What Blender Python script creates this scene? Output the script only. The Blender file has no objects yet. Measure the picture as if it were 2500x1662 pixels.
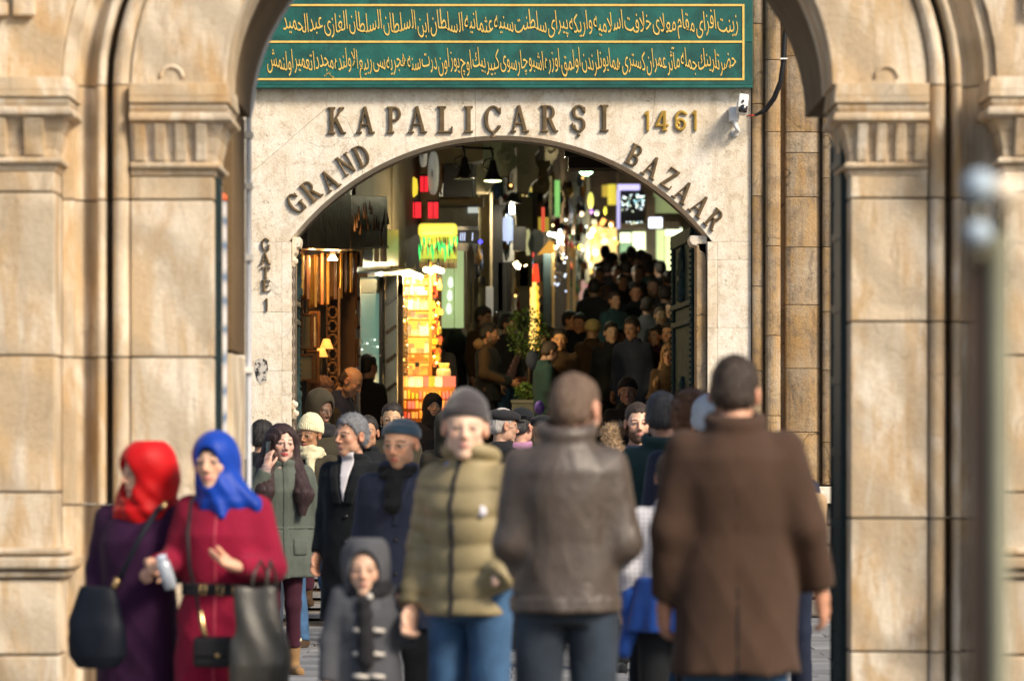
import bpy, bmesh, math, random, unicodedata
import numpy as np
from mathutils import Vector, Matrix, Euler
random.seed(7)
np.random.seed(7)
R = math.radians
F32 = np.float32
sc = bpy.context.scene
col = sc.collection

# ------------------------------------------------------------------ camera
FPX, PCX, HY, HC = 9000.0, 1250.0, 1113.0, 1.475      # focal length in photo pixels, centre column, horizon row, eye height
cam_d = bpy.data.cameras.new('camera')
cam = bpy.data.objects.new('camera', cam_d)
col.objects.link(cam)
sc.camera = cam
cam.location = (0, 0, HC)
cam.rotation_euler = (R(90), 0, 0)
cam_d.sensor_width = 36.0
cam_d.lens = 36.0 * FPX / 2500.0
cam_d.shift_y = (HY - 831.0) / 2500.0
cam_d.clip_start = 0.1
cam_d.clip_end = 500
cam_d.dof.use_dof = True
cam_d.dof.focus_distance = 29.0
cam_d.dof.aperture_fstop = 2.9

# ------------------------------------------------------------------ sky, sun, exposure
SUN_DIR = Vector((0.62, -0.58, 0.66)).normalized()        # towards the sun
world = bpy.data.worlds.new('World')
sc.world = world
world.use_nodes = True
wn = world.node_tree
for n in list(wn.nodes):
    wn.nodes.remove(n)
w_out = wn.nodes.new('ShaderNodeOutputWorld')
w_bg = wn.nodes.new('ShaderNodeBackground')
w_sky = wn.nodes.new('ShaderNodeTexSky')
w_sky.sky_type = 'NISHITA'
w_sky.sun_disc = False
w_sky.sun_elevation = math.asin(SUN_DIR.z)
w_sky.sun_rotation = math.atan2(SUN_DIR.x, SUN_DIR.y)
w_sky.dust_density = 3.0
w_sky.air_density = 1.2
w_bg.inputs['Strength'].default_value = 0.095
wn.links.new(w_sky.outputs[0], w_bg.inputs[0])
wn.links.new(w_bg.outputs[0], w_out.inputs[0])
sun_d = bpy.data.lights.new('sun', 'SUN')
sun_d.energy = 3.0
sun_d.angle = R(14)
sun_d.color = (1.0, 0.86, 0.68)
sun = bpy.data.objects.new('sun', sun_d)
sun.rotation_euler = SUN_DIR.to_track_quat('Z', 'Y').to_euler()
sun.location = (8, 0, 20)
col.objects.link(sun)
sc.view_settings.view_transform = 'Standard'
sc.view_settings.look = 'None'
sc.view_settings.exposure = 0.62
sc.view_settings.gamma = 1.0
sc.render.engine = 'CYCLES'
sc.cycles.use_denoising = True
sc.cycles.max_bounces = 6
sc.cycles.diffuse_bounces = 3
sc.cycles.glossy_bounces = 3
sc.cycles.transmission_bounces = 4
sc.cycles.sample_clamp_indirect = 4.0
sc.cycles.caustics_reflective = False
sc.cycles.caustics_refractive = False
# ------------------------------------------------------------------ helpers
def P(px, py, Y):
    return Vector(((px - PCX) * Y / FPX, Y, HC + (HY - py) * Y / FPX))
def WX(px, Y): return (px - PCX) * Y / FPX
def WZ(py, Y): return HC + (HY - py) * Y / FPX
def ground_z(y): return 0.1 * max(0.0, y - 30.0)

def tag(o, label=None, cat=None, group=None, kind=None):
    if label: o['label'] = label
    if cat: o['category'] = cat
    if group: o['group'] = group
    if kind: o['kind'] = kind
    return o

def empty(name, loc=(0, 0, 0), rz=0.0, parent=None, **kw):
    o = bpy.data.objects.new(name, None)
    o.empty_display_size = 0.1
    col.objects.link(o)
    o.location = loc
    o.rotation_euler = (0, 0, rz)
    if parent: o.parent = parent
    return tag(o, **kw)

def link(name, me, parent=None, loc=(0, 0, 0), rot=(0, 0, 0), **kw):
    o = bpy.data.objects.new(name, me)
    col.objects.link(o)
    o.location = loc
    o.rotation_euler = rot
    if parent: o.parent = parent
    return tag(o, **kw)

class Geo:
    """collects simple closed shapes for ONE mesh object"""
    def __init__(s): s.v, s.f, s.sm = [], [], []
    def raw(s, vs, fs, smooth=False):
        b = len(s.v)
        s.v += [tuple(v) for v in vs]
        s.f += [tuple(b + i for i in f) for f in fs]
        s.sm += [smooth] * len(fs)
        return s
    def box(s, c, size, m=None):
        x, y, z = [d / 2 for d in size]
        vs = [Vector((sx * x, sy * y, sz * z)) for sz in (-1, 1) for sy in (-1, 1) for sx in (-1, 1)]
        if m is not None: vs = [m @ v for v in vs]
        vs = [v + Vector(c) for v in vs]
        return s.raw(vs, [(0, 2, 3, 1), (4, 5, 7, 6), (0, 1, 5, 4), (2, 6, 7, 3), (0, 4, 6, 2), (1, 3, 7, 5)])
    def span(s, a, b):
        a, b = Vector(a), Vector(b)
        return s.box((a + b) / 2, [abs(b[i] - a[i]) for i in range(3)])
    def prism(s, poly, y0, y1, axis='y'):
        """poly in (x,z), extruded along y; axis 'z': poly in (x,y) extruded along z"""
        n = len(poly)
        ar = sum(poly[i][0] * poly[(i + 1) % n][1] - poly[(i + 1) % n][0] * poly[i][1] for i in range(n))
        if ar < 0: poly = poly[::-1]
        if axis == 'y':
            vs = [(p[0], y0, p[1]) for p in poly] + [(p[0], y1, p[1]) for p in poly]
            fs = [tuple(range(n)), tuple(range(2 * n - 1, n - 1, -1))]
            fs += [(i, n + i, n + (i + 1) % n, (i + 1) % n) for i in range(n)]
        else:
            vs = [(p[0], p[1], y0) for p in poly] + [(p[0], p[1], y1) for p in poly]
            fs = [tuple(range(n - 1, -1, -1)), tuple(range(n, 2 * n))]
            fs += [(i, (i + 1) % n, n + (i + 1) % n, n + i) for i in range(n)]
        return s.raw(vs, fs)
    def tube(s, pts, r, n=8, caps=True):
        pts = [Vector(p) for p in pts]
        rs = r if isinstance(r, (list, tuple)) else [r] * len(pts)
        up = None
        vs, fs = [], []
        for i, p in enumerate(pts):
            d = (pts[min(i + 1, len(pts) - 1)] - pts[max(i - 1, 0)]).normalized()
            if up is None: up = Vector((0, 0, 1)) if abs(d.z) < .9 else Vector((1, 0, 0))
            u = d.cross(up).normalized()
            up = u.cross(d).normalized()
            for k in range(n):
                a = 2 * math.pi * k / n
                vs.append(p + (u * math.cos(a) + up * math.sin(a)) * rs[i])
        for i in range(len(pts) - 1):
            for k in range(n):
                fs.append((i * n + k, i * n + (k + 1) % n, (i + 1) * n + (k + 1) % n, (i + 1) * n + k))
        if caps:
            fs.append(tuple(range(n - 1, -1, -1)))
            fs.append(tuple((len(pts) - 1) * n + k for k in range(n)))
        return s.raw(vs, fs, True)
    def lathe(s, prof, c=(0, 0, 0), n=16, m=None):
        """prof: (radius, z)"""
        vs, fs = [], []
        for r, z in prof:
            for k in range(n):
                a = 2 * math.pi * k / n
                v = Vector((r * math.cos(a), r * math.sin(a), z))
                if m is not None: v = m @ v
                vs.append(v + Vector(c))
        for i in range(len(prof) - 1):
            for k in range(n):
                fs.append((i * n + k, i * n + (k + 1) % n, (i + 1) * n + (k + 1) % n, (i + 1) * n + k))
        fs.append(tuple(range(n - 1, -1, -1)))
        fs.append(tuple((len(prof) - 1) * n + k for k in range(n)))
        return s.raw(vs, fs, True)
    def mesh(s, name, mat):
        me = bpy.data.meshes.new(name)
        me.from_pydata(s.v, [], s.f)
        me.polygons.foreach_set('use_smooth', s.sm)
        me.materials.append(mat)
        me.update()
        return me
    def obj(s, name, mat, parent=None, bevel=0, **kw):
        o = link(name, s.mesh(name, mat), parent, **kw)
        if bevel: add_bevel(o, bevel)
        return o

def add_bevel(o, w, seg=2):
    b = o.modifiers.new('bevel', 'BEVEL')
    b.width = w
    b.segments = seg
    b.limit_method = 'ANGLE'
    b.angle_limit = R(35)
    return o

# ------------------------------------------------------------------ materials
def base_mat(name):
    m = bpy.data.materials.new(name)
    m.use_nodes = True
    nt = m.node_tree
    b = nt.nodes['Principled BSDF']
    return m, nt, b
def nd(nt, typ, **kw):
    n = nt.nodes.new(typ)
    for k, v in kw.items():
        if k.startswith('i_'): n.inputs[k[2:].replace('_', ' ')].default_value = v
        else: setattr(n, k, v)
    return n
def mixc(nt, fac, a, b, mode='MIX'):
    n = nt.nodes.new('ShaderNodeMix')
    n.data_type = 'RGBA'
    n.blend_type = mode
    for s, v in ((n.inputs['Factor'], fac), (n.inputs['A'], a), (n.inputs['B'], b)):
        if hasattr(v, 'is_linked'): nt.links.new(v, s)
        elif isinstance(v, (tuple, list)): s.default_value = (*v[:3], 1)
        else: s.default_value = v
    return n.outputs['Result']
def ramp(nt, x, stops):
    n = nt.nodes.new('ShaderNodeValToRGB')
    e = n.color_ramp.elements
    while len(e) < len(stops): e.new(.5)
    for i, (p, c) in enumerate(stops):
        e[i].position = p
        e[i].color = (c, c, c, 1) if not isinstance(c, (tuple, list)) else (*c[:3], 1)
    nt.links.new(x, n.inputs[0])
    return n.outputs[0]
def coords(nt, scale=(1, 1, 1), world_space=True, rand=True):
    if world_space:
        g = nt.nodes.new('ShaderNodeNewGeometry').outputs['Position']
    else:
        g = nt.nodes.new('ShaderNodeTexCoord').outputs['Object']
    mp = nt.nodes.new('ShaderNodeMapping')
    mp.inputs['Scale'].default_value = scale
    nt.links.new(g, mp.inputs[0])
    if rand:
        oi = nt.nodes.new('ShaderNodeObjectInfo')
        m = nt.nodes.new('ShaderNodeMath'); m.operation = 'MULTIPLY'; m.inputs[1].default_value = 37.0
        nt.links.new(oi.outputs['Random'], m.inputs[0])
        nt.links.new(m.outputs[0], mp.inputs['Location'])
    return mp.outputs[0]
def noise(nt, vec, scale, detail=5, rough=.6, dist=0.0):
    n = nd(nt, 'ShaderNodeTexNoise')
    n.inputs['Scale'].default_value = scale
    n.inputs['Detail'].default_value = detail
    n.inputs['Roughness'].default_value = rough
    n.inputs['Distortion'].default_value = dist
    nt.links.new(vec, n.inputs['Vector'])
    return n.outputs['Fac']
def bump(nt, b, h, strength, dist=.01):
    n = nt.nodes.new('ShaderNodeBump')
    n.inputs['Strength'].default_value = strength
    n.inputs['Distance'].default_value = dist
    nt.links.new(h, n.inputs['Height'])
    nt.links.new(n.outputs[0], b.inputs['Normal'])
    return n

def simple_mat(name, c, rough=.6, metal=0.0, var=.12, vscale=6.0, bmp=0.0, bscale=60.0, emit=None, es=1.0, spec=.4, obj_space=False, coat=0.0):
    m, nt, b = base_mat(name)
    b.inputs['Roughness'].default_value = rough
    b.inputs['Metallic'].default_value = metal
    b.inputs['Specular IOR Level'].default_value = spec
    b.inputs['Coat Weight'].default_value = coat
    vec = coords(nt, world_space=not obj_space)
    if var:
        f = noise(nt, vec, vscale, 3)
        f = ramp(nt, f, [(.3, 0.0), (.7, 1.0)])
        out = mixc(nt, f, tuple(x * (1 - var) for x in c), tuple(min(1, x * (1 + var)) for x in c))
        nt.links.new(out, b.inputs['Base Color'])
    else: b.inputs['Base Color'].default_value = (*c, 1)
    if bmp: bump(nt, b, noise(nt, vec, bscale, 3), bmp, .004)
    if emit:
        b.inputs['Emission Color'].default_value = (*emit, 1)
        b.inputs['Emission Strength'].default_value = es
    return m

def emit_mat(name, c, s):
    m, nt, b = base_mat(name)
    b.inputs['Base Color'].default_value = (*[min(.8, x) for x in c], 1)
    b.inputs['Emission Color'].default_value = (*c, 1)
    b.inputs['Emission Strength'].default_value = s
    b.inputs['Roughness'].default_value = .4
    return m

def stone_mat(name, light, mid, dark, streak=.5, grain=.5, vein=0.0, amber=0.0, speck=0.0, stain_scale=1.0, bmp=.5, pits=0.0, rnd=.12, crack=0.0):
    """weathered stone: blotches, vertical run-off stains, grain and pits"""
    m, nt, b = base_mat(name)
    v = coords(nt)
    vs = coords(nt, (1, 1, .16))
    f1 = ramp(nt, noise(nt, v, 1.3 * stain_scale, 6, .62), [(.36, 0.0), (.62, 1.0)])
    c = mixc(nt, f1, mid, light)
    f2 = ramp(nt, noise(nt, vs, 6.0 * stain_scale, 5, .65, .6), [(.52, 0.0), (.72, 1.0)])
    mm = nt.nodes.new('ShaderNodeMath'); mm.operation = 'MULTIPLY'; mm.inputs[1].default_value = streak
    nt.links.new(f2, mm.inputs[0])
    c = mixc(nt, mm.outputs[0], c, dark)
    if amber:
        vd = coords(nt, (.55, 1, .55))
        vr = nt.nodes.new('ShaderNodeMapping'); vr.inputs['Rotation'].default_value = (0, R(38), 0); vr.inputs['Scale'].default_value = (3.4, 1, .7)
        nt.links.new(vd, vr.inputs[0])
        fa = ramp(nt, noise(nt, vr.outputs[0], 2.6, 7, .66, 1.2), [(.47, 0.0), (.57, amber)])
        c = mixc(nt, fa, c, (.56, .355, .15))
        fb = ramp(nt, noise(nt, vr.outputs[0], 5.2, 8, .7, .9), [(.56, 0.0), (.66, amber * .8)])
        c = mixc(nt, fb, c, (.30, .22, .155))
        fe = ramp(nt, noise(nt, coords(nt, (1, 1, .22)), 3.3, 6, .7, 1.5), [(.50, 0.0), (.66, amber)])
        c = mixc(nt, fe, c, (.50, .28, .09))
    if speck:
        fs = ramp(nt, noise(nt, v, 9, 9, .74, .5), [(.50, 0.0), (.64, speck)])
        c = mixc(nt, fs, c, tuple(x * 1.1 for x in dark))
        ft = ramp(nt, noise(nt, v, 2.2, 6, .7, .9), [(.50, 0.0), (.68, speck * .9)])
        c = mixc(nt, ft, c, (.60, .45, .28))
    if vein:
        w = nd(nt, 'ShaderNodeTexWave', wave_type='BANDS', bands_direction='DIAGONAL')
        w.inputs['Scale'].default_value = 1.1
        w.inputs['Distortion'].default_value = 7.0
        w.inputs['Detail'].default_value = 4
        w.inputs['Detail Scale'].default_value = 1.2
        nt.links.new(v, w.inputs['Vector'])
        fw = ramp(nt, w.outputs['Fac'], [(.35, 0.0), (.9, vein)])
        c = mixc(nt, fw, c, tuple(x * .62 for x in mid))
    if crack:
        vc = nt.nodes.new('ShaderNodeVectorMath'); vc.operation = 'ADD'
        nn = nd(nt, 'ShaderNodeTexNoise'); nn.inputs['Scale'].default_value = 3.0; nn.inputs['Detail'].default_value = 6
        nt.links.new(v, nn.inputs['Vector'])
        sc2 = nt.nodes.new('ShaderNodeVectorMath'); sc2.operation = 'SCALE'; sc2.inputs['Scale'].default_value = .45
        nt.links.new(nn.outputs['Color'], sc2.inputs[0])
        nt.links.new(v, vc.inputs[0]); nt.links.new(sc2.outputs[0], vc.inputs[1])
        vo2 = nd(nt, 'ShaderNodeTexVoronoi', feature='DISTANCE_TO_EDGE'); vo2.inputs['Scale'].default_value = 1.15
        nt.links.new(vc.outputs[0], vo2.inputs['Vector'])
        fk = ramp(nt, vo2.outputs['Distance'], [(0.0, crack), (.012, 0.0)])
        mk = ramp(nt, noise(nt, v, 1.7, 3), [(.50, 0.0), (.58, 1.0)])
        pk = nt.nodes.new('ShaderNodeMath'); pk.operation = 'MULTIPLY'
        nt.links.new(fk, pk.inputs[0]); nt.links.new(mk, pk.inputs[1])
        c = mixc(nt, pk.outputs[0], c, tuple(x * .35 for x in dark))
    g = noise(nt, v, 55, 6, .75)
    gg = ramp(nt, g, [(.3, 1 - .45 * grain), (.62, 1.0)])
    c = mixc(nt, 1.0, c, gg, 'MULTIPLY')
    if pits:
        vo = nd(nt, 'ShaderNodeTexNoise'); vo.inputs['Scale'].default_value = 26; vo.inputs['Detail'].default_value = 8; vo.inputs['Roughness'].default_value = .8
        nt.links.new(v, vo.inputs['Vector'])
        pm = ramp(nt, noise(nt, v, 2.4, 3), [(.42, 0.0), (.62, 1.0)])
        pf = ramp(nt, vo.outputs['Fac'], [(.55, 0.0), (.66, pits)])
        pp = nt.nodes.new('ShaderNodeMath'); pp.operation = 'MULTIPLY'
        nt.links.new(pm, pp.inputs[0]); nt.links.new(pf, pp.inputs[1])
        c = mixc(nt, pp.outputs[0], c, tuple(x * .5 for x in dark))
    oi = nt.nodes.new('ShaderNodeObjectInfo')
    rr = ramp(nt, oi.outputs['Random'], [(0.0, 1 - rnd), (1.0, 1.0)])
    c = mixc(nt, 1.0, c, rr, 'MULTIPLY')
    nt.links.new(c, b.inputs['Base Color'])
    b.inputs['Roughness'].default_value = .78
    b.inputs['Specular IOR Level'].default_value = .25
    h = nt.nodes.new('ShaderNodeMath'); h.operation = 'ADD'
    nt.links.new(noise(nt, v, 18, 8, .7), h.inputs[0]); nt.links.new(g, h.inputs[1])
    bump(nt, b, h.outputs[0], bmp, .012)
    return m

def fabric_mat(name, c, rough=.85, sheen=.06, weave=260.0, var=.18, stripes=None, spec=.2, bmp=.25, coat=0.0, plaid=None, big=.0):
    """cloth in object space, so the pattern moves with the wearer"""
    m, nt, b = base_mat(name)
    v = coords(nt, world_space=False)
    f = ramp(nt, noise(nt, v, 5.0, 4), [(.3, 0.0), (.7, 1.0)])
    cc = mixc(nt, f, tuple(x * (1 - var) for x in c), tuple(min(1, x * (1 + var)) for x in c))
    if stripes:
        sc_, dr, c2, th = stripes
        w = nd(nt, 'ShaderNodeTexWave', wave_type='BANDS', bands_direction=dr)
        w.inputs['Scale'].default_value = sc_
        w.inputs['Distortion'].default_value = .6
        nt.links.new(v, w.inputs['Vector'])
        cc = mixc(nt, ramp(nt, w.outputs['Fac'], [(th, 0.0), (th + .08, 1.0)]), cc, c2)
    if plaid:
        c2, c3, s2 = plaid
        for dr, cx in (('X', c2), ('Z', c3)):
            w = nd(nt, 'ShaderNodeTexWave', wave_type='BANDS', bands_direction=dr)
            w.inputs['Scale'].default_value = s2
            nt.links.new(v, w.inputs['Vector'])
            cc = mixc(nt, ramp(nt, w.outputs['Fac'], [(.5, 0.0), (.56, .65)]), cc, cx)
    nt.links.new(cc, b.inputs['Base Color'])
    b.inputs['Roughness'].default_value = rough
    b.inputs['Specular IOR Level'].default_value = spec
    b.inputs['Sheen Weight'].default_value = sheen
    b.inputs['Sheen Roughness'].default_value = .5
    b.inputs['Coat Weight'].default_value = coat
    h = noise(nt, v, weave, 2)
    if big:
        a = nt.nodes.new('ShaderNodeMath'); a.operation = 'MULTIPLY_ADD'; a.inputs[1].default_value = big
        nt.links.new(noise(nt, coords(nt, (1, 1, .45), world_space=False), 14, 4, .55, 1.2), a.inputs[0])
        nt.links.new(h, a.inputs[2])
        h = a.outputs[0]
    bump(nt, b, h, bmp, .004)
    return m

def skin_mat():
    m, nt, b = base_mat('skin')
    a = nt.nodes.new('ShaderNodeVertexColor')
    a.layer_name = 'tone'
    nt.links.new(a.outputs[0], b.inputs['Base Color'])
    b.inputs['Roughness'].default_value = .5
    b.inputs['Specular IOR Level'].default_value = .35
    b.inputs['Subsurface Weight'].default_value = .06
    b.inputs['Subsurface Radius'].default_value = (.02, .008, .004)
    b.inputs['Subsurface Scale'].default_value = .15
    bump(nt, b, noise(nt, coords(nt, world_space=False), 180, 3), .08, .003)
    return m

def hair_mat(name, c, c2=None):
    m, nt, b = base_mat(name)
    v = coords(nt, (1, 1, .12), world_space=False)
    f = noise(nt, v, 90, 4, .6, .8)
    c2 = c2 or tuple(x * 2.0 + .01 for x in c)
    nt.links.new(mixc(nt, ramp(nt, f, [(.35, 0.0), (.75, 1.0)]), c, c2), b.inputs['Base Color'])
    b.inputs['Roughness'].default_value = .55
    b.inputs['Specular IOR Level'].default_value = .4
    bump(nt, b, f, .9, .01)
    return m

# ------------------------------------------------------------------ distance fields -> smooth closed surfaces
def rc(p, a, b, r1, r2=None):
    r2 = r1 if r2 is None else r2
    ax, ay, az = a; dx, dy, dz = b[0] - ax, b[1] - ay, b[2] - az
    L = dx * dx + dy * dy + dz * dz + 1e-9
    x, y, z = p[0] - ax, p[1] - ay, p[2] - az
    h = np.clip((x * dx + y * dy + z * dz) / L, 0, 1)
    return np.sqrt((x - h * dx) ** 2 + (y - h * dy) ** 2 + (z - h * dz) ** 2) - (r1 + (r2 - r1) * h)
def el(p, c, r):
    x, y, z = (p[0] - c[0]), (p[1] - c[1]), (p[2] - c[2])
    k0 = np.sqrt((x / r[0]) ** 2 + (y / r[1]) ** 2 + (z / r[2]) ** 2)
    k1 = np.sqrt((x / r[0] ** 2) ** 2 + (y / r[1] ** 2) ** 2 + (z / r[2] ** 2) ** 2) + 1e-6
    return k0 * (k0 - 1) / k1
def bxs(p, c, h, r=0.0):
    q = [np.abs(p[i] - c[i]) - h[i] + r for i in range(3)]
    o = np.sqrt(np.maximum(q[0], 0) ** 2 + np.maximum(q[1], 0) ** 2 + np.maximum(q[2], 0) ** 2)
    return o + np.minimum(np.maximum(q[0], np.maximum(q[1], q[2])), 0) - r
def smin(a, b, k):
    h = np.maximum(k - np.abs(a - b), 0) / k
    return np.minimum(a, b) - h * h * k * .25
def smax(a, b, k): return -smin(-a, -b, k)
def torus(p, c, R0, r, sy=1.0, tilt=0.0):
    x, y, z = p[0] - c[0], (p[1] - c[1]) / sy, p[2] - c[2] - tilt * (p[1] - c[1])
    q = np.sqrt(x * x + y * y) - R0
    return np.sqrt(q * q + z * z) - r
def loft(p, rows, n=2.2):
    """rows: (z, half width, half depth, centre y)"""
    rows = sorted(rows)
    zz = [r[0] for r in rows]
    z = p[2]
    a = np.interp(z, zz, [r[1] for r in rows]).astype(F32)
    b = np.interp(z, zz, [r[2] for r in rows]).astype(F32)
    cy = np.interp(z, zz, [r[3] for r in rows]).astype(F32)
    rho = ((np.abs(p[0]) / a) ** n + (np.abs(p[1] - cy) / b) ** n) ** (1 / n)
    d = (rho - 1) * np.minimum(a, b)
    return np.maximum(d, np.maximum(z - zz[-1], zz[0] - z))
def wob(p, f, seed=0.0, ani=(1, 1, 1)):
    """soft fold field in about -1..1"""
    x, y, z = p[0] * f * ani[0] + seed, p[1] * f * ani[1] + seed * 1.7, p[2] * f * ani[2] - seed * .6
    a = np.sin(x + 1.3 * np.sin(z * .8 + y * .5)) * np.cos(y * 1.1 + .9 * np.sin(x * .7 + seed))
    b = np.sin(z * 1.2 + 1.1 * np.sin(x * 1.4 - y) + seed)
    return .55 * a + .45 * b
def rot_inv(p, c, yaw=0, pitch=0, roll=0):
    """coordinates of p in a frame at c turned by yaw (z), pitch (x), roll (y), in degrees"""
    M = (Matrix.Rotation(R(yaw), 3, 'Z') @ Matrix.Rotation(R(pitch), 3, 'X') @ Matrix.Rotation(R(roll), 3, 'Y')).transposed()
    x, y, z = p[0] - c[0], p[1] - c[1], p[2] - c[2]
    return [(M[i][0] * x + M[i][1] * y + M[i][2] * z).astype(F32) for i in range(3)]

EDG = [((0, 0, 0), (1, 0, 0)), ((0, 1, 0), (1, 1, 0)), ((0, 0, 1), (1, 0, 1)), ((0, 1, 1), (1, 1, 1)),
       ((0, 0, 0), (0, 1, 0)), ((1, 0, 0), (1, 1, 0)), ((0, 0, 1), (0, 1, 1)), ((1, 0, 1), (1, 1, 1)),
       ((0, 0, 0), (0, 0, 1)), ((1, 0, 0), (1, 0, 1)), ((0, 1, 0), (0, 1, 1)), ((1, 1, 0), (1, 1, 1))]
def surf(fn, ax):
    """surface nets of fn over the axes ax = (xs, ys, zs); returns verts, quads"""
    xs, ys, zs = [np.asarray(a, F32) for a in ax]
    p = (xs[:, None, None], ys[None, :, None], zs[None, None, :])
    F = np.broadcast_to(fn(p), (len(xs), len(ys), len(zs))).astype(F32).copy()
    F[0], F[-1] = 1, 1
    F[:, 0], F[:, -1] = 1, 1
    F[:, :, 0], F[:, :, -1] = 1, 1
    S = F < 0
    cnt = np.zeros([d - 1 for d in S.shape], np.int8)
    for dx in (0, 1):
        for dy in (0, 1):
            for dz in (0, 1):
                cnt += S[dx:dx + cnt.shape[0], dy:dy + cnt.shape[1], dz:dz + cnt.shape[2]]
    I = np.argwhere((cnt > 0) & (cnt < 8))
    if len(I) == 0: return np.zeros((0, 3)), np.zeros((0, 4), int)
    idx = -np.ones(cnt.shape, np.int32)
    idx[I[:, 0], I[:, 1], I[:, 2]] = np.arange(len(I))
    acc = np.zeros((len(I), 3)); n = np.zeros(len(I))
    for a, b in EDG:
        ia, ib = I + a, I + b
        fa, fb = F[ia[:, 0], ia[:, 1], ia[:, 2]], F[ib[:, 0], ib[:, 1], ib[:, 2]]
        m = (fa < 0) != (fb < 0)
        t = np.where(m, fa / np.where(m, fa - fb, 1), 0)[:, None]
        pa = np.stack([xs[ia[:, 0]], ys[ia[:, 1]], zs[ia[:, 2]]], 1)
        pb = np.stack([xs[ib[:, 0]], ys[ib[:, 1]], zs[ib[:, 2]]], 1)
        acc += np.where(m[:, None], pa + (pb - pa) * t, 0); n += m
    V = acc / n[:, None]
    Q = []
    for axn in range(3):
        o1, o2 = [k for k in range(3) if k != axn]
        A = np.take(S, range(S.shape[axn] - 1), axn); B = np.take(S, range(1, S.shape[axn]), axn)
        E = np.argwhere(A != B)
        E = E[(E[:, o1] > 0) & (E[:, o2] > 0) & (E[:, o1] < S.shape[o1] - 1) & (E[:, o2] < S.shape[o2] - 1)]
        u = np.zeros(3, int); u[o1] = 1
        w = np.zeros(3, int); w[o2] = 1
        g = lambda e: idx[e[:, 0], e[:, 1], e[:, 2]]
        q = np.stack([g(E - u - w), g(E - w), g(E), g(E - u)], 1)
        inside = S[E[:, 0], E[:, 1], E[:, 2]]
        flip = inside if axn != 1 else ~inside
        q[~flip] = q[~flip][:, ::-1]
        Q.append(q)
    Q = np.concatenate(Q)
    return V, Q[(Q >= 0).all(1)]

def np_mesh(name, V, Q, mat, smooth=True, colors=None):
    me = bpy.data.meshes.new(name)
    V = np.asarray(V, F32); Q = np.asarray(Q, np.int32)
    me.vertices.add(len(V)); me.vertices.foreach_set('co', V.ravel())
    me.loops.add(Q.size); me.loops.foreach_set('vertex_index', Q.ravel())
    me.polygons.add(len(Q))
    me.polygons.foreach_set('loop_start', np.arange(0, Q.size, 4, dtype=np.int32))
    me.polygons.foreach_set('loop_total', np.full(len(Q), 4, np.int32))
    me.polygons.foreach_set('use_smooth', np.full(len(Q), smooth))
    me.update(calc_edges=True)
    me.materials.append(mat)
    if colors is not None:
        ca = me.color_attributes.new('tone', 'FLOAT_COLOR', 'POINT')
        ca.data.foreach_set('color', np.concatenate([colors, np.ones((len(V), 1))], 1).astype(F32).ravel())
    return me
def axis_of(lo, hi, h): return np.arange(lo - 2 * h, hi + 3 * h, h)
# ================================================================== SETTING
M = {}
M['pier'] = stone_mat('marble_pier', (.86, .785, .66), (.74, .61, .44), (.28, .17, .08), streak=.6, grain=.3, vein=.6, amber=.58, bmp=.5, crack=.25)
M['pier_dark'] = stone_mat('shade_brown_reveal', (.20, .135, .07), (.14, .09, .045), (.05, .033, .02), streak=.6, grain=.5, bmp=.4)  # brown stone with the soffit's own shade put into the darker colour
M['gate'] = stone_mat('limestone_plaster', (.93, .87, .76), (.86, .76, .60), (.40, .27, .14), speck=.42, crack=.35, streak=.42, grain=.30, pits=.8, stain_scale=1.5, bmp=.55, rnd=.05)
M['column'] = stone_mat('stained_column', (.52, .42, .30), (.34, .23, .12), (.10, .085, .075), amber=.6, speck=.5, crack=.8, streak=.85, grain=.5, pits=.8, stain_scale=1.5, bmp=.7)
M['rubble'] = stone_mat('rubble_stone', (.30, .26, .22), (.20, .17, .14), (.07, .06, .05), streak=.3, grain=.8, bmp=1.0)
M['paver'] = stone_mat('grey_paving', (.30, .31, .33), (.20, .21, .23), (.09, .09, .10), streak=.1, grain=.5, bmp=.4, rnd=.35)
M['mortar'] = stone_mat('mortar', (.16, .13, .10), (.10, .08, .06), (.05, .04, .03), bmp=.5)
M['green_iron'] = simple_mat('dark_green_iron', (.007, .022, .026), .6, .1, var=.3, bmp=.2)
M['bronze'] = simple_mat('aged_bronze', (.15, .105, .055), .5, .5, var=.4, vscale=9, bmp=.2)
M['brass'] = simple_mat('bright_brass', (.52, .33, .07), .4, .6, var=.2)
M['gold'] = simple_mat('gold_leaf', (.85, .56, .14), .45, .2, var=.14, vscale=20)
M['black_rubber'] = simple_mat('black_rubber', (.012, .012, .014), .5)
M['white_plastic'] = simple_mat('white_plastic', (.78, .78, .77), .3, var=.05)
M['black_plastic'] = simple_mat('black_plastic', (.01, .01, .012), .15)

# ---- ground: flat plaza, then the bazaar street climbing behind the gate
def grid_ground():
    g = Geo()
    ys = [-20, 10, 23, 30, 31, 40, 60, 80, 95]
    xs = [-60, -12, -4, 4, 12, 60]
    vs = [(x, y, ground_z(y)) for y in ys for x in xs]
    n = len(xs)
    fs = [(j * n + i, j * n + i + 1, (j + 1) * n + i + 1, (j + 1) * n + i) for j in range(len(ys) - 1) for i in range(n - 1)]
    g.raw(vs, fs)
    return g
ground = grid_ground().obj('ground', M['mortar'], kind='structure')
pv = []
for k in range(4):
    w, d = .485 + .004 * k, .37
    pv.append(Geo().box((0, 0, .02), (w, d, .05)).mesh('paving_stone', M['paver']))
n_p = 0
y = 22.6
row = 0
while y < 30.8 and n_p < 290:
    for i in range(-7, 7):
        o = link('paving_stone', random.choice(pv), ground, (i * .5 + (.25 if row % 2 else 0) + .25, y, ground_z(y) - .006 + random.uniform(-.004, .004)))
        n_p += 1
        if n_p >= 290: break
    y += .385
    row += 1
wide = Geo()
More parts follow.
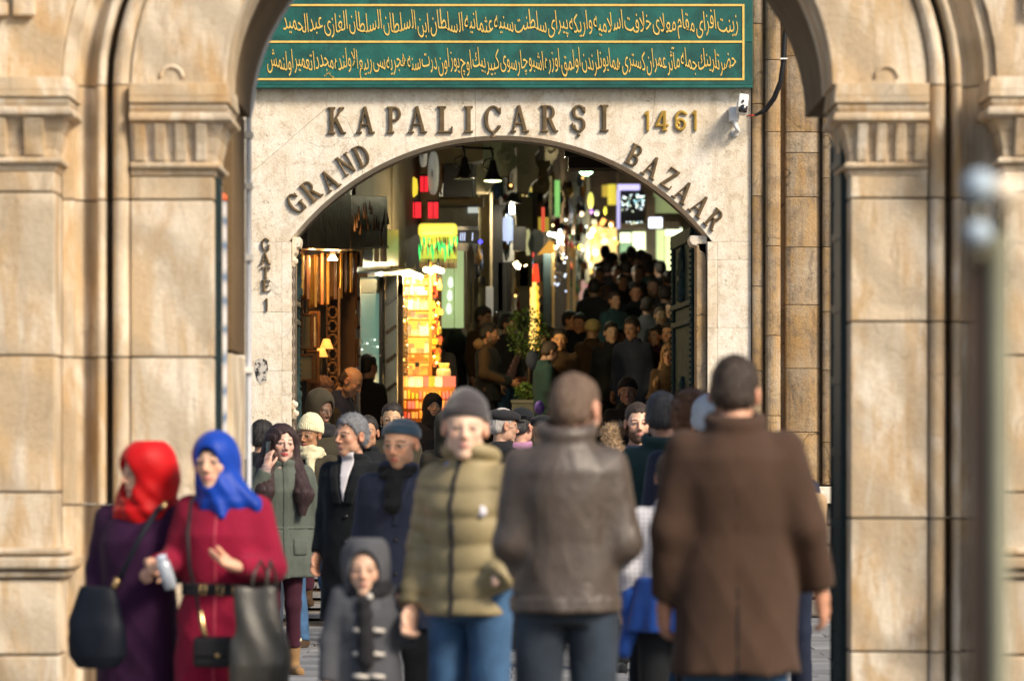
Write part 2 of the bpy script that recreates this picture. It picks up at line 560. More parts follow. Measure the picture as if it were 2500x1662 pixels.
for s_ in (-1, 1):
    for j in range(26):
        for i in range(10):
            wide.box((s_ * (3.95 + i * .72 + .1), 13.2 + j * .7, .012), (.70, .68, .03))
for j in range(30):
    for i in range(10):
        yy = 31.2 + j * .62
        wide.box((-2.9 + i * .66 + .08 * (yy - 31), yy, ground_z(yy) + .012), (.64, .6, .03))
for j in range(13):
    for i in range(10):
        wide.box((-3.2 + i * .71, 13.4 + j * .7, .012), (.70, .68, .03))
link('more_paving', wide.mesh('more_paving', M['paver']), ground, kind='stuff')

# ---- near portal: piers, mouldings and the basket arch, cut into stones
PX0, ZS = .0765, 3.133
BB = lambda r: 1.12 + (r - 1.357) * .62
def path_pt(side, r, u):
    """u<=1 : height fraction below the spring; u>1 : angle (u-1)*90 deg"""
    if u <= 1: return PX0 + side * r, ZS * u
    t = (u - 1) * math.pi / 2
    return PX0 + side * r * math.cos(t), ZS + BB(r) * math.sin(t)
def sweep(prof, side, u0, u1, g=None, gap=.004):
    n = len(prof)
    us = [u0, u1] if u1 <= 1 else list(np.linspace(u0, u1, max(3, int((u1 - u0) * 26))))
    du = gap / 3
    us[0] += du; us[-1] -= du
    vs = []
    for u in us:
        for r, yy in prof:
            x, z = path_pt(side, r, u)
            vs.append((x, yy, z))
    fs = []
    for i in range(len(us) - 1):
        for k in range(n):
            a, b2 = i * n + k, i * n + (k + 1) % n
            q = (a, b2, b2 + n, a + n)
            fs.append(q if side > 0 else q[::-1])
    c0, c1 = tuple(range(n - 1, -1, -1)), tuple((len(us) - 1) * n + k for k in range(n))
    fs += [c0, c1] if side > 0 else [c0[::-1], c1[::-1]]
    g = g or Geo()
    return g.raw(vs, fs)
yf = 16.5
def half_round(r0, r1, y0, dp, n=7):
    return [(r0 + (r1 - r0) * (1 - math.cos(math.pi * i / n)) / 2, y0 - dp * math.sin(math.pi * i / n)) for i in range(n + 1)]
prof_face = [(1.415, yf), (1.783, yf), (1.783, yf + .55), (1.415, yf + .55)]
prof_face_r = [(1.440, yf), (1.783, yf), (1.783, yf + .55), (1.440, yf + .55)]
prof_face_arch = [(1.357, yf), (1.783, yf), (1.783, yf + .55), (1.357, yf + .55)]
prof_mould = ([(1.787, yf + .5), (1.787, yf + .02)] + half_round(1.79, 1.862, yf + .01, .045) +
              [(1.864, yf + .22), (1.893, yf + .22), (1.895, yf + .0)] + half_round(1.897, 1.935, yf, .02, 5) +
              [(1.94, yf + .07), (1.97, yf + .085), (2.0, yf + .055), (2.03, yf + .01), (2.036, yf - .03), (2.085, yf - .03), (2.085, yf + .5)])
portal = empty('stone_portal', (0, 0, 0), label='near portal of cream marble piers under a wide moulded arch, out of focus in front', cat='portal')
def uz(py): return WZ(py, yf) / ZS
cuts = {-1: [0, uz(1560), uz(1232), uz(872), uz(488), uz(430)], 1: [0, uz(1590), uz(1265), uz(785), uz(484), uz(425)]}
def fix(me):
    b = bmesh.new(); b.from_mesh(me)
    bmesh.ops.recalc_face_normals(b, faces=b.faces)
    b.to_mesh(me); b.free()
    return me
def stone(name, g, mat, parent, bevel=.006, **kw):
    me = fix(g.mesh(name, mat))
    o = link(name, me, parent, **kw)
    add_bevel(o, bevel)
    return o
for side in (-1, 1):
    cs = [u for u in cuts[side]]
    for a, b_ in zip(cs[:-1], cs[1:]):
        stone('pier_stone', sweep(prof_face if side < 0 else prof_face_r, side, max(a, 0), b_), M['pier'], portal)
    cm = cs[:-1] + [1.0]
    for a, b_ in zip(cm[:-1], cm[1:]):
        stone('moulded_stone', sweep(prof_mould, side, max(a, 0), b_), M['pier'], portal, .003)
    for a, b_ in ((1.0, 1.30), (1.30, 1.62), (1.62, 1.995)):
        stone('arch_stone', sweep(prof_face_arch, side, a, b_), M['pier'], portal)
        stone('arch_moulding', sweep(prof_mould, side, a, b_), M['pier'], portal, .003)
    # reveal and soffit in brown stone, darkened for their shade
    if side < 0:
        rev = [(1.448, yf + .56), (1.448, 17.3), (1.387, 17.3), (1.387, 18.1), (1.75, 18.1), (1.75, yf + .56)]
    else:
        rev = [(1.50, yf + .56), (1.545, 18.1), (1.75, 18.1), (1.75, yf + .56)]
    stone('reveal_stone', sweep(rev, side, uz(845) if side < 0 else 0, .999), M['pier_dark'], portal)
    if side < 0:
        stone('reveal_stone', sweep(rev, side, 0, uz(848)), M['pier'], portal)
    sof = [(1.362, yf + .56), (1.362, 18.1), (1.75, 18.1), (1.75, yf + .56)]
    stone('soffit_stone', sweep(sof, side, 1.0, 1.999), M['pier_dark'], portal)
    # capital over the inner pier
    xi = lambda off: PX0 + side * off
    def ring(g, lv, o_out):
        """lv: (py, projection) layers down a pilaster whose inner face is at off0"""
        off0, off1, y0 = o_out
        pts = []
        for py, pr in lv:
            pts.append((WZ(py, yf), off0 - pr, off1, y0 - pr))
        for (z1, a1, b1, c1), (z0, a0, b0, c0) in zip(pts[:-1], pts[1:]):
            back = y0 + .5
            vs = [(xi(a0), c0, z0), (xi(b0), c0, z0), (xi(b0), back, z0), (xi(a0), back, z0),
                  (xi(a1), c1, z1), (xi(b1), c1, z1), (xi(b1), back, z1), (xi(a1), back, z1)]
            g.raw(vs, [(0, 3, 2, 1), (4, 5, 6, 7), (0, 1, 5, 4), (1, 2, 6, 5), (2, 3, 7, 6), (3, 0, 4, 7)])
        return g
    def capital(off0, off1, y0, ytop=205):
        k = ytop
        parts = [[(k + 2, .07), (k + 34, .078), (k + 50, .08)],
                 [(k + 51, .062), (k + 60, .07), (k + 72, .058)],
                 [(k + 73, .075), (k + 84, .085), (k + 92, .085), (k + 99, .055)],
                 [(k + 100, .05), (k + 130, .025), (k + 170, .008), (k + 191, .006)],
                 [(k + 192, .022), (k + 198, .034), (k + 206, .03)],
                 [(k + 207, .012), (k + 224, .004)]]
        for i, lv in enumerate(parts):
            g = ring(Geo(), lv, (off0, off1, y0))
            stone(['abacus', 'band', 'ledge', 'bell', 'astragal', 'necking'][i], g, M['pier'], portal, .004)
        n = 4
        w = (off1 - off0)
        for j in range(n):
            c = off0 + w * (j + .5) / n + .004
            hw = w / n * .27
            vs = []
            for t in (0, .12, .5, 1):
                py = k + 101 + 89 * t
                pr = .05 + (.006 - .05) * min(1, t * 1.3) ** .8 + .024
                for o_ in (-hw, hw):
                    vs += [(xi(c + o_), y0 - pr, WZ(py, yf)), (xi(c + o_), y0 + .02, WZ(py, yf))]
            fs = []
            for i in range(3):
                b4 = i * 4
                fs += [(b4, b4 + 2, b4 + 6, b4 + 4), (b4 + 1, b4 + 5, b4 + 7, b4 + 3), (b4, b4 + 4, b4 + 5, b4 + 1), (b4 + 2, b4 + 3, b4 + 7, b4 + 6)]
            fs += [(0, 1, 3, 2), (12, 14, 15, 13)]
            stone('flute', Geo().raw(vs, fs), M['pier'], portal, .006)
    capital(1.415 if side < 0 else 1.44, 1.783, yf)
    # outer pilaster
    ya = 16.22
    for a, b_ in ((uz(1405), uz(1200)), (uz(1200), uz(872)), (uz(872), uz(480)), (uz(480), uz(428))):
        stone('outer_pilaster_stone', sweep([(2.089, ya), (2.75, ya), (2.75, yf + .5), (2.089, yf + .5)], side, a, b_), M['pier'], portal)
    capital(2.089, 2.75, ya)
    for i, (p0, p1, ex) in enumerate(((1405, 1385, .055), (1384, 1352, .085), (1351, 1330, .05))):
        stone('base_moulding', sweep([(2.089 - ex, ya - ex), (2.75, ya - ex), (2.75, yf + .4), (2.089 - ex, yf + .4)], side, uz(p0), uz(p1)), M['pier'], portal, .012)
    for a, b_ in ((0, uz(1590)), (uz(1590), uz(1406))):
        stone('plinth_stone', sweep([(2.065, ya - .03), (2.75, ya - .03), (2.75, yf + .4), (2.065, yf + .4)], side, a, b_), M['pier'], portal, .01)
    # wall above the outer pilaster and beyond
    arc = [path_pt(side, 2.089, u) for u in np.linspace(1.0, 1.999, 16)]
    xo = PX0 + side * 2.75
    poly = arc + [(PX0, 5.2), (xo, 5.2), (xo, ZS + .02), (arc[0][0], ZS + .0)]
    g = Geo().prism([(p[0], p[1]) for p in poly], yf - .06, yf + .5)
    stone('spandrel', g, M['pier'], portal, .004)
    g = Geo().prism([(PX0 + side * 2.2, ZS + .30), (PX0 + side * 2.30, ZS + .30), (PX0 + side * 2.30, 5.0), (PX0 + side * 2.2, 5.0)], yf - .10, yf - .061)
    g.prism([(PX0 + side * 2.32, ZS + .30), (PX0 + side * 2.72, ZS + .30), (PX0 + side * 2.72, ZS + .36), (PX0 + side * 2.32, ZS + .36)], yf - .10, yf - .061)
    stone('wall_moulding', g, M['pier'], portal, .01)
    for j in range(9):
        for i in range(3):
            g = Geo().span((xo + side * (.003 + i * 1.1), yf - .02, .003 + j * .58), (xo + side * (1.097 + i * 1.1), yf + .5, .577 + j * .58))
            stone('wall_stone', g, M['pier'], portal)
    # half-moon carving on the spandrel stone
    cxm = PX0 + side * (1.60)
    for rr, wd in ((.05, .009),):
        g = Geo().tube([(cxm + rr * math.cos(t), yf - .004, WZ(190, yf) + rr * math.sin(t)) for t in np.linspace(0, math.pi, 14)], wd, 6)
        g.obj('carved_arc', M['pier'], portal)
# conduit clipped along the back edge of the arch
cpts = [(PX0 - 1.372, 18.13, z) for z in np.linspace(0, ZS, 6)] + [(*[path_pt(-1, 1.362, u)[0]], 18.13, path_pt(-1, 1.362, u)[1]) for u in np.linspace(1.03, 1.6, 12)]
g = Geo().tube(cpts, .014, 8)
cond = g.obj('conduit', simple_mat('pale_conduit', (.62, .66, .74), .35), label='pale grey conduit pipe running up the back edge of the near arch', cat='pipe')
for z in (1.9, 2.45, 2.8, 3.05):
    Geo().box((PX0 - 1.372, 18.12, z), (.05, .05, .03)).obj('clip', M['white_plastic'], cond)
# speckled pole standing in the reveal
pole_m, pnt, pb = base_mat('speckled_wrap')
pw = nd(pnt, 'ShaderNodeTexWave', wave_type='BANDS', bands_direction='Z'); pw.inputs['Scale'].default_value = 2.4; pw.inputs['Distortion'].default_value = 8
pnt.links.new(coords(pnt), pw.inputs['Vector'])
pnt.links.new(ramp(pnt, pw.outputs['Fac'], [(0.0, (.10, .16, .26)), (.3, (.34, .35, .38)), (.8, (.50, .49, .50))]), pb.inputs['Base Color'])
pz = WZ(492, 17.1)
po = Geo().tube([(WX(548, 17.1), 17.1, 0), (WX(545, 17.1), 17.1, pz)], .017, 10).obj('wrapped_pole', pole_m, label='thin white and blue speckled pole leaning in the dark slot beside the near pier', cat='pole')
Geo().lathe([(.0, 0), (.018, .003), (.02, .02), (.012, .035), (0, .04)], (WX(545, 17.1), 17.1, pz)).obj('cap', simple_mat('orange_cap', (.65, .12, .03), .4), po)

# iron door leaves folded back inside the near portal
def iron_leaf(label, x0, x1, y0, y1, z1, side):
    e = empty('iron_door', (0, 0, 0), label=label, cat='door')
    Geo().span((x0, y0, .02), (x1, y1, z1)).obj('leaf', M['green_iron'], e, .005)
    xf = x1 if side < 0 else x0
    for k in range(9):
        zz = .15 + k * (z1 - .3) / 8
        Geo().span((xf, y0 + .01, zz), (xf + (-side) * .006, y1 - .01, zz + .04)).obj('cross_bar', M['green_iron'], e)
    for yy in (y0 + .03, y1 - .05):
        Geo().span((xf, yy, .05), (xf + (-side) * .009, yy + .03, z1 - .03)).obj('upright_bar', M['green_iron'], e)
    for k in range(8):
        for yy in (y0 + .10, y1 - .10):
            Geo().lathe([(.012, 0), (.010, .005), (0, .008)], (xf, yy, .33 + k * (z1 - .3) / 8), 8, Matrix.Rotation(R(90) * (-side), 4, 'Y')).obj('rivet', M['green_iron'], e)
    return e
iron_leaf('dark green iron door leaf folded against the left pier reveal', PX0 - 1.425, PX0 - 1.410, 16.62, 16.86, 2.82, -1)
iron_leaf('tall dark green iron door leaf folded against the right pier reveal', PX0 + 1.4235, PX0 + 1.455, 16.7, 17.3, 2.95, 1)

# ---- the gate wall
YG = 31.0
gate = empty('gate_wall', (0, 0, 0), label='pale limestone gateway with bronze lettering round its low segmental arch', cat='gateway')
ACX, ACY, AR = 1222, 979, 647
def arc_px(x0, x1, n=10):
    return [(x, ACY - math.sqrt(max(0, AR * AR - (x - ACX) ** 2))) for x in np.linspace(x0, x1, n)]
def gpoly(pts, y0=YG, y1=YG + .45, shrink=.0009):
    q = [(WX(x, YG), WZ(y_, YG)) for x, y_ in pts]
    n = len(q)
    ar = sum(q[i][0] * q[(i + 1) % n][1] - q[(i + 1) % n][0] * q[i][1] for i in range(n))
    if ar < 0: q = q[::-1]
    out = []
    for i in range(n):
        a, b_, c = Vector(q[i - 1]), Vector(q[i]), Vector(q[(i + 1) % n])
        d1, d2 = (b_ - a).normalized(), (c - b_).normalized()
        n1, n2 = Vector((-d1.y, d1.x)), Vector((-d2.y, d2.x))
        nn = (n1 + n2)
        nn = nn / max(.3, nn.length_squared / 2)
        out.append(tuple(b_ + nn * shrink))
    return Geo().prism(out, y0, y1)
GY0 = 1516
def gs(pts, name='gate_stone', **k): return stone(name, gpoly(pts, **k), M['gate'], gate, .0025)
jl = [590, 762, 905, 1060, 1225, 1380, GY0]
for a, b_ in zip(jl[:-1], jl[1:]):
    gs([(560, a), (688, a), (688, b_), (560, b_)])
    gs([(688, a + 0), (711, a + 0), (711, b_), (688, b_)])
    gs([(200, a), (560, a), (560, b_), (200, b_)])
gs([(560, 590), (706, 590)] + arc_px(706, 885, 9) + [(880, 365), (845, 290), (797, 264), (605, 430), (560, 472)])
gs([(560, 472), (605, 430), (797, 264), (800, 214), (560, 214)])
gs([(800, 214), (797, 264), (845, 290), (880, 365)] + arc_px(885, 1160, 12) + [(1160, 214)])
gs([(1160, 214)] + arc_px(1160, 1500, 14) + [(1545, 370), (1592, 300), (1600, 214)])
gs([(1600, 214), (1592, 300), (1545, 370)] + arc_px(1500, 1738, 12) + [(1738, 590), (1834, 590), (1834, 214)])
jr = [590, 634, 800, 960, 1120, 1290, 1420, GY0]
for a, b_ in zip(jr[:-1], jr[1:]):
    gs([(1727, a), (1752, a), (1752, b_), (1727, b_)])
    gs([(1752, a), (1834, a), (1834, b_), (1752, b_)])
gs([(200, 214), (560, 214), (560, 590), (200, 590)])
gs([(200, -420), (1240, -420), (1240, 214), (200, 214)])
gs([(1240, -420), (1834, -420), (1834, 214), (1240, 214)])
bl = [(200, -420), (1222, -420)] + arc_px(1222, 708, 16) + [(714, 600), (714, GY0), (200, GY0)]
br = [(2500, -420), (1222, -420)] + arc_px(1222, 1736, 16) + [(1724, 600), (1724, GY0), (2500, GY0)]
for bb in (bl, br):
    stone('backing', gpoly(bb, YG + .455, YG + .60, -.004), M['mortar'], gate, .002)
# grey jamb face and carved corbels
stone('jamb_strip', gpoly([(1701, 592), (1726, 592), (1726, GY0), (1701, GY0)], YG + .05, YG + .44), M['column'], gate)
def corbel(px, py, w, h, side, label=None):
    e = Geo()
    x0 = WX(px, YG); z0 = WZ(py, YG)
    s_ = 1 / 290.3
    pts = [(0, 0), (w, 0), (w * 1.05, h * .18), (w * .9, h * .38), (w * .55, h * .42), (w * .5, h * .6), (w * .22, h * .72), (w * .15, h), (0, h)]
    poly = [(x0 + side * p[0] * s_, z0 - p[1] * s_) for p in pts]
    e.prism(poly, YG + .05, YG + .40)
    return stone('corbel', e, M['gate'], gate, .012)
corbel(712, 578, 20, 60, 1)
corbel(1727, 574, 42, 62, -1)
# twisted carving down the left jamb
g = Geo()
pts = []
for k in range(150):
    t = k / 149
    pts.append((WX(716 + 1.6 * math.sin(k * 1.3), YG + .1), YG + .12 + .012 * math.cos(k * 1.3), WZ(650 + 860 * t, YG)))
g.tube(pts, .012, 6)
g.obj('rope_moulding', M['rubble'], gate)
for (cx_, cy_) in ((716, 990), (718, 1012), (716, 640)):
    V, Q = surf(lambda p: smin(el(p, (0, 0, 0), (.02, .02, .05)), el(p, (.02, -.01, .01), (.018, .02, .02)), .02) + .004 * wob(p, 120), (axis_of(-.03, .05, .006),) * 3)
    link('carved_boss', np_mesh('carved_boss', V, Q, M['gate']), gate, (WX(cx_, YG), YG + .08, WZ(cy_, YG)))
# small patch of torn poster left on the jamb
pm, pnt, pb = base_mat('torn_poster')
pnt.links.new(ramp(pnt, noise(pnt, coords(pnt), 22, 6, .7), [(.44, (.02, .02, .02)), (.52, (.55, .52, .47))]), pb.inputs['Base Color'])
poly = [(624, 878), (640, 874), (652, 880), (655, 900), (650, 930), (636, 938), (626, 925), (621, 900)]
stone('torn_poster', gpoly(poly, YG - .004, YG + .002), pm, gate, .0005)

# columns of stained stone right of the gate
cols = empty('engaged_column', (0, 0, 0), label='brown stained half-round columns and strips beside the camera right of the gateway', cat='column')
def col_prof(x0, x1, yb, dp, n=8, back=31.3):
    a, b_ = WX(x0, YG), WX(x1, YG)
    return [(a + (b_ - a) * (1 - math.cos(math.pi * i / n)) / 2, yb - dp * math.sin(math.pi * i / n)) for i in range(n + 1)] + [(b_, back), (a, back)]
shafts = [((1836, 1862), 30.97, .02, [-420, 60, 255, 480, 700, 905, 1110, 1330, 1512]),
          ((1868, 1904), 30.93, .045, [-420, 150, 325, 602, 820, 1015, 1240, 1512]),
          ((1916, 2001), 30.96, .045, [-420, 140, 325, 375, 483, 605, 745, 900, 1055, 1183]),
          ((2006, 2040), 30.90, .03, [-420, 325, 438, 605, 762, 905, 1080, 1183]),
          ((2044, 2200), 30.80, .02, [-420, 200, 600, 900, 1183])]
for (xa, xb), yb, dp, js in shafts:
    for a, b_ in zip(js[:-1], js[1:]):
        g = Geo().prism(col_prof(xa, xb, yb, dp), WZ(b_, YG) + .0025, WZ(a, YG) - .0025, axis='z')
        stone('column_stone', g, M['column'], cols, .004)
stone('groove_back', Geo().span((WX(1837, YG), 31.02, WZ(1512, YG)), (WX(2200, YG), 31.28, WZ(-420, YG))), M['column'], cols, .001)
stone('ledge', Geo().span((WX(1985, YG), 30.72, WZ(1228, YG)), (WX(2200, YG), 31.3, WZ(1187, YG))), M['gate'], cols, .008)
zb = WZ(1232, YG)
xx0 = WX(1868, YG)
random.seed(3)
zz = zb
while zz > .05:
    h = random.uniform(.14, .26)
    x = xx0
    while x < WX(2200, YG):
        w = random.uniform(.18, .42)
        stone('rubble_stone', Geo().span((x + .008, 30.86 + random.uniform(-.03, .03), max(0, zz - h) + .008), (x + w - .008, 31.3, zz - .008)), M['rubble'], cols, .02)
        x += w
    zz -= h
kerb = stone('kerb', Geo().span((WX(1840, 30), 29.9, 0), (WX(2300, 30), 30.9, .12)), M['paver'], None, .015, kind='structure')

# ---- bronze letters -------------------------------------------------
def s2(p, a, b_, w):
    """flat-ended bar in the x,z plane"""
    dx, dz = b_[0] - a[0], b_[1] - a[1]
    L = math.hypot(dx, dz)
    ux, uz_ = dx / L, dz / L
    x, z = p[0] - (a[0] + b_[0]) / 2, p[2] - (a[1] + b_[1]) / 2
    return np.maximum(np.abs(x * ux + z * uz_) - L / 2, np.abs(-x * uz_ + z * ux) - w / 2)
def e2(p, c, r):
    return (np.sqrt(((p[0] - c[0]) / r[0]) ** 2 + ((p[2] - c[1]) / r[1]) ** 2) - 1) * min(r)
def rg(p, c, r, w): return np.maximum(e2(p, c, r), -e2(p, c, (r[0] - w[0], r[1] - w[1])))
def U(*a):
    o = a[0]
    for b_ in a[1:]: o = np.minimum(o, b_)
    return o
X_ = lambda p, lo, hi: np.maximum(lo - p[0], p[0] - hi)
Z_ = lambda p, lo, hi: np.maximum(lo - p[2], p[2] - hi)
sf = lambda p, x, z, w, h=.085: s2(p, (x - w / 2, z), (x + w / 2, z), h)
TOP, BOT = .9575, .0425
def stem(p, x, w=.195, sw=.36): return U(s2(p, (x, 0), (x, 1), w), sf(p, x, TOP, sw), sf(p, x, BOT, sw))
def bowl(p, x0, c, r, w):
    o = np.maximum(rg(p, c, r, w), c[0] - p[0])
    return U(o, s2(p, (x0, c[1] + r[1] - w[1] / 2), (c[0] + .01, c[1] + r[1] - w[1] / 2), w[1]), s2(p, (x0, c[1] - r[1] + w[1] / 2), (c[0] + .01, c[1] - r[1] + w[1] / 2), w[1]))
def cc(p):
    o = rg(p, (.42, .5), (.37, .51), (.17, .09))
    o = np.maximum(o, -np.maximum(X_(p, .45, 2), Z_(p, .27, .74)))
    return U(o, s2(p, (.70, .68), (.70, .93), .07))
GL = {
 'K': (.86, lambda p: U(stem(p, .2), s2(p, (.28, .42), (.66, .95), .09), s2(p, (.38, .56), (.70, .04), .17), sf(p, .66, TOP, .26), sf(p, .73, BOT, .28))),
 'A': (.80, lambda p: U(s2(p, (.13, .03), (.38, 1.0), .085), s2(p, (.36, 1.0), (.66, .03), .17), s2(p, (.2, .33), (.6, .33), .075), sf(p, .13, BOT, .26), sf(p, .67, BOT, .30))),
 'P': (.72, lambda p: U(stem(p, .2), bowl(p, .2, (.40, .725), (.29, .275), (.16, .085)))),
 'R': (.84, lambda p: U(stem(p, .2), bowl(p, .2, (.40, .735), (.28, .265), (.16, .085)), s2(p, (.42, .50), (.68, .04), .17), sf(p, .74, BOT, .20))),
 'L': (.68, lambda p: U(stem(p, .2), s2(p, (.2, BOT), (.64, BOT), .085), s2(p, (.61, 0), (.61, .25), .07))),
 'I': (.42, lambda p: stem(p, .21, .18, .36)),
 'C': (.80, lambda p: U(cc(p), s2(p, (.42, .02), (.44, -.12), .08), e2(p, (.40, -.15), (.10, .055)))),
 'S': (.74, lambda p: U(np.maximum(rg(p, (.37, .735), (.28, .275), (.15, .09)), -np.maximum(.40 - p[0], p[2] - .74)),
                       np.maximum(rg(p, (.37, .275), (.28, .285), (.15, .09)), -np.maximum(p[0] - .34, .27 - p[2])),
                       s2(p, (.60, .68), (.60, .93), .07), s2(p, (.12, .08), (.12, .34), .07), e2(p, (.37, -.12), (.07, .055)))),
 'G': (.86, lambda p: U(cc(p), s2(p, (.66, .02), (.66, .44), .15), sf(p, .65, .44, .32))),
 'N': (.90, lambda p: U(s2(p, (.17, 0), (.17, 1), .085), s2(p, (.72, 0), (.72, 1), .085), s2(p, (.16, .98), (.72, .02), .18), sf(p, .15, TOP, .26), sf(p, .17, BOT, .28), sf(p, .72, TOP, .28))),
 'D': (.84, lambda p: U(stem(p, .2), bowl(p, .2, (.36, .5), (.42, .5), (.17, .085)))),
 'B': (.76, lambda p: U(stem(p, .2), bowl(p, .2, (.40, .745), (.26, .255), (.15, .085)), bowl(p, .2, (.40, .26), (.30, .26), (.16, .085)))),
 'Z': (.74, lambda p: U(s2(p, (.08, TOP), (.66, TOP), .085), s2(p, (.06, BOT), (.68, BOT), .085), s2(p, (.60, .98), (.13, .02), .16), s2(p, (.10, .76), (.10, .98), .07), s2(p, (.66, .02), (.66, .24), .07))),
 'T': (.76, lambda p: U(s2(p, (.38, 0), (.38, 1), .17), sf(p, .38, TOP, .68), sf(p, .38, BOT, .34), s2(p, (.06, .76), (.06, .98), .06), s2(p, (.70, .76), (.70, .98), .06))),
 'E': (.70, lambda p: U(stem(p, .2), sf(p, .38, TOP, .48), sf(p, .40, BOT, .52), sf(p, .35, .5, .34), s2(p, (.61, .78), (.61, .98), .06), s2(p, (.64, .02), (.64, .24), .06), s2(p, (.51, .4), (.51, .6), .05))),
 '1': (.42, lambda p: U(s2(p, (.24, 0), (.24, 1), .17), s2(p, (.05, .78), (.22, .96), .12))),
 '4': (.70, lambda p: U(s2(p, (.46, 0), (.46, 1), .17), s2(p, (.02, .28), (.66, .28), .14), s2(p, (.40, .98), (.10, .28), .15), sf(p, .46, .05, .3, .1))),
 '6': (.62, lambda p: U(rg(p, (.31, .31), (.29, .31), (.15, .15)), np.maximum(rg(p, (.36, .62), (.34, .38), (.16, .15)), -np.maximum(.30 - p[0], p[2] - .78)))),
}
glyph_cache = {}
def glyph(ch, h, mat):
    key = (ch, round(h, 3), mat.name)
    if key not in glyph_cache:
        w, fn = GL[ch]
        st = .0042 / h
        ax = (np.arange(-.12, w + .12, st), np.array([-.10, -.05, -.045, -.02, 0, .02, .04, .045, .1]) * .27 / h * 1.0, np.arange(-.26, 1.08, st))
        dth = .04 * .27 / h
        V, Q = surf(lambda p: np.maximum(fn(p), np.abs(p[1]) - dth), ax)
        V[:, 0] -= w / 2; V[:, 2] -= .5
        glyph_cache[key] = np_mesh('letter', V * h, Q, mat, smooth=False)
    return glyph_cache[key]
def letters(items, mat, parent, name='letter', yy=YG - .016):
    for ch, px, py, hpx, rot, wf in items:
        h = hpx / 290.3
        o = link(name, glyph(ch, h, mat), parent, (WX(px, YG), yy, WZ(py, YG)), (0, R(rot), 0))
        o.scale = (wf, 1, 1)
H1 = 66
lt = empty('lettering', (0, YG, 0), label='bronze capitals KAPALIÇARŞI in a straight row above the gate arch', cat='lettering')
lt.location = (0, 0, 0)
xs_ = [('K', 822), ('A', 892), ('P', 962), ('A', 1019), ('L', 1087), ('I', 1144), ('C', 1203), ('A', 1268), ('R', 1341), ('S', 1413), ('I', 1475)]
letters([(c, x, 295 - (x - 822) / 653 * 5.5, H1, 0, .86 if c in 'A' else (.80 if c in 'KRP' else .92)) for c, x in xs_], M['bronze'], lt)
lt = empty('lettering', (0, 0, 0), label='bronze capitals GRAND climbing the left shoulder of the gate arch', cat='lettering')
letters([('G', 723, 496, 52, -40, .9), ('R', 760, 466, 54, -38, .82), ('A', 804, 441, 52, -33, .95), ('N', 845, 402, 52, -30, .84), ('D', 884, 381, 54, -24, .85)], M['bronze'], lt)
lt = empty('lettering', (0, 0, 0), label='bronze capitals BAZAAR descending the right shoulder of the gate arch', cat='lettering')
letters([('B', 1549, 380, 54, 26, .85), ('A', 1592, 409, 54, 30, .9), ('Z', 1636, 436, 52, 34, .9), ('A', 1669, 469, 54, 36, .9), ('A', 1709, 503, 54, 40, .9), ('R', 1744, 536, 52, 42, .8)], M['bronze'], lt)
lt = empty('lettering', (0, 0, 0), label='small brass capitals GATE and numeral 1 stacked down the left jamb', cat='lettering')
letters([('G', 649, 597, 31, 0, .95), ('A', 648, 631, 29, 0, 1.2), ('T', 649, 666, 29, 0, 1.15), ('E', 650, 698, 29, 0, 1.2), ('1', 651, 744, 32, 0, .8)], M['bronze'], lt)
lt = empty('lettering', (0, 0, 0), label='brass numerals 1461 right of the long bronze row', cat='lettering')
letters([('1', 1580, 296, 50, 0, .85), ('4', 1616, 296, 50, 0, 1.05), ('6', 1661, 295, 50, 0, 1.0), ('1', 1696, 295, 50, 0, .85)], M['brass'], lt)

# ---- the green inscription board
gm, gnt, gb = base_mat('green_paint')
v = coords(gnt)
f = ramp(gnt, noise(gnt, v, 3.2, 6, .65, .8), [(.38, 0.0), (.64, 1.0)])
c_ = mixc(gnt, f, (.004, .062, .054), (.007, .125, .105))
f2 = ramp(gnt, noise(gnt, coords(gnt, (1, 1, .3)), 7, 6, .7, 1.5), [(.56, 0.0), (.74, .5)])
c_ = mixc(gnt, f2, c_, (.05, .17, .18))
gnt.links.new(c_, gb.inputs['Base Color'])
gb.inputs['Roughness'].default_value = .45
bump(gnt, gb, noise(gnt, v, 30, 5), .15)
board = empty('inscription_board', (0, 0, 0), label='green board with two gold rows of Ottoman script above the gate', cat='sign')
xl, xr = WX(330, YG), WX(1836, YG)
Geo().span((xl, 30.90, WZ(106.5, YG)), (xr, 30.985, WZ(-40, YG))).obj('upper_panel', gm, board, .004)
Geo().span((xl, 30.90, WZ(211, YG)), (xr, 30.985, WZ(107.5, YG))).obj('lower_panel', gm, board, .004)
Geo().span((xl, 30.885, WZ(218, YG)), (xr, 30.99, WZ(211.5, YG))).obj('bottom_rail', gm, board, .004)
def gbar(x0, y0, x1, y1): Geo().span((WX(x0, YG), 30.893, WZ(y1, YG)), (WX(x1, YG), 30.902, WZ(y0, YG))).obj('gold_line', M['gold'], board)
gbar(340, 14.5, 1810, 19.5); gbar(340, 103.5, 1810, 108.5); gbar(340, 194.5, 1810, 199.5); gbar(1810.5, 14.5, 1815.5, 199.5)
FORMS = {}
for cp in list(range(0xFB50, 0xFBFF)) + list(range(0xFE70, 0xFEFD)):
    d = unicodedata.decomposition(chr(cp)).split()
    if len(d) == 2 and d[0] in ('<isolated>', '<final>', '<initial>', '<medial>'):
        FORMS.setdefault(chr(int(d[1], 16)), {})[d[0][1:-1]] = chr(cp)
    if len(d) == 3 and d[0] in ('<isolated>', '<final>') and d[1] == '0644' and d[2] in ('0627', '0622', '0623'):
        FORMS.setdefault('L' + chr(int(d[2], 16)), {})[d[0][1:-1]] = chr(cp)
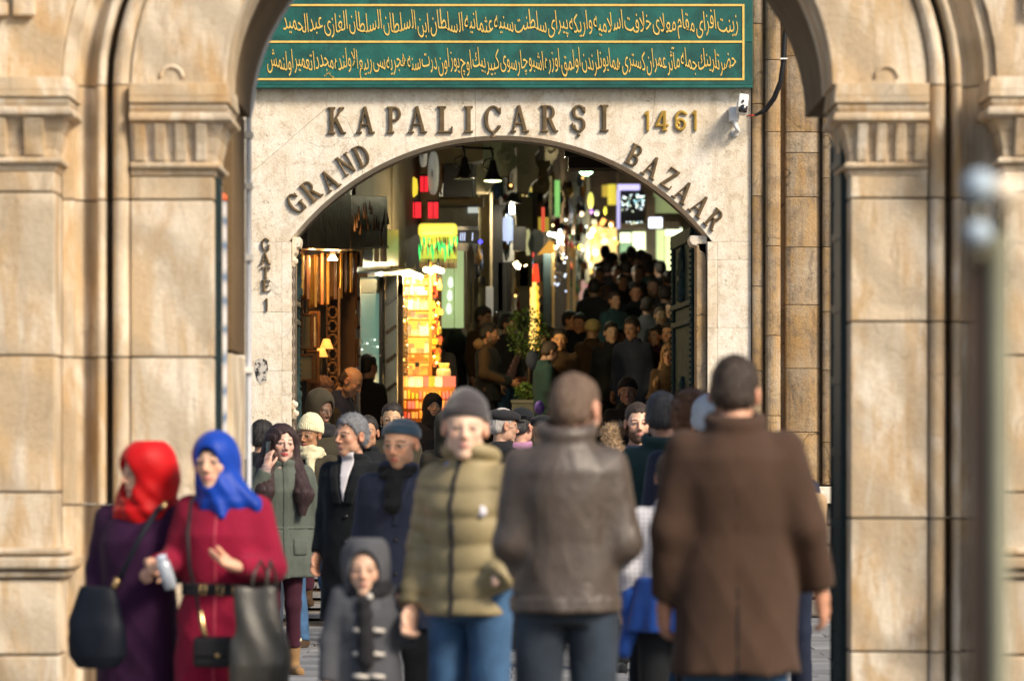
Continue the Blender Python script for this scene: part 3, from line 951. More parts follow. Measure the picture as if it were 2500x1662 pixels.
def shape_arabic(t):
    """joined presentation forms, in visual (left to right) order"""
    toks, i = [], 0
    while i < len(t):
        if t[i] == '\u0644' and i + 1 < len(t) and 'L' + t[i + 1] in FORMS: toks.append('L' + t[i + 1]); i += 2
        else: toks.append(t[i]); i += 1
    out = []
    for i, c in enumerate(toks):
        f = FORMS.get(c)
        if not f: out.append(c); continue
        prev = FORMS.get(toks[i - 1]) if i else None
        nxt = FORMS.get(toks[i + 1]) if i + 1 < len(toks) else None
        jp = bool(prev and 'initial' in prev and 'final' in f)
        jn = bool(nxt and 'initial' in f and 'final' in nxt)
        out.append(f.get('medial' if jp and jn else 'final' if jp else 'initial' if jn else 'isolated', f.get('isolated', c)))
    return ''.join(reversed(out))
def inscription(text, x0, x1, ybase, alif_px, label):
    words = text.split(' ')
    cu = bpy.data.curves.new('inscription', 'FONT')
    cu.body = ' '.join(reversed([shape_arabic(w) for w in words]))
    cu.space_word = .22
    cu.offset = -.005
    cu.extrude = .02
    cu.resolution_u = 4
    tmp = bpy.data.objects.new('inscription', cu)
    col.objects.link(tmp)
    bpy.context.view_layer.update()
    me = bpy.data.meshes.new_from_object(tmp.evaluated_get(bpy.context.evaluated_depsgraph_get()))
    bpy.data.objects.remove(tmp)
    n = len(me.vertices)
    co = np.zeros(n * 3); me.vertices.foreach_get('co', co); co = co.reshape(-1, 3)
    X0, X1 = co[:, 0].min(), co[:, 0].max()
    sx = (WX(x1, YG) - WX(x0, YG)) / (X1 - X0)
    sz = alif_px / 290.3 / .71
    zz = co[:, 1]
    zz = np.where(zz > .3, .3 + (zz - .3) * 1.12, zz)
    out = np.stack([WX(x0, YG) + (co[:, 0] - X0) * sx - zz * sz * .08, 30.899 - co[:, 2] * .25, WZ(ybase, YG) + zz * sz + .018 * np.sin(co[:, 0] * 2.1)], 1)
    me.vertices.foreach_set('co', out.ravel())
    me.materials.clear(); me.materials.append(M['gold'])
    me.update()
    return link('inscription', me, board)
inscription('زينت افزاى مقام معلاى خلافت اسلاميه واريكه پيراى سلطنت سنيه عثمانيه السلطان ابن السلطان السلطان الغازى عبدالحميد', 694, 1800, 79, 44, '')
inscription('حضرتلرينك جمله مآثر عمران كسترى همايونلرندن اولمق اوزره اشبو چارسوى كبير بيك اوچ يوز اون درت سنه هجريه سى ربيع الاولنده مجددا تعمير اولنمش', 655, 1796, 171, 44, '')
inscription('سامى', 793, 817, 189, 9, '')

# ---- security camera and its cable
cc_ = empty('security_camera', (WX(1800, YG), 30.9, WZ(270, YG)), label='small white security camera on the gate wall under the green board', cat='camera')
Geo().span((-.075, -.02, -.10), (.01, .09, .02)).obj('junction_box', M['white_plastic'], cc_, .008)
mt = Matrix.Rotation(R(8), 4, 'Y') @ Matrix.Rotation(R(-14), 4, 'X')
Geo().box((.03, -.09, .03), (.085, .20, .13), mt).obj('housing', M['white_plastic'], cc_, .014)
Geo().box((.03, -.192, -.012), (.072, .02, .07), mt).obj('lens_plate', M['black_plastic'], cc_, .01)
Geo().lathe([(.028, 0), (.03, .02), (.02, .03), (.0, .03)], (.03, -.2, -.01), 16, Matrix.Rotation(R(90), 4, 'X')).obj('lens', simple_mat('glass_lens', (.02, .02, .03), .05, var=0, coat=1), cc_)
Geo().box((.03, -.20, .05), (.018, .004, .022), mt).obj('logo', M['black_plastic'], cc_)
Geo().tube([(-.03, 0, -.1), (-.015, -.02, -.15), (.0, -.01, -.18), (-.02, .06, -.19)], .02, 10).obj('bracket', M['white_plastic'], cc_)
Geo().lathe([(.035, 0), (.035, .02), (.0, .02)], (-.02, .095, -.19), 14, Matrix.Rotation(R(90), 4, 'X')).obj('foot', M['white_plastic'], cc_)
kp = [(1828, 283, 30.86), (1845, 281, 30.85), (1868, 270, 30.83), (1890, 240, 30.78), (1906, 200, 30.75), (1913, 150, 30.74), (1916, 90, 30.74), (1925, 40, 30.74), (1935, 0, 30.75), (1938, -200, 30.8)]
cb = Geo().tube([P(a, b_, c) for a, b_, c in kp], [.006, .012] + [.022] * 8, 10).obj('cable', M['black_rubber'], label='thick black cable looping down the stained columns to the security camera', cat='cable')
Geo().box(P(1913, 144, 30.72), (.06, .04, .012)).obj('cable_tie', M['white_plastic'], cb)
w = [Geo().tube([P(1822, 284 + d, 30.84), P(1832, 282 - d, 30.83), P(1842, 282, 30.83)], .003, 5) for d in (-2, 2)]
for q in w: q.obj('wire', simple_mat('red_wire', (.45, .05, .03), .4), cb)

# ---- street lamp close to the camera on the right
YL = 6.2
lm = empty('street_lamp', (WX(2420, YL), YL, 0), label='brass and olive lamp post with a cluster of glass globes close to the camera', cat='street lamp')
lx = WX(2420, YL)
Geo().lathe([(.04, 0), (.04, .3), (.022, .36), (.017, .5), (.017, WZ(560, YL))], (.014, 0, 0), 20).obj('post', simple_mat('olive_post', (.20, .20, .14), .6, .1), lm)
Geo().lathe([(.017, 0), (.017, WZ(560, YL))], (-.016, .03, 0), 16).obj('side_post', simple_mat('brown_post', (.13, .08, .05), .6, .1), lm)
glb = simple_mat('globe_glass', (.40, .50, .60), .5, var=0)
glw = simple_mat('warm_globe', (.80, .70, .56), .35, var=0)
for i, (gx, gy, r_, mm_) in enumerate(((2388, 458, .029, glb), (2448, 470, .029, glw), (2384, 573, .024, glb))):
    gl = link('globe', np_mesh('globe', *surf(lambda p: el(p, (0, 0, 0), (r_, r_, r_)), (axis_of(-r_, r_, .004),) * 3), mm_), lm, (WX(gx, YL) - lx, -.02, WZ(gy, YL)))
    Geo().tube([(WX(gx, YL) - lx, -.02, WZ(gy, YL) - r_), (WX(gx, YL) - lx, -.02, WZ(gy, YL) - r_ - .025), (.0, 0, WZ(575, YL))], .008, 8).obj('globe_arm', simple_mat('olive_post', (.20, .18, .12), .35, .5), lm)
# ================================================================== BAZAAR STREET BEHIND THE GATE
random.seed(11)
def yf_(px): return 42390.0 / (2026.7 - px)                 # depth of the left row of shops in photo column px
def facade(g, px0, px1, yt, yb, out=0.0, thick=.12, Y0=None, Y1=None, back=0.0):
    """slab along the shop row between two columns; yt, yb = (row at px0, row at px1)"""
    Y0 = (Y0 or yf_(px0)) + back; Y1 = (Y1 or yf_(px1)) + back
    yt = yt if isinstance(yt, tuple) else (yt, yt); yb = yb if isinstance(yb, tuple) else (yb, yb)
    a0, a1, b0, b1 = P(px0, yt[0], Y0), P(px1, yt[1], Y1), P(px0, yb[0], Y0), P(px1, yb[1], Y1)
    o = Vector((out, 0, 0)); t = Vector((-thick, 0, 0))
    vs = [b0 + o, b1 + o, a1 + o, a0 + o, b0 + o + t, b1 + o + t, a1 + o + t, a0 + o + t]
    return g.raw(vs, [(0, 1, 2, 3), (7, 6, 5, 4), (0, 4, 5, 1), (1, 5, 6, 2), (2, 6, 7, 3), (3, 7, 4, 0)])
def fo(name, mat, parent, px0, px1, yt, yb, bevel=.006, **k):
    kw = {a: k.pop(a) for a in ('label', 'cat', 'group', 'kind') if a in k}
    g = facade(Geo(), px0, px1, yt, yb, **k)
    me = fix(g.mesh(name, mat))
    o = link(name, me, parent, **kw)
    if bevel: add_bevel(o, bevel)
    return o
def fc(name, mat, parent, px0, px1, y0, y1, Y, dep=.1, bevel=.006, **kw):
    """box facing the viewer: columns px0..px1, rows y0..y1, front at depth Y"""
    a, b_ = P(px0, y1, Y), P(px1, y0, Y)
    return Geo().span((a.x, Y, a.z), (b_.x, Y + dep, b_.z)).obj(name, mat, parent, bevel, **kw)
def lampl(px, py, Y, watts, c=(1, .52, .18), r=.06):
    d = bpy.data.lights.new('shop_light', 'POINT')
    d.energy = watts; d.color = c; d.shadow_soft_size = r
    o = bpy.data.objects.new('shop_light', d); col.objects.link(o); o.location = P(px, py, Y)
    return o
B = {}
B['brown'] = simple_mat('dark_brown_wood', (.060, .034, .018), .45, var=.4, vscale=3)
B['dark'] = simple_mat('near_black_board', (.012, .012, .013), .3, var=.3)
B['cream'] = simple_mat('cream_paint', (.33, .27, .17), .6, var=.25, vscale=2)
B['olive'] = simple_mat('olive_cream', (.20, .17, .09), .6, var=.25, vscale=2)
B['grey'] = simple_mat('grey_brown_wall', (.13, .11, .08), .7, var=.3, vscale=1.5)
B['glossdark'] = simple_mat('glossy_dark_sign', (.030, .020, .013), .35, var=.8, vscale=3, bmp=1.0, bscale=12)  # brown mottling puts reflections into the sign colour
B['giltframe'] = simple_mat('gilt_frame', (.50, .27, .06), .28, .65, var=.3)
B['walnut'] = simple_mat('walnut_frame', (.17, .075, .025), .3, var=.3, coat=.4)
B['paper'] = simple_mat('yellow_paper', (.60, .52, .30), .5, var=.2)
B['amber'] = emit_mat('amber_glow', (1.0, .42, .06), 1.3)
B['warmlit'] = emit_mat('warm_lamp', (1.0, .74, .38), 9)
B['whitelit'] = emit_mat('white_lamp', (.92, 1.0, .86), 5)
B['coollit'] = emit_mat('cool_lit_sign', (.66, .74, 1.0), .9)
B['redlit'] = emit_mat('red_lantern', (1.0, .02, .04), .6)
B['greenlit'] = emit_mat('green_glow', (.03, .75, .16), .8)
B['yellowlit'] = emit_mat('yellow_sign_glow', (.62, .56, .08), .42)
B['palegreen'] = emit_mat('pale_green_window', (.50, .66, .30), .42)
B['shopwhite'] = emit_mat('pale_shop_window', (.74, .80, .48), .75)
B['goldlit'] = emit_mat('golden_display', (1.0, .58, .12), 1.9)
B['tealglass'] = emit_mat('teal_window', (.14, .30, .25), .35)
B['ribbon'] = simple_mat('white_column', (.62, .60, .54), .5, var=.15)
lampl(932, 666, 37.7, 26, (.85, 1, .9), .025)
B['tinsel'] = simple_mat('tinsel', (.6, .5, .4), .15, .9, var=.5, vscale=30)

# street shell
shell = empty('bazaar_hall', (0, 0, 0), label='dark covered shopping street climbing behind the gate', cat='building')
def shellp(name, mat, pts, th, **k):
    a = [Vector(p) for p in pts]
    n = (a[1] - a[0]).cross(a[2] - a[0]).normalized() * th
    g = Geo().raw(a + [p + n for p in a], [(0, 1, 2, 3), (7, 6, 5, 4), (0, 4, 5, 1), (1, 5, 6, 2), (2, 6, 7, 3), (3, 7, 4, 0)])
    link(name, fix(g.mesh(name, mat)), shell)
def LX(Y): return -1.95 + .0863 * (Y - 32) - .35
zt = lambda Y: ground_z(Y) + 6.2
shellp('left_wall', B['grey'], [(LX(31.62), 31.62, -.1), (LX(73), 73, 3.9), (LX(73), 73, zt(73)), (LX(31.62), 31.62, zt(31.62))], -.3)
shellp('right_wall', B['grey'], [(LX(31.62) + 5.2, 31.62, -.1), (LX(80) + 6.4, 80, 4.6), (LX(80) + 6.4, 80, zt(80)), (LX(31.62) + 5.2, 31.62, zt(31.62))], .3)
shellp('vault', B['grey'], [(LX(31.62) - .4, 31.62, zt(31.62)), (LX(31.62) + 5.6, 31.62, zt(31.62)), (LX(80) + 7, 80, zt(80)), (LX(80) - 1, 80, zt(80))], .3)
shellp('end_wall', B['grey'], [(LX(73) - .5, 78.5, 3), (LX(80) + 6.4, 78.5, 3), (LX(80) + 6.4, 78.5, zt(80)), (LX(73) - .5, 78.5, zt(80))], .3)

# door leaves of the gate, opened inwards
def gate_leaf(label, x0, x1, y0, y1, face):
    e = empty('gate_door', (0, 0, 0), label=label, cat='door')
    dx, dy = x1 - x0, y1 - y0
    L = math.hypot(dx, dy)
    e.location = (x0, y0, ground_z(y0) + .03)
    e.rotation_euler = (0, 0, math.atan2(dy, dx))
    dm = simple_mat('verdigris_iron', (.030, .055, .055), .75, .0, spec=.08, var=.35, vscale=5, bmp=.3)
    z1 = 3.25
    Geo().span((0, -.035, 0), (L, .035, z1)).obj('leaf', dm, e, .006)
    s = face
    for zz, hh in ((0, .16), (.95, .05), (1.08, .05), (2.42, .05), (2.58, .05), (z1 - .12, .12)):
        Geo().span((.0, s * .036, zz), (L, s * .07, zz + hh)).obj('rail', dm, e, .01)
    for xx in (0, L - .07):
        Geo().span((xx, s * .036, 0), (xx + .07, s * .062, z1)).obj('stile', dm, e, .01)
    for zz in np.arange(.05, z1, .055):
        pass
    for xx in (.04, L - .035):
        g = Geo()
        for zz in np.arange(.04, z1 - .03, .05):
            g.lathe([(.014, 0), (.010, .012), (0, .016)], (xx, s * .062, zz), 6, Matrix.Rotation(R(-90 * s), 4, 'X'))
        g.obj('rivet_row', dm, e)
    for zz in (.55, 1.75, 2.9):
        V, Q = surf(lambda p: smin(rc(p, (0, 0, -.22), (0, 0, .2), .05, .02), el(p, (0, 0, .05), (.10, .03, .07)), .05) + .012 * wob(p, 60) - .004, (axis_of(-.16, .16, .012), axis_of(-.07, .07, .012), axis_of(-.3, .28, .012)))
        link('carved_ornament', np_mesh('carved_ornament', V, Q, dm), e, (L * .5, s * .05, zz))
    return e
gate_leaf('dark verdigris iron gate leaf with raised ornaments opened against the right jamb', 1.60, 1.495, 31.66, 33.2, 1)
gate_leaf('dark iron gate leaf opened inwards behind the left jamb beside the hanging picture frames', -1.93, -1.93, 31.66, 32.5, -1)

# ---- framing shop: glossy sign boxes, hanging frames
shop = empty('frame_shop', (0, 0, 0), label='picture framing shop under two glossy dark sign boxes just inside the gate', cat='shopfront')
fo('wall', B['brown'], shop, 705, 872, 300, (1500, 1400), back=1.2)
fo('sign_box', B['glossdark'], shop, 708, 812, (330, 330), (606, 612), out=.16, thick=.3, Y0=32.0, Y1=33.6)
fo('sign_box', B['glossdark'], shop, 829, 921, (476, 480), (612, 606), out=.10, thick=.3, Y0=34.2, Y1=35.8)
fo('sign_edge', B['olive'], shop, 712, 812, (603, 608), (606, 611), out=.175, thick=.02, Y0=32.0, Y1=33.6)
for k in range(16):
    a = 834 + k * 5.4
    yy = 34.1 + k * .10
    t0 = random.uniform(490, 560)
    Geo().tube([P(a, t0, yy) + Vector((.12, 0, 0)), P(a + random.uniform(-4, 4), t0 + random.uniform(20, 45), yy) + Vector((.12, 0, 0))], [.004, .014], 6).obj('reflective_drip', B['brown'], shop)  # reflective drips of the gloss sign put in as brown rods
fo('sign_edge', B['olive'], shop, 829, 921, (607, 600), (612, 606), out=.115, thick=.02, Y0=34.2, Y1=35.8)
fc('post', B['dark'], shop, 813, 828, 380, 618, 34.0, .12)
for k in range(9):
    a = 840 + k * 9
    Geo().tube([P(a, random.uniform(500, 560), 34.0 + k * .17), P(a + random.uniform(-2, 2), random.uniform(580, 600), 34.0 + k * .17)], [.004, .012], 6).obj('hanging_trim', B['walnut'] if k % 2 else B['olive'], shop)
for i, (px, ph) in enumerate(((723, 100), (735, 60), (745, 90))):
    Geo().box(P(px, 700 + ph + 220, 33.5), (.03, .05, 2.4)).obj('door_post', B['dark'], shop)
fc('shutter_stripe', simple_mat('dull_blue_strip', (.05, .07, .09), .4), shop, 716, 719, 770, 1250, 33.0, .03)
# wooden star lattice
g = Geo()
for k in range(6):
    yc = 762 + k * 34
    for q in range(6):
        a0, a1 = q * math.pi / 3, (q + 1) * math.pi / 3
        g.tube([P(812 + 12 * math.cos(a0), yc + 15 * math.sin(a0), 35.2), P(812 + 12 * math.cos(a1), yc + 15 * math.sin(a1), 35.2)], .012, 5)
lat_m = simple_mat('orange_wood', (.26, .13, .045), .4)
lat = g.obj('lattice_screen', lat_m, shop)
fc('post', lat_m, shop, 824, 830, 700, 1100, 35.2, .06)
fc('post', lat_m, shop, 796, 800, 740, 1100, 35.2, .06)
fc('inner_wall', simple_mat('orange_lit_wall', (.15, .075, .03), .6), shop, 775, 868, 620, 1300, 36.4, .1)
fc('inner_panel', B['brown'], shop, 800, 826, 730, 1300, 36.2, .1)
fr = [(716, 622, 748), (731, 620, 722), (747, 624, 732), (764, 622, 751), (779, 618, 745), (795, 618, 744), (812, 620, 732), (826, 616, 730), (838, 618, 714), (851, 617, 716), (862, 620, 758)]
hues = ['pale', 'cream', 'rose', 'yellow', 'white', 'silver', 'tan', 'orange', 'umber', 'ivory', 'grey']
cv = [(.55, .50, .30), (.62, .58, .42), (.45, .22, .16), (.75, .50, .08), (.70, .68, .60), (.72, .66, .52), (.50, .33, .16), (.70, .32, .06), (.25, .13, .07), (.65, .55, .36), (.30, .30, .26)]
for i, (px, a, b_) in enumerate(fr):
    Y = yf_(px) + .1
    h = (b_ - a) * Y / FPX
    e = empty('picture_frame', P(px, b_, Y) + Vector((.12, 0, 0)) * 0, R(-70 + 3 * math.sin(i * 2.1)),
              label='hanging gilt picture frame with a %s canvas, number %s from the gate jamb' % (hues[i], ['one', 'two', 'three', 'four', 'five', 'six', 'seven', 'eight', 'nine', 'ten', 'eleven'][i]), cat='picture frame', group='frames hanging in the framing shop')
    fm = B['giltframe'] if i % 2 else B['walnut']
    w = .15
    for nm, c_, s_ in (('frame_side', (-w / 2, 0, h / 2), (.026, .03, h)), ('frame_side', (w / 2, 0, h / 2), (.026, .03, h)), ('frame_top', (0, 0, h - .018), (w - .03, .028, .03)), ('frame_bottom', (0, 0, .018), (w - .03, .028, .03))):
        Geo().box(c_, s_).obj(nm, fm, e, .006)
    Geo().box((0, 0, h / 2), (w - .04, .015, h - .07)).obj('canvas', simple_mat('canvas_' + hues[i], tuple(min(.85, q * 1.25) for q in cv[i]), .3, coat=.5, vscale=10, var=.35), e)
low = [(750, 765, 855, .10, 'narrow gilt picture frame standing left of the table lamp'), (768, 760, 850, .08, 'slim bright gilt picture frame right beside the standing narrow one'), (747, 864, 930, .16, 'small grey picture frame with a dark picture low by the door'), (764, 856, 935, .10, 'tall walnut picture frame edge-on next to the small grey one'),
       (856, 766, 802, .13, 'small square olive picture frame high on the wall by the white column'), (856, 826, 895, .14, 'upright picture frame with a cream mount below the square one')]
for px, a, b_, w, lb in low:
    Y = yf_(px) + .25
    h = (b_ - a) * Y / FPX
    e = empty('picture_frame', P(px, b_, Y), R(-22), label=lb, cat='picture frame')
    for nm, c_, s_ in (('frame_side', (-w / 2, 0, h / 2), (.02, .04, h)), ('frame_side', (w / 2, 0, h / 2), (.02, .04, h)), ('frame_top', (0, 0, h - .01), (w - .02, .04, .02)), ('frame_bottom', (0, 0, .01), (w - .02, .04, .02))):
        Geo().box(c_, s_).obj(nm, B['walnut'], e, .004)
    Geo().box((0, 0, h / 2), (w - .02, .015, h - .03)).obj('canvas', B['paper'] if 'cream' in lb or 'bright' in lb else B['olive'], e)
for (px, py, lb) in ((784, 858, 'small orange cone lamp shade lit above the counter'), (797, 838, 'pale tilted lamp shade lit behind the orange one')):
    e = empty('counter_lamp', P(px, py, 34.6), label=lb, cat='lamp')
    Geo().lathe([(.065, 0), (.03, .09), (.0, .095)], (0, 0, -.05), 16).obj('lamp_shade', emit_mat('orange_shade', (1, .42, .08), 1.0), e)
    Geo().tube([(0, 0, -.05), (0, .02, -.4)], .008, 6).obj('stem', B['dark'], e)
e = empty('spot_lamp', P(812, 622, 33.9), label='hot orange spot lamp glowing over the hanging picture frames', cat='lamp')
Geo().lathe([(.02, 0), (.05, -.05), (.0, -.05)], (0, 0, 0), 14).obj('bulb', B['warmlit'], e)
Geo().box((0, .03, .03), (.05, .05, .05)).obj('holder', B['dark'], e)
lampl(812, 640, 33.7, 42); lampl(762, 619, 32.9, 10, r=.02); lampl(797, 842, 34.62, 8, r=.03)

# ---- white column shop with the teal window
s2_ = empty('column_shop', (0, 0, 0), label='shop with white ribbon-striped columns round a teal lit window', cat='shopfront')
fo('wall', B['grey'], s2_, 868, 985, 300, (1400, 1300), back=0.99)
for (a, b_, dx_) in ((867, 879, 0), (940, 970, .0)):
    Y = yf_(a) + .3
    fc('column', B['ribbon'], s2_, a, b_, 672, 1180, Y, .2, .01)
    for k in range(7):
        yc = 728 + k * 70 + (6 if a > 900 else 0)
        w_ = (b_ - a) * Y / FPX
        c_ = P((a + b_) / 2, yc, Y - .012)
        Geo().box(c_, (w_ * 1.04, .02, .035), Matrix.Rotation(R(-38 if a > 900 else 40), 4, 'Y')).obj('ribbon', B['dark'], s2_)
fo('window_pane', B['tealglass'], s2_, 879, 935, 678, 985, back=0.66, thick=.03)
fo('blind', simple_mat('pale_teal_blind', (.16, .22, .21), .6), s2_, 879, 935, 680, 716, back=0.59, thick=.02)
fc('inner_shelf', B['goldlit'], s2_, 880, 903, 722, 792, 39.2, .05).active_material = emit_mat('window_gold', (.62, .52, .22), .6)
fo('window_frame', B['dark'], s2_, 935, 940, 670, 1000, back=0.33, thick=.1)
fo('fascia', B['cream'], s2_, 868, 985, (668, 655), (678, 668), out=.12, thick=.25)
fo('light_strip', emit_mat('strip_glow', (.85, .75, .5), .9), s2_, 884, 980, (667, 659), (670, 662), out=.14, thick=.02)
fo('header_board', B['dark'], s2_, 874, 962, (560, 560), (652, 648), out=.05, thick=.15)
for i, (px, w_) in enumerate(((905, .05), (917, .03), (923, .03), (934, .05), (941, .03))):
    Geo().box(P(px, 604, 37.6), (w_, .03, .30)).obj('sign_stroke', B['ribbon'], s2_)
for k in range(22):
    a = random.uniform(880, 934); c_ = P(a, random.choice([random.uniform(820, 900), random.uniform(940, 975)]), yf_(a) + .5)
    Geo().box(c_, (.014, .014, .014), Matrix.Rotation(.7, 4, 'Y')).obj('glass_ornament', emit_mat('ornament', (.9, 1, .8), 2.5) if k % 4 == 0 else B['tinsel'], s2_)
for nm, a, b_, y0, y1, mt_ in (('shelf_box', 965, 984, 690, 720, 'dark'), ('pillar', 971, 984, 672, 1200, 'brown')):
    fc(nm, B[mt_], s2_, a, b_, y0, y1, 39.6, .2)

# ---- perfume and soap stall, brightly lit
st = empty('perfume_stall', (0, 0, 0), label='glowing amber stall of shelves crowded with soaps and perfume bottles', cat='stall')
Yst = 40.6
prod = []
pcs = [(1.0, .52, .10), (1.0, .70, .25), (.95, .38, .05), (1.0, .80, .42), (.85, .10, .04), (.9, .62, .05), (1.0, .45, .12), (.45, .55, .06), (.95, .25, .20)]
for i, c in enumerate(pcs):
    m_, nt_, b_ = base_mat('lit_stall_goods')
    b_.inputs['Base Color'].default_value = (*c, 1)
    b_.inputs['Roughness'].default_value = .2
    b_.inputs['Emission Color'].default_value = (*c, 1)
    b_.inputs['Emission Strength'].default_value = .28  # lamplight on the goods put in as a weak glow of their own
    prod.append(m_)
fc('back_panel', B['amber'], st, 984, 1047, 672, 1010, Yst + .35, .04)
g = Geo()
ysh = [672, 694, 720, 756, 778, 820, 862, 884, 916, 945, 975, 1010]
for yy in ysh: fc('shelf', simple_mat('amber_shelf', (.5, .26, .06), .4), st, 985, 1046, yy - 1, yy + 1.5, Yst, .34, .003)
bott = []
for k, (w, h) in enumerate(((.045, .075), (.06, .05), (.03, .10), (.07, .085), (.04, .04))):
    gg = Geo().box((0, 0, h / 2), (w, .05, h))
    if k in (0, 2): gg.lathe([(w * .3, h), (w * .3, h + .02), (w * .22, h + .03), (0, h + .03)], (0, 0, 0), 8)
    bott.append(gg)
pm_ = {}
def product(px, py, Y, kk=None, mi=None, parent=None, sc_=1.0):
    kk = random.randrange(5) if kk is None else kk
    mi = random.randrange(len(prod)) if mi is None else mi
    if (kk, mi) not in pm_: pm_[(kk, mi)] = bott[kk].mesh('product', prod[mi])
    o = link('product', pm_[(kk, mi)], parent or st, P(px, py, Y), (0, 0, random.uniform(-.3, .3)))
    o.scale = (sc_,) * 3
    return o
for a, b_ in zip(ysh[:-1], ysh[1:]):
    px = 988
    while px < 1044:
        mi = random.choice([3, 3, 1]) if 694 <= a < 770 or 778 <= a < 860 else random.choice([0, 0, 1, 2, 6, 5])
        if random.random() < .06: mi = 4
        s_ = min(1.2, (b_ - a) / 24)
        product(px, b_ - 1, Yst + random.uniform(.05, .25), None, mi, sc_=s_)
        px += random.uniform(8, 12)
fc('post', simple_mat('orange_post', (.55, .24, .04), .4), st, 1047, 1055, 640, 1010, Yst, .12)
fc('post', B['dark'], st, 977, 983, 668, 1030, Yst, .12)
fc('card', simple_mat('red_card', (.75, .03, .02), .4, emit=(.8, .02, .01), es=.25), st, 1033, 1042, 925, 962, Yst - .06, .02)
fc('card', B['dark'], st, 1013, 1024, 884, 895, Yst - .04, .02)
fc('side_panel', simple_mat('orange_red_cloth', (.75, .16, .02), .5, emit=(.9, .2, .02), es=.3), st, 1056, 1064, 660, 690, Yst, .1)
fc('side_panel', B['brown'], st, 1056, 1078, 660, 940, Yst + .4, .05)
tg = Geo()
for k in range(420):
    t = k / 420
    a = k * 2.4
    tg.box(P(990 + 5 * math.cos(a) * 1.0, 720 + 250 * t, Yst - .12) + Vector((0, .02 * math.sin(a), 0)), (.012, .012, .012), Matrix.Rotation(a, 4, 'Y') @ Matrix.Rotation(a * .7, 4, 'X'))
link('tinsel_garland', tg.mesh('tinsel_garland', B['tinsel']), st, kind='stuff')
for k, (px, py) in enumerate(((985, 716), (987, 783), (984, 878), (986, 958), (987, 1003), (1064, 692), (1064, 770), (1060, 870), (1066, 885), (1056, 800), (1070, 740))):
    Geo().lathe([(0, -.018), (.018, 0), (0, .018)], P(px, py, Yst - .15), 10).obj('fairy_bulb', emit_mat('fairy_bulb', (1, .62, .12), 5), st)
for k in range(60):
    px, py = random.uniform(1056, 1076), random.uniform(690, 900)
    product(px, py, Yst + random.uniform(.0, .3), None, random.choice([0, 2, 4, 5]), sc_=.7)
# lower counter with boxes and cups
fc('counter', simple_mat('amber_counter', (.55, .25, .05), .5), st, 984, 1112, 945, 1120, Yst - .5, .5)
px = 990
while px < 1108:
    product(px, 944, Yst - .45, 3, random.choice([1, 3, 8, 7, 0]), sc_=1.35); px += 16
for k in range(13):
    for j in range(3):
        w_ = random.uniform(5, 8)
        fc('gift_box', prod[random.choice([0, 1, 2, 5, 6, 7, 8, 4])], st, 986 + k * 9.4, 986 + k * 9.4 + w_, 952 + j * 24 + random.uniform(0, 8), 973 + j * 24, Yst - .62 - .03 * j, .1)
Geo().lathe([(.07, 0), (.08, .16), (.07, .2), (.0, .2)], P(1083, 944, Yst - .3), 16).obj('jar', prod[1], st)
for dx_ in (-10, -3, 5, 12):
    Geo().tube([P(1083 + dx_ * .5, 908, Yst - .3), P(1083 + dx_, 886, Yst - .3)], .014, 7).obj('wooden_scoop', prod[0], st)
for (px, py, w, rt) in ((988, 667, .07, 0), (1012, 670, .13, 25), (1046, 660, .06, 0), (1070, 658, .08, 0)):
    e = empty('spot_lamp', P(px, py, Yst - .3), label={988: 'short glowing spot lamp at the left corner of the amber stall', 1012: 'brightest long spot lamp over the amber shelves', 1046: 'small warm spot lamp left under the green lit sign', 1070: 'small warm spot lamp right under the green lit sign'}[px], cat='lamp')
    V, Q = surf(lambda p: rc(p, (-w / 2, 0, w * .16), (w / 2, 0, -w * .2), .03), (axis_of(-.12, .12, .01), axis_of(-.05, .05, .01), axis_of(-.09, .09, .01)))
    link('bulb', np_mesh('bulb', V, Q, B['warmlit']), e)
    Geo().tube([(0, .02, .02), (0, .1, .12)], .012, 6).obj('arm', B['dark'], e)
lampl(1012, 680, Yst - .45, 38, (1, .62, .22)); lampl(1040, 930, Yst - 1.0, 8, (1, .6, .2))

# ---- green and yellow lit sign with hanging glass drops
e = empty('lit_sign', (0, 0, 0), label='yellow box sign with a fringe of green glass drops over the amber stall', cat='sign')
Ys = 41.0
V, Q = surf(lambda p: bxs(p, (0, 0, 0), (.22, .12, .075), .05), (axis_of(-.25, .25, .015), axis_of(-.15, .15, .015), axis_of(-.1, .1, .01)))
link('canopy', np_mesh('canopy', V, Q, B['yellowlit']), e, P(1069, 562, Ys))
fc('panel', emit_mat('lime_panel', (.42, .48, .06), .5), e, 1024, 1116, 575, 640, Ys + .05, .05)
for k in range(46):
    px = 1023 + k * 2.05 + random.uniform(-1, 1)
    t0 = random.uniform(572, 596); t1 = t0 + random.uniform(18, 46)
    a, b_ = P(px, t0, Ys - .02), P(px + random.uniform(-2, 3), t1, Ys - .02)
    o = Geo().tube([a, (a + b_) / 2, b_], [.004, .013, .003], 6).obj('glass_drop', [B['greenlit'], B['dark'], B['greenlit'], prod[0], B['olive']][k % 5], e)
for k in range(20):
    px = 1026 + k * 4.6
    Geo().tube([P(px, 632, Ys - .01), P(px, 655, Ys - .01)], .009, 6).obj('fringe_rod', B['cream'] if k % 3 else B['olive'], e)

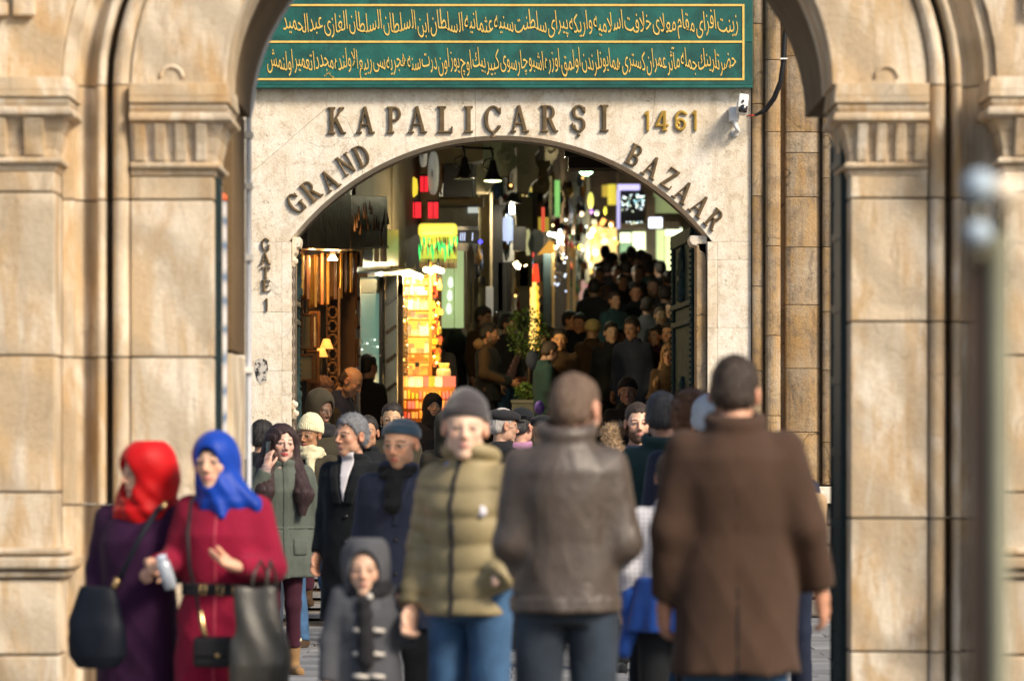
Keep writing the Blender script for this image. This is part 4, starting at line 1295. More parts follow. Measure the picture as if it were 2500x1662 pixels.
# ---- corbelled buildings, discs and lanterns
def corb(pts, Y, dep, mat, parent, name='corbel'):
    g = Geo().prism([(WX(a, Y), WZ(b_, Y)) for a, b_ in pts], Y, Y + dep)
    return stone(name, g, mat, parent, .012)
cb_ = empty('corbelled_front', (0, 0, 0), label='cream upper shop front on scrolled corbels hung with red lanterns', cat='shopfront')
fo('wall', B['grey'], cb_, 960, 1180, 260, (1400, 1250), back=0.77)
corb([(1008, 320), (1180, 320), (1180, 392), (1110, 400), (1086, 420), (1078, 466), (1072, 470), (1068, 545), (1000, 548), (983, 520), (984, 476), (1000, 452), (1016, 420), (1018, 380), (1006, 352)], 43.2, .5, B['olive'], cb_)
fc('beam', B['olive'], cb_, 1066, 1180, 480, 500, 43.6, .4)
fc('dark_arch', B['dark'], cb_, 1082, 1155, 400, 482, 43.1, .08)
fc('roller_shutter', simple_mat('dull_grey_shutter', (.22, .23, .20), .4, var=.3), cb_, 1070, 1168, 500, 552, 44.2, .1)
fc('sign_board', B['dark'], cb_, 1118, 1170, 562, 592, 44.4, .1)
for k in range(4):
    Geo().tube([P(1124 + k * 5 + (14 if k == 3 else 0), 588, 44.38), P(1125 + k * 5 + (14 if k == 3 else 0), 568, 44.38)], .006, 6).obj('sign_stroke', B['coollit'], cb_)
Geo().lathe([(0, -.03), (.03, 0), (0, .03)], P(1173, 590, 44.3), 10).obj('blue_bulb', emit_mat('blue_bulb', (.05, .05, 1), 3), cb_)
fc('window_light', emit_mat('dim_white_glow', (.6, .66, .6), .5), cb_, 1142, 1168, 506, 520, 44.15, .02)
for a, b_, y0, y1, mt_ in ((1078, 1108, 655, 800, 'palegreen'), (1110, 1132, 612, 800, 'palegreen'), (1133, 1137, 612, 800, 'cream'), (1140, 1148, 612, 800, 'olive'), (1152, 1158, 612, 800, 'olive')):
    fc('shop_panel', B[mt_], cb_, a, b_, y0, y1, 44.6, .1)
for k in range(3):
    V, Q = surf(lambda p: el(p, (0, 0, 0), (.035, .03, .07)) + .006 * wob(p, 60), (axis_of(-.05, .05, .01), axis_of(-.05, .05, .01), axis_of(-.09, .09, .01)))
    link('display_glow', np_mesh('display_glow', V, Q, B['whitelit'] if 0 else emit_mat('milky_glow', (.8, .9, .75), .8)), cb_, P(1100 - k * 2, 690 + k * 32, 44.5))
def lantern(a, b_, y0, y1, Y, lb):
    e = empty('red_lantern', P((a + b_) / 2, y1, Y), label=lb, cat='lantern')
    w, h = (b_ - a) * Y / FPX, (y1 - y0) * Y / FPX
    Geo().box((0, .05, h / 2), (w, .10, h * .96)).obj('shade', B['redlit'], e, .006)
    for xx in (-w / 2, 0, w / 2): Geo().box((xx, -.004, h / 2), (.008, .012, h)).obj('frame_bar', B['dark'], e)
    Geo().box((0, .05, h + .01), (w * 1.1, .12, .02)).obj('cap', B['dark'], e)
lantern(1025, 1046, 430, 468, 42.6, 'upper red lantern beside the oval white plaque')
lantern(996, 1029, 493, 532, 42.4, 'lower left red lantern above the yellow canopy')
lantern(1044, 1071, 493, 533, 42.4, 'lower right red lantern above the yellow canopy')
for px, py, rx, rz, lb in ((1058, 423, 11, 52, 'tall oval white plaque with a brown picture hung side-on'), (1034, 380, 9, 28, 'small round white plaque behind the arch top')):
    e = empty('hanging_plaque', P(px, py, 42.2), label=lb, cat='plaque')
    rr = rz * 42.2 / FPX
    m4 = Matrix.Rotation(R(-78), 4, 'Z') @ Matrix.Rotation(R(90), 4, 'X')
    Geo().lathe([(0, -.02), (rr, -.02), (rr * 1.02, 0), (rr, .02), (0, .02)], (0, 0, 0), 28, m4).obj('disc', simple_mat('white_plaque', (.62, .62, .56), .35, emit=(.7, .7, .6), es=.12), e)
    V, Q = surf(lambda p: el(p, (0, 0, 0), (.05, .06, .11)) + .01 * wob(p, 45), (axis_of(-.07, .07, .012), axis_of(-.08, .08, .012), axis_of(-.13, .13, .012)))
    link('picture', np_mesh('picture', V, Q, simple_mat('brown_picture', (.35, .15, .05), .5)), e, (.01, -.02, 0)).scale = (.6, 1, rr / .25)
Geo().lathe([(0, -.12), (.045, -.08), (.05, 0), (.04, .09), (0, .12)], P(1010, 457, 42.4), 12).obj('yellow_lantern', emit_mat('yellow_lantern', (.85, .65, .05), .6), label='small yellow oval lantern left of the upper red one', cat='lantern')

# bell lamps on a rod
def bell(px, py, Y, sc_, lb, lit):
    e = empty('bell_lamp', P(px, py, Y), label=lb, cat='lamp')
    k = sc_ * Y / FPX
    Geo().lathe([(.3 * 20 * k, 0), (.4 * 20 * k, -8 * k), (.55 * 20 * k, -24 * k), (.9 * 20 * k, -42 * k), (26 * k, -50 * k), (24 * k, -51 * k), (0, -46 * k)], (0, 0, 0), 24).obj('shade', B['dark'], e)
    if lit: Geo().lathe([(0, -.001), (21 * k, -.001), (21 * k, -.02), (0, -.02)], (0, 0, -49 * k), 20).obj('bulb', emit_mat('lamp_mouth', (.95, 1, .5), 2.2), e)
    Geo().tube([(0, 0, 0), (0, 0, 14 * k), (-6 * k, 0, 32 * k)], .012, 8).obj('stem', B['dark'], e)
    Geo().tube([(-4 * k, 0, 4 * k), (-22 * k, 0, -2 * k), (-24 * k, 0, -18 * k), (-10 * k, 0, -24 * k)], .008, 6).obj('bracket', B['dark'], e)
bell(1203, 390, 40, 1.0, 'dark bell lamp with a lit yellow mouth hanging under the arch', True)
bell(1134, 384, 40, 1.05, 'unlit dark bell lamp left of the lit one', False)
Geo().tube([P(1080, 358, 40), P(1134, 360, 40), P(1205, 364, 40)], .014, 8).obj('lamp_rod', B['dark'], label='thin dark rod carrying the two bell lamps', cat='rod')
lampl(1203, 446, 40, 40, (1, .88, .55), .04); lampl(1068, 661, 40.2, 48, (1, .8, .4), .04)

# second run of corbels and shops toward the back
cb2 = empty('scroll_front', (0, 0, 0), label='olive cream upper storey on a run of big scroll brackets', cat='shopfront')
fo('wall', B['grey'], cb2, 1160, 1440, 240, (1250, 1050), back=0.77)
for i, (x, w, y0, y1, Y) in enumerate(((1162, 62, 345, 470, 48), (1214, 50, 338, 430, 49), (1262, 54, 350, 470, 51), (1300, 44, 392, 496, 54), (1330, 34, 330, 400, 57))):
    h = y1 - y0
    pts = [(x, y0), (x + w, y0), (x + w * 1.02, y0 + h * .12), (x + w * .82, y0 + h * .22), (x + w * .86, y0 + h * .40), (x + w * 1.0, y0 + h * .52), (x + w * .92, y0 + h * .72), (x + w * .62, y0 + h * .84), (x + w * .50, y1), (x, y1)]
    corb(pts, Y, .35, B['olive' if i % 2 else 'cream'], cb2, 'scroll_bracket')
    Geo().tube([P(x + w * .45 + 10 * math.cos(t), y0 + h * .5 + 12 * math.sin(t), Y - .02) for t in np.linspace(0, 5.2, 14)], .02, 6).obj('scroll', B['cream'], cb2)
for a, b_, y0, y1, Y, mt_ in ((1168, 1196, 470, 800, 48.5, 'olive'), (1196, 1202, 470, 800, 48.3, 'cream'), (1202, 1228, 500, 760, 49, 'dark'), (1260, 1300, 480, 700, 52, 'olive'), (1296, 1312, 470, 560, 53, 'brown'),
                            (1312, 1325, 470, 560, 54, 'grey'), (1340, 1348, 430, 700, 57, 'olive'), (1232, 1248, 640, 760, 50, 'dark'), (1250, 1256, 640, 800, 50, 'cream'), (1268, 1290, 640, 760, 52, 'cream'), (1290, 1294, 640, 760, 52, 'redcl'),
                            (1326, 1345, 620, 800, 56, 'bluegrey'), (1348, 1354, 600, 800, 56, 'orangepost'), (1186, 1204, 700, 770, 48, 'whitep'), (1215, 1240, 640, 800, 49, 'dark'), (1384, 1392, 600, 780, 60, 'orangepost'), (1398, 1405, 600, 780, 61, 'orangepost'), (1355, 1383, 640, 820, 59, 'brown')):
    if mt_ == 'redcl': B.setdefault('redcl', simple_mat('dull_red', (.4, .05, .03), .5))
    if mt_ == 'bluegrey': B.setdefault('bluegrey', simple_mat('blue_grey_panel', (.06, .085, .09), .4))
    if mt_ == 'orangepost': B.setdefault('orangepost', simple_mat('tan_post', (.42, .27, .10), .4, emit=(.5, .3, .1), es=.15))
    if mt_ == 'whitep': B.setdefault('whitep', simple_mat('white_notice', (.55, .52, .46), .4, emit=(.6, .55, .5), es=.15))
    fc('shop_panel' if y1 - y0 > 120 else 'board', B[mt_], cb2, a, b_, y0, y1, Y, .15)
fc('green_strip', emit_mat('green_strip', (.16, .42, .12), .42), cb2, 1354, 1367, 440, 530, 57, .05)
fc('red_strip', emit_mat('red_strip', (.85, .10, .05), .6), cb2, 1322, 1330, 506, 565, 53, .05)
fc('yellow_banner', emit_mat('yellow_banner', (.55, .42, .05), .4), cb2, 1314, 1340, 530, 566, 53.2, .05)
def lit(name, pts, Y, r, mat, lb, cat='lamp'):
    return Geo().tube([P(a, b_, Y) for a, b_ in pts], r, 8).obj(name, mat, label=lb, cat=cat)
e = empty('white_lantern', P(1240, 588, 47), label='pale blue lit cylinder lantern hanging mid street', cat='lantern')
kk = 47 / FPX
Geo().lathe([(2 * kk, -8 * kk), (3 * kk, -1 * kk), (12 * kk, 0), (13 * kk, 30 * kk), (12 * kk, 56 * kk), (4 * kk, 60 * kk), (3 * kk, 66 * kk), (0, 66 * kk)], (0, 0, 0), 16).obj('shade', emit_mat('lantern_blue', (.62, .70, .98), .62), e)
Geo().tube([(0, 0, 66 * kk), (0, 0, 100 * kk)], .006, 6).obj('cord', B['dark'], e)
lit('tube_lamp', [(1250, 500), (1250, 522)], 48, .035, B['whitelit'], 'short upright white tube lamp above the pale lantern')
e = empty('dark_shade_lamp', P(1250, 490, 47.9), label='small black bell shade over the upright tube lamp', cat='lamp')
Geo().lathe([(.02, .1), (.10, .02), (.15, -.03), (.0, -.03)], (0, 0, 0), 14).obj('shade', B['dark'], e)
lit('tube_lamp', [(1337, 570), (1376, 579)], 56, .03, B['whitelit'], 'tilted white fluorescent tube over the middle shops')
lit('street_bulb', [(1258, 640), (1263, 650), (1270, 652)], 49, .035, B['warmlit'], 'hooked warm bulb cluster below the black signs')
lit('street_bulb', [(1283, 647), (1284, 649)], 49, .022, B['warmlit'], 'single small warm bulb right of the hooked cluster')
lampl(1250, 512, 47.9, 60, (1, .86, .6), .04); lampl(1356, 577, 55.9, 75, (1, .95, .7), .04); lampl(1441, 575, 65.8, 55, (1, .7, .4), .05)
for (a, b_, y0, y1, lb) in ((1252, 1284, 553, 612, 'square black hanging sign right of the pale lantern'),):
    fc('hanging_sign', B['dark'], None, a, b_, y0, y1, 48.4, .08, label=lb, cat='sign')
g = Geo().prism([(WX(a, 50), WZ(b_, 50)) for a, b_ in ((1294, 570), (1304, 560), (1320, 562), (1328, 575), (1326, 602), (1312, 618), (1296, 612), (1291, 595))], 50, 50.1)
link('hanging_sign', fix(g.mesh('hanging_sign', B['dark'])), label='hexagonal black hanging sign beside the square one', cat='sign')
g = Geo().prism([(WX(a, 51), WZ(b_, 51)) for a, b_ in ((1312, 622), (1340, 588), (1352, 590), (1354, 616), (1330, 618))], 51, 51.08)
link('lit_awning', fix(g.mesh('lit_awning', emit_mat('awning_glow', (.85, .40, .06), .6))), label='small orange lit awning edge beyond the hexagonal sign', cat='awning')
g = Geo()
for k in range(9):
    g.tube([P(1286 + 3 * math.sin(k * .9), 560 + k * 7, 49.5), P(1288 + 3 * math.sin(k * .9 + .9), 567 + k * 7, 49.5)], .03, 6)
g.obj('fabric_strip', emit_mat('cream_strip', (.5, .48, .25), .4), label='cream fabric strip hanging between the two black signs', cat='fabric')
# molten bright strip
e = empty('glowing_column', (0, 0, 0), label='red and yellow glowing display column in the middle shops', cat='display')
V, Q = surf(lambda p: rc(p, (0, 0, -1.0), (0, 0, .1), .055, .035) + .018 * wob(p, 34) + .008 * wob(p, 80), (axis_of(-.1, .1, .014), axis_of(-.1, .1, .02), axis_of(-1.12, .2, .03)))
link('amber_part', np_mesh('amber_part', V, Q, emit_mat('hot_amber', (1, .62, .14), 1.3)), e, P(1302, 680, 53))
link('side_part', np_mesh('side_part', V * [1, 1, .8], Q, emit_mat('warm_amber', (1, .52, .05), .9)), e, P(1310, 715, 53.2))
link('red_part', np_mesh('red_part', V * [1, 1, .22], Q, emit_mat('red_glow', (1, .06, .02), 1.0)), e, P(1308, 650, 52.9))
# glass chandeliers seen between
for (px, py, Y, lb) in ((1368, 660, 56, 'hanging glass lamp cluster with cold white sparkle'),):
    e = empty('glass_chandelier', P(px, py, Y), label=lb, cat='chandelier')
    for k in range(34):
        a = random.uniform(-.09, .09); z = random.uniform(-.35, .45)
        Geo().lathe([(0, -.022), (.02, 0), (0, .022)], (a, random.uniform(-.1, .1), z), 6).obj('crystal', B['coollit'] if k % 3 == 0 else B['tinsel'], e)
    Geo().tube([(0, 0, .45), (0, 0, .62)], .03, 8).obj('tube', B['coollit'], e)

# ---- clutter of goods and small lights hung along the shop row
random.seed(21)
goods = [simple_mat('hung_goods', c, .45, var=.3) for c in ((.30, .16, .05), (.08, .05, .03), (.35, .30, .20), (.25, .03, .03), (.05, .08, .16), (.42, .33, .10), (.015, .015, .018), (.03, .10, .06))]
gl_w = [emit_mat('tiny_bulb', c, s_) for c, s_ in (((1, .7, .3), 5), ((1, .55, .15), 3), ((.9, 1, .85), 4))]
hang = empty('hanging_goods', (0, 0, 0), label='strings of small goods and tiny bulbs hung along the far shop fronts', cat='merchandise')
gm_ = {}
for k in range(300):
    px = random.uniform(1165, 1432)
    Y = yf_(px) - random.uniform(.3, 1.6)
    py = random.choice([random.uniform(430, 560), random.uniform(540, 700), random.uniform(640, 790)])
    if random.random() < .13:
        key = ('b', random.randrange(3))
        if key not in gm_: gm_[key] = Geo().lathe([(0, -.022), (.022, 0), (0, .022)], (0, 0, 0), 8).mesh('tiny_bulb', gl_w[key[1]])
        link('tiny_bulb', gm_[key], hang, P(px, py, Y))
    else:
        kk, mi = random.randrange(4), random.randrange(len(goods))
        if (kk, mi) not in gm_:
            g = Geo()
            if kk == 0: g.box((0, 0, 0), (.06, .06, .16))
            elif kk == 1: g.lathe([(0, .12), (.01, .1), (.05, .0), (.035, -.08), (0, -.1)], (0, 0, 0), 8)
            elif kk == 2: g.box((0, 0, 0), (.10, .04, .09)); g.tube([(0, 0, .05), (0, 0, .2)], .006, 4)
            else: g.tube([(0, 0, .2), (.01, 0, 0), (-.01, 0, -.2)], [.008, .03, .012], 6)
            gm_[(kk, mi)] = fix(g.mesh('hung_item', goods[mi]))
        o = link('hung_item', gm_[(kk, mi)], hang, P(px, py, Y), (0, random.uniform(-.15, .15), random.uniform(0, 3)))
        o.scale = (random.uniform(.6, 1.5),) * 3

# ---- dark box and lamp under the right of the arch
e = empty('loudspeaker_box', (0, 0, 0), label='stepped black box hanging under the right shoulder of the arch', cat='box')
fc('upper_body', B['dark'], e, 1379, 1520, 340, 382, 34.5, .4)
fc('lower_body', B['dark'], e, 1388, 1530, 382, 411, 34.55, .4)
e = empty('downlight', P(1431, 418, 46), label='green-white ceiling lamp glowing below the black box', cat='lamp')
V, Q = surf(lambda p: smax(el(p, (0, 0, 0), (.085, .08, .055)), p[2] - .03, .02), (axis_of(-.1, .1, .012),) * 3)
link('bulb', np_mesh('bulb', V, Q, emit_mat('green_white', (.62, 1, .62), 6)), e)
Geo().lathe([(.06, 0), (.04, .05), (0, .06)], (0, 0, .03), 12).obj('holder', B['dark'], e)
lampl(1431, 440, 46, 14, (.7, 1, .7))

# ---- far end: lit shops
far = empty('far_shops', (0, 0, 0), label='row of brightly lit shops closing the far end of the street', cat='shopfront')
Yb = 76.0
fc('wall', B['brown'], far, 1395, 1760, 200, 900, Yb + 1, .3)
fc('golden_window', B['goldlit'], far, 1432, 1506, 556, 668, Yb, .1).active_material = emit_mat('gold_back', (.9, .62, .25), .45)
random.seed(5)
for k in range(46):
    px, py = random.uniform(1432, 1505), random.uniform(540, 680)
    V = random.uniform(.03, .10)
    c = random.choice([(1, .8, .4), (1, .55, .1), (1, .9, .6), (.6, .25, .05), (.9, .6, .3)])
    Geo().box(P(px, py, Yb - random.uniform(.2, 1.2)), (V, .1, V * random.uniform(.6, 2)), Matrix.Rotation(random.uniform(-.6, .6), 4, 'Y')).obj('gold_display', emit_mat('display', c, random.choice([.4, .9, 3.0])) , far)
for a, b_, y0, y1, c, s_ in ((1514, 1540, 568, 592, (.72, .85, .55), 1.3), (1544, 1576, 566, 650, (.80, .92, .55), 1.1), (1514, 1540, 594, 640, (.18, .36, .22), .5), (1602, 1622, 560, 720, (.62, .70, .34), .6), (1624, 1665, 556, 575, (.85, .95, .65), 1.4), (1624, 1665, 577, 740, (.66, .72, .38), .75),
                             (1596, 1660, 468, 520, (.22, .26, .12), .4), (1484, 1505, 450, 500, (.62, .52, .06), .6), (1470, 1484, 452, 480, (.5, .36, .05), .4)):
    fc('lit_window', emit_mat('lit_window', c, s_), far, a, b_, y0, y1, Yb - .2, .08)
for a, b_, y0, y1 in ((1506, 1512, 420, 720), (1578, 1600, 480, 720), (1512, 1660, 540, 560)):
    fc('pier', B['brown'], far, a, b_, y0, y1, Yb - .5, .15)
e = empty('framed_light_sign', (0, 0, 0), label='lavender lit frame filled with pale star lights at the far end', cat='sign')
fc('top_bar', emit_mat('lavender', (.60, .55, .95), .9), e, 1508, 1562, 450, 464, 70, .08)
fc('side_bar', emit_mat('lavender', (.60, .55, .95), .7), e, 1506, 1514, 464, 558, 70, .08)
fc('board', B['dark'], e, 1514, 1572, 464, 545, 70.4, .05)
for k in range(58):
    px, py = random.uniform(1517, 1574), random.triangular(466, 528, 490)
    if k > 52: px, py = 1530 + (k - 53) * 9, 542
    c = random.choice([(.6, .85, .8), (.4, .75, .85), (.8, .9, .6), (.85, .9, .9)])
    Geo().lathe([(0, -.012), (.012, 0), (0, .012)], P(px, py, 69.6), 6).obj('star_light', emit_mat('star_light', c, 3.2), e)
e = empty('white_sign', (0, 0, 0), label='small white lit sign with dark letters right of the star lights', cat='sign')
fc('panel', emit_mat('white_sign', (.85, .88, 1.0), 1.6), e, 1584, 1617, 531, 556, 72, .08)
for k in range(4): fc('stroke', B['dark'], e, 1588 + k * 7, 1590.5 + k * 7, 536, 551, 71.95, .03)
for (px, py, w, h, c, s_, lb) in ((1442, 490, 15, 42, (.75, .75, .15), .9, 'pale yellow hanging lantern left of the star lights'), (1444, 515, 9, 16, (.25, .12, .6), .7, 'violet cloth lantern under the pale yellow one'), (1478, 514, 8, 20, (.85, .8, .08), .9, 'bright yellow small lantern near the golden shop'),
                                   (1457, 520, 12, 14, (.6, .7, .5), .7, 'pale green glass lantern above the golden shop'), (1420, 522, 9, 12, (1, .7, .5), 1.4, 'peach round bulb left of the golden shop'), (1417, 604, 12, 12, (1, .62, .05), 3.0, 'round orange bulb on the post before the golden shop'),
                                   (1441, 575, 14, 12, (1, .95, .6), 6, 'white-hot lamp at the left of the golden shop'), (1448, 562, 12, 16, (1, .75, .2), 5, 'upper amber lamp of the golden shop')):
    V, Q = surf(lambda p: el(p, (0, 0, 0), (.5, .5, .5)), (axis_of(-.5, .5, .1),) * 3)
    o = link('far_lantern', np_mesh('far_lantern', V * [w * 66 / FPX, .1, h * 66 / FPX], Q, emit_mat('far_lantern', c, s_)), None, P(px, py, 66), label=lb, cat='lantern')
for (px, py, W) in ((1470, 620, 60), (1550, 600, 40), (1640, 620, 40)):
    lampl(px, py, 73, W, (1, .75, .4) if px < 1500 else (.9, 1, .7))
# pink balloon thing
V, Q = surf(lambda p: smin(el(p, (0, 0, 0), (.10, .10, .22)), el(p, (.07, 0, .1), (.09, .09, .14)), .05), (axis_of(-.15, .2, .02), axis_of(-.14, .14, .02), axis_of(-.26, .28, .02)))
link('pink_balloon', np_mesh('pink_balloon', V, Q, simple_mat('hot_pink', (.85, .02, .22), .25, emit=(.9, .02, .25), es=.35)), None, P(1444, 722, 58), label='hot pink foil balloon above the crowd by the tan posts', cat='balloon')
V, Q = surf(lambda p: el(p, (0, 0, 0), (.07, .07, .24)) + .02 * wob(p, 20), (axis_of(-.12, .12, .02), axis_of(-.12, .12, .02), axis_of(-.3, .3, .02)))
link('pale_balloon', np_mesh('pale_balloon', V, Q, simple_mat('pale_pink', (.75, .50, .45), .3, emit=(.7, .45, .4), es=.2)), None, P(1426, 722, 58.3), label='pale pink foil balloon left of the hot pink one', cat='balloon')

# ---- potted shrub in the street
Yp = 42.0
pl = empty('potted_shrub', (WX(1290, Yp), Yp, ground_z(Yp)), label='round clipped shrub in a square grey planter mid street', cat='plant')
zb = WZ(985, Yp) - ground_z(Yp)
g = Geo().prism([(-.19, -.19), (.19, -.19), (.19, .19), (-.19, .19)], 0, zb, axis='z')
g.obj('planter', simple_mat('grey_planter', (.16, .17, .16), .6), pl, .01)
g.__init__()
Geo().span((-.2, -.2, zb), (.2, .2, zb + .04)).obj('rim', simple_mat('grey_planter_rim', (.2, .21, .2), .6), pl, .008)
Geo().tube([(0, 0, zb), (.01, 0, zb + .35), (0, .01, zb + .6)], [.022, .018, .014], 8).obj('trunk', B['brown'], pl)
leafm = simple_mat('leaf_green', (.05, .10, .02), .5, var=.6, vscale=12)
leafl = simple_mat('leaf_light', (.12, .22, .05), .5, var=.5, vscale=12)
for cz, rr, n, mm_ in ((zb + .80, .26, 900, leafm), (zb + .14, .17, 420, leafl)):
    lg = Geo()
    for k in range(n):
        d = Vector(np.random.normal(size=3)).normalized() * rr * random.uniform(.55, 1.05)
        c = Vector((0, 0, cz)) + Vector((d.x, d.y, d.z * (1.15 if rr > .2 else .6)))
        u = Vector(np.random.normal(size=3)).normalized(); w = u.cross(Vector(np.random.normal(size=3))).normalized()
        s_ = random.uniform(.015, .03)
        lg.raw([c - u * s_, c + w * s_ * .5, c + u * s_, c - w * s_ * .5], [(0, 1, 2, 3)])
    lg.obj('crown' if rr > .2 else 'underplanting', mm_, pl)
# ================================================================== PEOPLE
SKIN = skin_mat()
FM = {}
def cloth(name, c, **k):
    if name not in FM: FM[name] = fabric_mat(name, c, **k)
    return FM[name]
def hairm(c):
    k = 'hair_%d_%d_%d' % tuple(int(x * 100) for x in c)
    if k not in FM: FM[k] = hair_mat(k, c)
    return FM[k]

JT = dict(l_sho=(.160, .01, 1.395), r_sho=(-.160, .01, 1.395), l_elb=(.200, .03, 1.13), r_elb=(-.200, .03, 1.13), l_wri=(.214, -.05, .90), r_wri=(-.214, -.05, .90),
          l_hip=(.085, 0, .93), r_hip=(-.085, 0, .93), l_kne=(.10, -.01, .50), r_kne=(-.10, -.01, .50), l_ank=(.105, .02, .09), r_ank=(-.105, .02, .09))
TORSO = [(.86, .165, .115, .0), (.98, .170, .115, .0), (1.10, .15, .105, .0), (1.28, .175, .12, .005), (1.38, .17, .11, .01), (1.45, .11, .08, .015), (1.50, .055, .055, .015)]

def head_sdf(h, fem=0.0, age=0.0, fine=True, nose=1.0):
    x, y, z = h
    ax = np.abs(x)
    s = (ax, y, z)
    d = el(h, (0, .014, .034), (.074, .094, .083))
    d = smin(d, el(h, (0, -.028, -.034), (.056 - .003 * fem, .060, .080)), .03)
    d = smin(d, el(h, (0, -.060, -.094), (.024 - .005 * fem, .022, .020)), .025)
    d = smin(d, el(s, (.048, -.012, -.062), (.014, .03, .026)), .025)
    d = smin(d, el(s, (.040, -.058, -.018), (.018, .016, .018)), .02)
    if fine:
        d = smin(d, rc(s, (.006, -.082, .021), (.040, -.070, .022), .009 - .003 * fem), .014)
        d = smax(d, -el(s, (.031, -.096, .003), (.017, .017, .011)), .012)
        d = smin(d, el(s, (.031, -.072, .003), (.0135, .0125, .0115)), .003)
        d = smin(d, rc(s, (.020, -.086, .012), (.045, -.076, .010), .004), .006)
        d = smin(d, rc(h, (0, -.086, .014), (0, -.103 - .003 * nose, -.024), .0075, .0095), .010)
        d = smin(d, el(s, (.0115, -.094, -.030), (.0085, .010, .007)), .006)
        d = smin(d, rc(s, (0, -.0895, -.0555), (.018, -.082, -.0575), .0055, .004), .005)
        d = smin(d, rc(s, (0, -.0885, -.0665), (.016, -.082, -.0645), .0065, .004), .005)
        d = smax(d, -rc(s, (0, -.098, -.0608), (.022, -.088, -.0605), .0018), .004)
        d = smax(d, -rc(s, (0, -.098, -.080), (.012, -.09, -.080), .004), .01)
    else:
        d = smin(d, rc(h, (0, -.086, .014), (0, -.104, -.026), .009, .012), .012)
    e = el(s, (.079, .012, -.004), (.011, .020, .031))
    e = smax(e, -el(s, (.086, .006, -.002), (.007, .011, .018)), .006)
    return smin(d, e, .008)

def head_tones(h, skin, brow, beard, lip, fem, iris=(.03, .018, .01), tan=0.0, lash=.5):
    """skin colour for each vertex of the head from its place on the face"""
    x, y, z = h
    ax = np.abs(x)
    n = len(x)
    c = np.tile(np.array(skin, float), (n, 1))
    fr = np.clip((-y - .02) / .05, 0, 1)
    def put(m, colr):
        m = np.clip(m, 0, 1)[:, None]
        c[:] = c * (1 - m) + np.array(colr) * m
    red = np.array(skin) * (1.0, .70, .62)
    put(.45 * np.exp(-(((ax - .042) / .022) ** 2 + ((z + .022) / .022) ** 2)) * fr, red)
    put(.5 * np.exp(-((x / .016) ** 2 + ((z + .026) / .016) ** 2)) * fr, red)
    put(.55 * (ax > .070), red)
    put(.35 * np.exp(-(((ax - .031) / .02) ** 2 + ((z - .002) / .013) ** 2)) * fr, np.array(skin) * (.55, .42, .38))
    if beard:
        br = np.clip((-.036 - z) / .02, 0, 1) * (y < .02) + np.clip((ax - .052) / .01, 0, 1) * np.clip((.0 - z) / .02, 0, 1) * (y < .0) * (ax < .074)
        br = np.minimum(br, 1) * (z > -.13) * np.clip(((ax / .024) ** 2 + ((z + .061) / .012) ** 2) - .6, 0, 1)
        br *= 1 - np.exp(-((x / .02) ** 2 + ((z + .03) / .012) ** 2))
        mu = np.exp(-((x / .028) ** 2 + ((z + .047) / .006) ** 2)) * fr
        put(np.maximum(br * .86, mu * .92) * beard, brow)
    def ell(cx, cz, rx, rz, k=5): return np.clip((1 - (((ax - cx) / rx) ** 2 + ((z - cz) / rz) ** 2)) * k, 0, 1) * (y < -.05)
    put(ell(0, -.0605, .025 - .003 * (1 - fem), .0105), lip)
    put(np.exp(-(((z + .0605) / .0016) ** 2)) * (ax < .022) * (y < -.06) * .7, np.array(lip) * .3)
    bz = .0245 + .003 * fem + .0025 * np.clip((ax - .012) / .02, 0, 1) - .008 * np.clip((ax - .038) / .014, 0, 1)
    put(np.clip(1.6 - np.abs(z - bz) / (.0036 - .0008 * fem), 0, 1) * (ax > .012) * (ax < .052) * (y < -.045) * .92, brow)
    put(ell(.031, .0045, .0165, .0078, 6) * lash, (.03, .02, .015))
    put(ell(.031, .002, .0140, .0054, 8), (.60, .55, .50))
    put(ell(.031, .0025, .0062, .0066, 8), iris)
    put(np.exp(-(((ax - .008) / .004) ** 2 + ((z + .0345) / .003) ** 2)) * .7 * (y < -.08), (.08, .03, .02))
    return c

